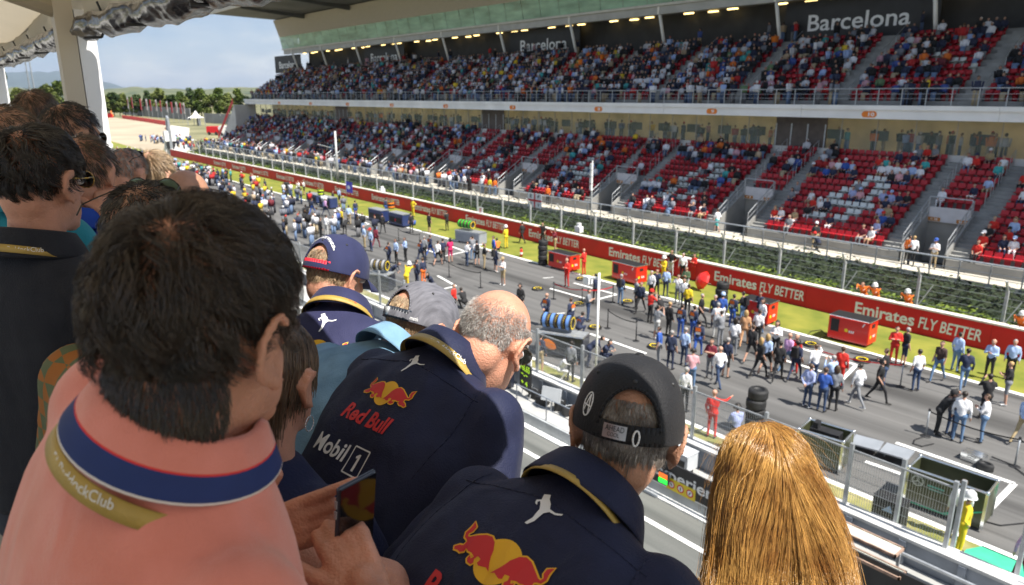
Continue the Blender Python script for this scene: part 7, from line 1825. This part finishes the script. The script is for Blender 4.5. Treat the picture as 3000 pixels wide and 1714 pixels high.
def hand_mesh(W, d, n, s_side, curls=(.5, .6, .7, .8), thumb=(.7, .5, .3), spread=.0, sc=1.0, fore=None, vox=.004):
    """d towards the fingers, n palm normal (fingers curl to it), s_side thumb side"""
    W = Vector(W); d = Vector(d).normalized(); n = Vector(n); n = (n - d * n.dot(d)).normalized(); s = Vector(s_side); s = (s - d * s.dot(d) - n * s.dot(n)).normalized(); mb = MB()
    for q in (-.024, -.008, .008, .024): capsule(mb, W + s * q * .7 * sc + d * .012 * sc, W + s * q * sc + d * .088 * sc, .0155 * sc, .0125 * sc, 10)
    capsule(mb, W + s * .018 * sc + d * .02 * sc + n * .008 * sc, W + s * .03 * sc + d * .055 * sc + n * .006 * sc, .019 * sc, .014 * sc, 10)
    Ls = [(.043, .027, .021), (.048, .031, .022), (.045, .029, .021), (.035, .021, .018)]; rs_ = [.0098, .010, .0096, .0085]
    for k in range(4):
        b = W + d * (.09 - .004 * abs(k - 1)) * sc + s * (.027 - .0185 * k) * sc; ang = 0; dd = (d + s * (spread * (1.5 - k))).normalized(); c = curls[k]
        for j, l in enumerate(Ls[k]):
            ang = c * (.6, 1.1, .8)[j]; ax = dd.cross(n); 
            if ax.length > 1e-4: dd = ML.Rotation(ang, 3, ax.normalized()) @ dd
            e = b + dd * l * sc; r_ = rs_[k] * (1 - .08 * j) * sc; capsule(mb, b, e, r_ * 1.04, r_ * .95, 10); b = e
            n2 = None
    b = W + d * .03 * sc + s * .03 * sc; dd = (d * thumb[0] + s * thumb[1] + n * thumb[2]).normalized(); e = b + dd * .042 * sc; capsule(mb, b, e, .0145 * sc, .012 * sc, 10); dd = (dd + d * .35 + n * .1).normalized(); e2 = e + dd * .03 * sc; capsule(mb, e, e2, .012 * sc, .0095 * sc, 10)
    if fore is not None: capsule(mb, Vector(fore), W, .04 * sc, .027 * sc, 14); capsule(mb, W, W + d * .02 * sc, .026 * sc, .024 * sc, 14)
    return remesh_eval(mb, vox, 3)
def join_into(obj, me, base):
    bm = bmesh.new(); bm.from_mesh(obj.data); me.transform(ML.Translation(-Vector(base))); me.materials.clear(); bm.from_mesh(me); bm.to_mesh(obj.data); bm.free()
    obj.data.polygons.foreach_set('use_smooth', np.ones(len(obj.data.polygons), bool))
m_navy = cloth('shirt_navy', (.009, .012, .038), (.013, .017, .05), .62, 320)
m_dark = None
m_gold = M('lanyard_gold', (.40, .27, .06), .45, .1, 30, bump=.2, bscale=400)
m_lens = M('dark_lens_fg', (.012, .014, .012), .08, 0, spec=.8); m_gold_rim = M('gold_rim', (.55, .36, .1), .25, 0, metal=1.0)
m_jeansfg = cloth('trousers_dark', (.03, .035, .05), None, .85)
POLO = [(-.004, -.012, 0), (.0, .03, 0), (.004, .036, 0), (.011, .034, 0), (.026, .006, 0), (.036, -.018, 0), (.039, -.026, 0)]
D = at_depth
# ---------------------------------------------------------------- man in pink polo, nearest
m_pink = cloth('polo_pink', (.70, .225, .165), (.74, .26, .21), .85, 420, sheen=.4)
m_pred = M('collar_red', (.62, .03, .03), .8, .05, 20); m_pnavy = M('collar_navy', (.008, .025, .13), .75, .1, 20); m_pwhite = M('collar_white', (.72, .66, .62), .8, .05, 20)
A = Fg('dark haired man in salmon pink polo with navy striped collar, nearest the camera', D(608, 958, .735), 33, 6, 2, tyaw=4, lean=10, troll=16, nb=D(548, 1215, .735), floor=9.42, skin='b', scalp='dkbrown', scalp_mask=m_full, voxel=.007, width=1.04, neck=.075,
       arms=[((-.27, .06, -.34), (-.05, .30, -.36)), ((.29, .08, -.34), (.10, .33, -.40))])
A.shirt(m_pink, 'polo_shirt', voxel=.010, fold=.009, fscale=6, fat=1.04)
A.trousers(m_jeansfg)
A.collar([m_pink, m_pred, m_pnavy, m_pwhite], [(-.006, -.012, 0), (-.002, .024, 0), (.002, .029, 0), (.008, .027, 0), (.016, .012, 0), (.0205, .003, 1), (.0215, .001, 2), (.028, -.012, 2), (.0325, -.021, 3), (.033, -.0235, 3)], gap=.5, name='striped_collar', zo=.008)
A.collar([m_gold], [(.033, -.018, 0), (.041, -.036, 0)], gap=.9, name='lanyard', tilt=.5)
A.ring_text('F1 PaddockClub', .010, math.pi * 1.50, .085, .0375, -.032, d_wht, 'lanyard_text', .32)
st = grow(A.HC, A.Rh, 1.0, 12000, m_full, lambda p: .02 + .045 * np.clip((p[:, 2] + .03) / .1, 0, 1), 10, crown((.01, -.06, .11), (.15, .3, -.1)), lift=.15, g=.45, curl=.42, freq=.8, clump=.72, K=480, off=.05, seed=3, jit=.09, var=.3, hug=True, hv=.20)
st2 = grow(A.HC, A.Rh, 1.0, 5500, lambda p: (p[:, 1] < -.05) & (p[:, 2] < -.02) & (p[:, 2] > -.125), .014, 4, crown((0, -.05, .0), (0, -.1, -.6)), lift=.12, g=.35, clump=.3, K=200, off=.03, seed=8, jit=.12, c=(0, -.040, -.055), r3=(.066, .062, .085))
A.hair('dkbrown', st, .00042, .00018); A.hair('dkbrown', st2, .00042, .00018, 'nape_hair')
# phone held in front of him, and his two hands
ph_c = Vector(D(1038, 1545, .98)); ph_R = rot3(108, -4, 4)
pt_ = thing('phone', 'black smartphone held by the pink polo man', 'phone', tuple(ph_c)); pt_.rotation_euler = ph_R.to_euler()
mb = MB(); mb.box((0, 0, 0), (.072, .0085, .15)); b_ = mb.build('casing', M('phone_case', (.03, .035, .05), .3, .1, 5, coat=.5), pt_)
bm = bmesh.new(); bm.from_mesh(b_.data); bmesh.ops.bevel(bm, geom=[e for e in bm.edges], offset=.0035, segments=3, affect='EDGES'); bm.to_mesh(b_.data); bm.free()
mb = MB(); mb.bx(-.033, .033, -.0049, -.0044, -.071, .071); mb.build('screen', M('phone_screen', (.004, .004, .005), .06, 0, spec=.8), pt_)
for z_ in (.03, .045): mb = MB(); mb.bx(-.0375, -.036, -.002, .002, z_, z_ + .011); mb.build('side_button', m_steel, pt_)
PW = lambda p: ph_c + ph_R @ Vector(p)
_f, _r, _u = Vector(_fw), Vector(_rt), Vector(_up)
W1 = Vector(D(705, 1585, 1.02)); W2 = Vector(D(1082, 1748, .90))
lh = hand_mesh(W1, _r * .95 + _u * .28, _f * .8 + _r * .2, _u * .8 - _f * .4, curls=(.1, .4, .5, .55), thumb=(.55, .6, -.25), spread=.05, fore=tuple(A.L((-.10, .20, -.34))))
rh_ = hand_mesh(W2, Vector(D(1012, 1600, .95)) - W2, _f * .9 - _r * .4, -_r, curls=(.7, .75, .8, .85), thumb=(.85, .55, .1), fore=tuple(Vector(D(1210, 1950, .78))))
for h_ in (lh, rh_): join_into(A.body, h_, A.base)
# ---------------------------------------------------------------- curly dark man in dark shirt, left
m_dkshirt = cloth('shirt_black', (.012, .014, .022), (.02, .022, .03), .8, 260)
B = Fg('curly dark haired man in black collared shirt with gold lanyard and sunglasses at left', D(122, 530, 1.72), 42, 4, 0, tyaw=36, lean=4, floor=9.42, skin='b', scalp='black', scalp_mask=m_full, voxel=.010, width=1.05)
B.shirt(m_dkshirt, fold=.006, longsleeve=True); B.trousers(m_jeansfg)
B.collar([m_dkshirt], POLO, gap=.4); B.collar([m_gold], [(.030, .002, 0), (.038, -.014, 0)], gap=.9, name='lanyard', tilt=.5); B.ring_text('PaddockClub', .010, math.pi * 1.6, .07, .034, -.012, d_wht, 'lanyard_text', .3)
B.hair('black', grow(B.HC, B.Rh, 1, 5200, m_full, lambda p: .02 + .04 * np.clip((p[:, 2] + .05) / .1, 0, 1), 9, crown((.0, -.05, .11), (0, .25, 0)), lift=.15, g=.45, curl=.42, freq=.9, clump=.7, K=260, off=.05, seed=5, jit=.09, hug=True, hv=.20), .0008, .0004)
B.glasses(m_gold_rim, m_lens, up=.0)
# ---------------------------------------------------------------- others at the left, along the terrace
m_teal = cloth('shirt_teal', (.02, .22, .29), None, .8, 200); m_blue = cloth('polo_blue', (.012, .05, .34), (.016, .065, .40), .75, 260)
def simple(label, px, z, yaw, pitch, tyaw, lean, shirtm, hair_key, floor=9.42, skin='a', hl=.025, n=2200, mask=m_full, scalp=True, seed=1, cfn=None, vox=.014, roll=0, **kw):
    f = Fg(label, D(px[0], px[1], z), yaw, pitch, roll, tyaw=tyaw, lean=lean, floor=floor, skin=skin, scalp=hair_key if scalp else None, scalp_mask=mask, voxel=vox, **kw)
    f.shirt(shirtm, voxel=.016, seed=seed); f.trousers(m_jeansfg); f.collar([shirtm], POLO, gap=.45)
    if n: f.hair(hair_key, grow(f.HC, f.Rh, 1, n, mask, hl, 4, cfn or crown((0, -.05, .11), (0, .25, -.1)), lift=.25, g=.4, clump=.5, K=160, off=.04, seed=seed + 20, jit=.12), .0010, .0005)
    return f
C3 = simple('man with short brown hair in teal shirt at the left edge', (40, 440, ), 2.05, 40, 6, 38, 4, m_teal, 'brown', hl=.016, seed=2)
C4 = simple('dark haired man in dark shirt and sunglasses beside the tent pole', (212, 400), 2.75, 30, 6, 35, 4, m_dkshirt, 'black', hl=.03, seed=3, skin='c'); C4.glasses(m_black, m_lens)
C5 = simple('brown haired person mostly hidden behind the sunglasses man', (112, 340), 3.6, 50, 5, 40, 4, m_dkshirt, 'brown', hl=.04, seed=4)
C6 = simple('man in royal blue polo raising a hand to his ear', (258, 512), 2.35, 55, 5, 45, 6, m_blue, 'brown', hl=.035, seed=5, skin='b', arms=[((-.26, .05, -.36), (-.2, .28, -.44)), ((.30, .10, -.30), (.20, .16, -.06))])
W_ = Vector(D(322, 640, 2.3)); hm = hand_mesh(W_, Vector(D(306, 555, 2.32)) - W_, Vector(D(270, 560, 2.45)) - W_, Vector((.5, -.6, .4)), curls=(.7, .75, .8, .85), thumb=(.7, .6, .2), spread=.06, fore=tuple(Vector(D(310, 800, 2.28))), vox=.006); join_into(C6.body, hm, C6.base)
C7 = simple('grey haired man in dark polo with sunglasses pushed up', (376, 515), 3.35, 38, 18, 30, 15, m_dkshirt, 'salt', floor=9.15, hl=.016, seed=6, skin='b'); C7.glasses(m_black, m_lens, up=.085, fwd=-.045, tilt=-25)
C8 = simple('fair brown haired youth with smooth hair beyond the bald head', (450, 520), 3.5, 48, 12, 40, 10, m_navy, 'sandy', floor=9.15, hl=.05, n=3000, seed=7)
C9 = simple('bald tanned man in front of the youth', (552, 590), 2.85, 40, 14, 30, 14, m_dkshirt, 'dkbrown', floor=9.15, n=0, scalp=False, seed=8, skin='c', vox=.010)
# plaid shirt man with sunglasses on his dark hair
m_plaid = bpy.data.materials.new('plaid'); m_plaid.use_nodes = True; _nt = m_plaid.node_tree; _b = _nt.nodes['Principled BSDF']; _b.inputs['Roughness'].default_value = .85
_t = _nt.nodes.new('ShaderNodeTexCoord'); _c = _nt.nodes.new('ShaderNodeTexChecker'); _c.inputs['Scale'].default_value = 26; _c.inputs['Color1'].default_value = (.30, .10, .012, 1); _c.inputs['Color2'].default_value = (.09, .11, .05, 1); _nt.links.new(_t.outputs['Object'], _c.inputs['Vector']); _nt.links.new(_c.outputs['Color'], _b.inputs['Base Color'])
C10 = simple('dark haired man in orange and green plaid shirt with glasses on his head', (450, 712), 1.5, 40, 12, 36, 6, m_plaid, 'black', hl=.02, n=4200, seed=9, vox=.010, neck=.11)
C10.glasses(M('tortoise', (.03, .018, .006), .3, .6, 40), M('green_lens', (.18, .24, .16), .1, .1, 4, spec=.8), up=.10, fwd=-.045, tilt=-28)
# brown haired woman with hoop earring between the pink polo and the denim shirt
C17 = Fg('brown haired woman in navy top with silver hoop earring behind the pink polo', D(806, 1110, 1.36), 34, 10, 0, tyaw=30, lean=10, floor=9.15, skin='b', scalp='brown', scalp_mask=m_full, voxel=.010, width=.88, sc=.95)
C17.shirt(cloth('top_navy', (.008, .012, .045), None, .8, 220), voxel=.014); C17.trousers(m_jeansfg)
C17.hair('brown', grow(C17.HC, C17.Rh, .95, 3600, m_full,   .09, 8, lambda p: np.stack([np.sign(p[:, 0]) * .3 * np.clip((.08 - np.abs(p[:, 0])) / .03, 0, 1), np.full(len(p), -.3), np.full(len(p), -.9)], 1), lift=.05, g=.5, grav=.5, hug=True, clump=.5, K=120, off=.04, seed=31, jit=.06), .0009, .0005)
mb = MB(); e_ = C17.HC + C17.Rh @ Vector((.082, -.01, -.06)); mb.path([e_ + C17.Rh @ Vector((0, .014 * math.cos(a), -.014 + .014 * math.sin(a))) for a in np.linspace(0, 6.28, 17)], .0012, 5); mb_obj('hoop_earring', mb, m_chrome, C17.body, C17.base)
# ---------------------------------------------------------------- navy cap man
m_capn = cloth('cap_navy', (.022, .026, .075), (.028, .033, .09), .8, 500)
E1 = Fg('man in navy cap with red strap and navy team shirt with bulls', D(988, 808, 2.3), 20, 18, 0, tyaw=42, lean=36, nb=D(1003, 898, 2.25), floor=9.15, skin='b', scalp='sandy', scalp_mask=m_cap, voxel=.008, width=1.02)
m_navyb = cloth('shirt_navy_sunlit', (.020, .022, .065), (.026, .028, .08), .7, 320)  # lighter copy of the navy team cloth, sunlight put into the colour
E1.shirt(m_navyb, fold=.004); E1.trousers(m_jeansfg); E1.collar([m_navyb], POLO, gap=.4); E1.collar([m_gold], [(.034, -.004, 0), (.044, -.022, 0)], gap=.8, name='lanyard', tilt=.5); E1.ring_text('PADDOCK CLUB', .009, math.pi * 1.5, .085, .038, -.018, d_red, 'lanyard_text', .3)
E1.puma(0, -.085, .06); E1.bulls(0, -.185, .038)
E1.hair('sandy', grow(E1.HC, E1.Rh, 1, 5200, m_cap, lambda p: np.where(p[:, 2] > .0, .009, .016), 3, crown((0, -.03, .12), (0, -.1, -.4)), lift=.22, g=.3, clump=.2, off=.03, seed=41, jit=.12), .0006, .0003)
E1.cap(m_capn, 'navy_cap', strapmat=M('strap_red', (.55, .012, .03), .6, .08, 20), brimmat=m_capn); E1.cap_text('GIVES YOU WINGS', math.pi * 1.5 - .66, .56, 1.32, .085, d_wht, arc=.24, bold=.02)
# ---------------------------------------------------------------- grey cap man in denim
m_denim = cloth('shirt_denim', (.13, .25, .37), (.19, .33, .46), .85, 300); m_capg = M('cap_grey', (.085, .085, .10), .85, 0, 28, color2=(.16, .16, .185), stretch=(6, 1, 1), bump=.2, bscale=300)
E2 = Fg('man in heather grey cap and faded denim shirt leaning forward', D(1235, 965, 2.0), 6, 24, -4, tyaw=12, lean=56, nb=D(1165, 1035, 1.92), floor=9.15, skin='b', scalp='sandy', scalp_mask=m_cap, voxel=.008, width=1.06, neck=.09)
E2.shirt(m_denim, fold=.010, fscale=7, longsleeve=True, fat=1.18); E2.trousers(m_jeansfg); E2.collar([m_denim], POLO, gap=.4)
E2.hair('sandy', grow(E2.HC, E2.Rh, 1, 5200, m_cap, lambda p: np.where(p[:, 2] > .0, .010, .034), 4, crown((0, -.03, .12), (0, -.1, -.6)), lift=.15, g=.4, clump=.45, off=.03, seed=43, jit=.1), .0006, .0003)
E2.cap(m_capg, 'grey_cap', strapmat=M('strap_leather', (.02, .025, .035), .4, .15, 20)); E2.cap_text('meth', math.pi * 1.5 + .66, .03, .2, .05, d_wht)
mb = MB(); c_ = E2.cap_pt(math.pi * 1.5 - .15, .07, .045); mb.box(c_, (.02, .006, .022), 0, E2.Rh); mb_obj('buckle', mb, m_steel, E2.cap_obj, E2.base)
# ---------------------------------------------------------------- bald man in navy team shirt
E3 = Fg('balding grey haired man in navy team shirt with two red bulls and glasses', D(1448, 1000, 1.72), 22, 34, 6, tyaw=10, lean=45, nb=D(1330, 1045, 1.70), floor=9.15, skin='b', scalp='grey', scalp_mask=lambda p: np.zeros(len(p), bool), voxel=.007, width=1.08, neck=.085)
E3.shirt(m_navy, fold=.012, fscale=8, fat=1.1, sleeve=.27); E3.trousers(m_jeansfg); E3.collar([m_navy], POLO, gap=.35); E3.collar([m_gold], [(.034, -.004, 0), (.047, -.026, 0)], gap=.8, name='lanyard', tilt=.6); E3.ring_text('F1 PaddockClub', .011, math.pi * 1.55, .10, .040, -.021, d_wht, 'lanyard_text', .3)
E3.seam([(u, -.072 - .03 * abs(u) / .2 + .0) for u in np.linspace(-.19, .19, 25)], m_navy); E3.seam([(.17 + .012 * math.sin(t * 3), -.06 - .24 * t) for t in np.linspace(0, 1, 16)], m_navy); E3.puma(0, -.075, .05); E3.bulls(-.0, -.165, .031, True)
t2 = fit_text('Mobil', 1.9, .75, bold=.02); E3.decal(t2, -.09, -.335, .052, d_wht, .0016, 'word_print')
fr_ = [(-.0, 0), (1, 0), (1, 1.25), (0, 1.25)]
for a_, b_ in zip(fr_, fr_[1:] + fr_[:1]):
    dx, dy = b_[0] - a_[0], b_[1] - a_[1]; q = .035; nx, ny = (q if dy else 0), (q if dx else 0); E3.decal(poly_me([(a_[0] - nx, a_[1] - ny), (b_[0] - nx, b_[1] - ny), (b_[0] + nx, b_[1] + ny), (a_[0] + nx, a_[1] + ny)]), .022, -.35, .046, d_wht, .0016, 'box_print')
E3.decal(poly_me([(.12, .05), (.24, .05), (.24, .85), (.14, .85), (.0, .72), (.03, .62), (.12, .67)]), .038, -.344, .046, d_wht, .0016, 'number_print')
E3.hair('grey', grow(E3.HC, E3.Rh, 1, 14000, m_sides, .006, 3, crown((0, -.03, .12), (0, 0, -.3)), lift=.45, g=.3, clump=.0, off=.015, seed=45, jit=.25), .00032, .0002)
E3.glasses(M('tortoise2', (.05, .03, .01), .3, .5, 40), m_lens)
# ---------------------------------------------------------------- black cap man in navy team shirt
m_capb = cloth('cap_black', (.010, .010, .012), (.014, .014, .016), .6, 300)
E4 = Fg('man in black cap with grey hair and navy team shirt, large bulls on his back', D(1836, 1258, 1.26), 40, 10, 6, tyaw=6, lean=52, nb=D(1738, 1446, 1.22), floor=9.15, skin='c', scalp='salt', scalp_mask=m_cap, voxel=.0065, width=1.08, neck=.085)
E4.shirt(m_navy, fold=.012, fscale=8, fat=1.08, seed=4, sleeve=.27, voxel=.010); E4.trousers(m_jeansfg); E4.collar([m_navy], POLO, gap=.35, spread=1.08); E4.collar([m_gold], [(.036, -.016, 0), (.042, -.028, 0)], gap=.8, name='lanyard', tilt=.6)
E4.seam([(u, -.066 - .03 * abs(u) / .2) for u in np.linspace(-.19, .19, 25)], m_navy); E4.seam([(.17 + .012 * math.sin(t * 3), -.06 - .24 * t) for t in np.linspace(0, 1, 16)], m_navy); E4.seam([(-.17 - .012 * math.sin(t * 3), -.06 - .24 * t) for t in np.linspace(0, 1, 16)], m_navy); E4.puma(.005, -.085, .056); E4.bulls(0, -.19, .038, True)
E4.hair('salt', grow(E4.HC, E4.Rh, 1, 11000, m_cap, lambda p: np.where(p[:, 2] > -.005, .009, .026), 5, crown((0, -.03, .12), (0, -.1, -.5)), lift=.24, g=.35, clump=.45, K=500, off=.03, seed=47, jit=.14, curl=.15), .0005, .00025)
E4.cap(m_capb, 'black_cap', size=1.03)
mb = MB(); pr = None
for k in range(9):
    a = math.pi * 1.5 - .42 + .40 * k / 8; e0, e1 = E4.cap_pt(a, .02, .035), E4.cap_pt(a, .125, .04)
    if pr: mb.quad(pr[0], e0, e1, pr[1])
    pr = (e0, e1)
pl = mb_obj('metal_tag', mb, M('tag_metal', (.35, .33, .31), .35, .1, 20, metal=.8), E4.cap_obj, E4.base)
E4.cap_text('AHEAD', math.pi * 1.5 - .38, .075, .32, .04, MATS['black_plastic'], off=.045); E4.cap_text('COOL', math.pi * 1.5 - .33, .035, .2, .03, MATS['black_plastic'], off=.045)
mb = MB(); mb.path([E4.cap_pt(math.pi * 1.5 + .14 + .05 * math.cos(t), .055 + .055 * math.sin(t), .05) for t in np.linspace(0, 6.28, 17)], .0016, 6); mb_obj('strap_ring', mb, d_wht, E4.cap_obj, E4.base)
mb = MB(); mb.path([E4.cap_pt(math.pi * 1.5 - .86 + .10 * math.cos(t), .22 + .10 * math.sin(t), .022) for t in np.linspace(0, 6.28, 21)], .0014, 5); mb.path([E4.cap_pt(math.pi * 1.5 - .93, .15, .022), E4.cap_pt(math.pi * 1.5 - .85, .30, .022), E4.cap_pt(math.pi * 1.5 - .80, .14, .022)], .0016, 5); mb.path([E4.cap_pt(math.pi * 1.5 - .95, .21, .022), E4.cap_pt(math.pi * 1.5 - .78, .2, .022)], .0014, 5); mb_obj('round_emblem', mb, d_wht, E4.cap_obj, E4.base)
# ---------------------------------------------------------------- blonde woman
E5 = Fg('woman with long straight golden blonde hair and sunglasses in navy top', D(2240, 1430, 1.28), 50, 18, -4, tyaw=24, lean=18, floor=9.15, skin='a', scalp='blonde', scalp_mask=m_full, voxel=.008, width=.9, sc=.96, neck=.07, ears=False)
E5.shirt(m_navy, fold=.004, voxel=.012, seed=6); E5.trousers(m_jeansfg)
def comb_b(p):
    x = p[:, 0] - .004; return np.stack([np.tanh(x * 60) * .6 * np.clip((.088 - np.abs(x)) / .04, 0, 1), np.full(len(p), -.2) - .3 * (p[:, 1] > .0), -.35 - .8 * np.clip((.1 - p[:, 2]) * 8, 0, 1)], 1)
st = grow(E5.HC, E5.Rh,   .96, 15000, lambda p: m_full(p) | ((p[:, 2] > .03) & (p[:, 1] < .07)), .46, 14, comb_b, lift=.12, g=.4, grav=.55, clump=.42, K=520, off=.06, hug=True, hv=.14, seed=51, jit=.055, var=.2, curl=.05, freq=.7)
lc = (st - np.array(E5.NB)) @ npm(E5.T); rr = rng.uniform(0, .035, (len(lc), 1)); low = (lc[..., 2] < .0) & (np.abs(lc[..., 0]) < .24)
bk = low & (lc[..., 1] < .04); lim = -(.075 + .07 * np.clip(-lc[..., 2] / .12, 0, 1)) * np.sqrt(np.clip(1 - (lc[..., 0] / .26) ** 2, .15, 1)) - rr
lc[..., 1] = np.where(bk, np.minimum(lc[..., 1], lim), lc[..., 1]); st = lc @ npm(E5.T).T + np.array(E5.NB)
lc[..., 0] *= 1 + np.where(lc[..., 0] < 0, .75, .2) * np.clip(-lc[..., 2] / .25, 0, 1.2); st = lc @ npm(E5.T).T + np.array(E5.NB)
for k in range(2): st[:, 1:-1] = st[:, 1:-1] * .5 + (st[:, :-2] + st[:, 2:]) * .25
sf = grow(E5.HC, E5.Rh, .96, 260, m_full, .075, 8, comb_b, lift=.25, g=.25, grav=.4, clump=0, K=20, off=.06, seed=57, jit=.16, var=.4, curl=.12, freq=.6)
E5.hair('blonde', sf, .00028, .00012, 'flyaway_hair')
E5.hair('blonde', st, .00042, .00022, 'long_hair', .22)
E5.glasses(m_gold_rim, m_lens, up=.0)
print('fg people', fg_count)
# ================================================================== HAZE
mb = MB(); mb.bx(-26000, 9000, -9000, 26000, -36, 700)
m_hz = bpy.data.materials.new('haze'); m_hz.use_nodes = True; _n = m_hz.node_tree
for q in list(_n.nodes):
    if q.type == 'BSDF_PRINCIPLED': _n.nodes.remove(q)
_v = _n.nodes.new('ShaderNodeVolumePrincipled'); _v.inputs['Color'].default_value = (.62, .74, .95, 1); _v.inputs['Density'].default_value = 2.6e-5; _v.inputs['Anisotropy'].default_value = .2
_n.links.new(_v.outputs['Volume'], _n.nodes['Material Output'].inputs['Volume'])
hz_ = mb.build('haze', m_hz); stuff(hz_, 'thin blue summer haze over the far hills and mountain', 'haze')
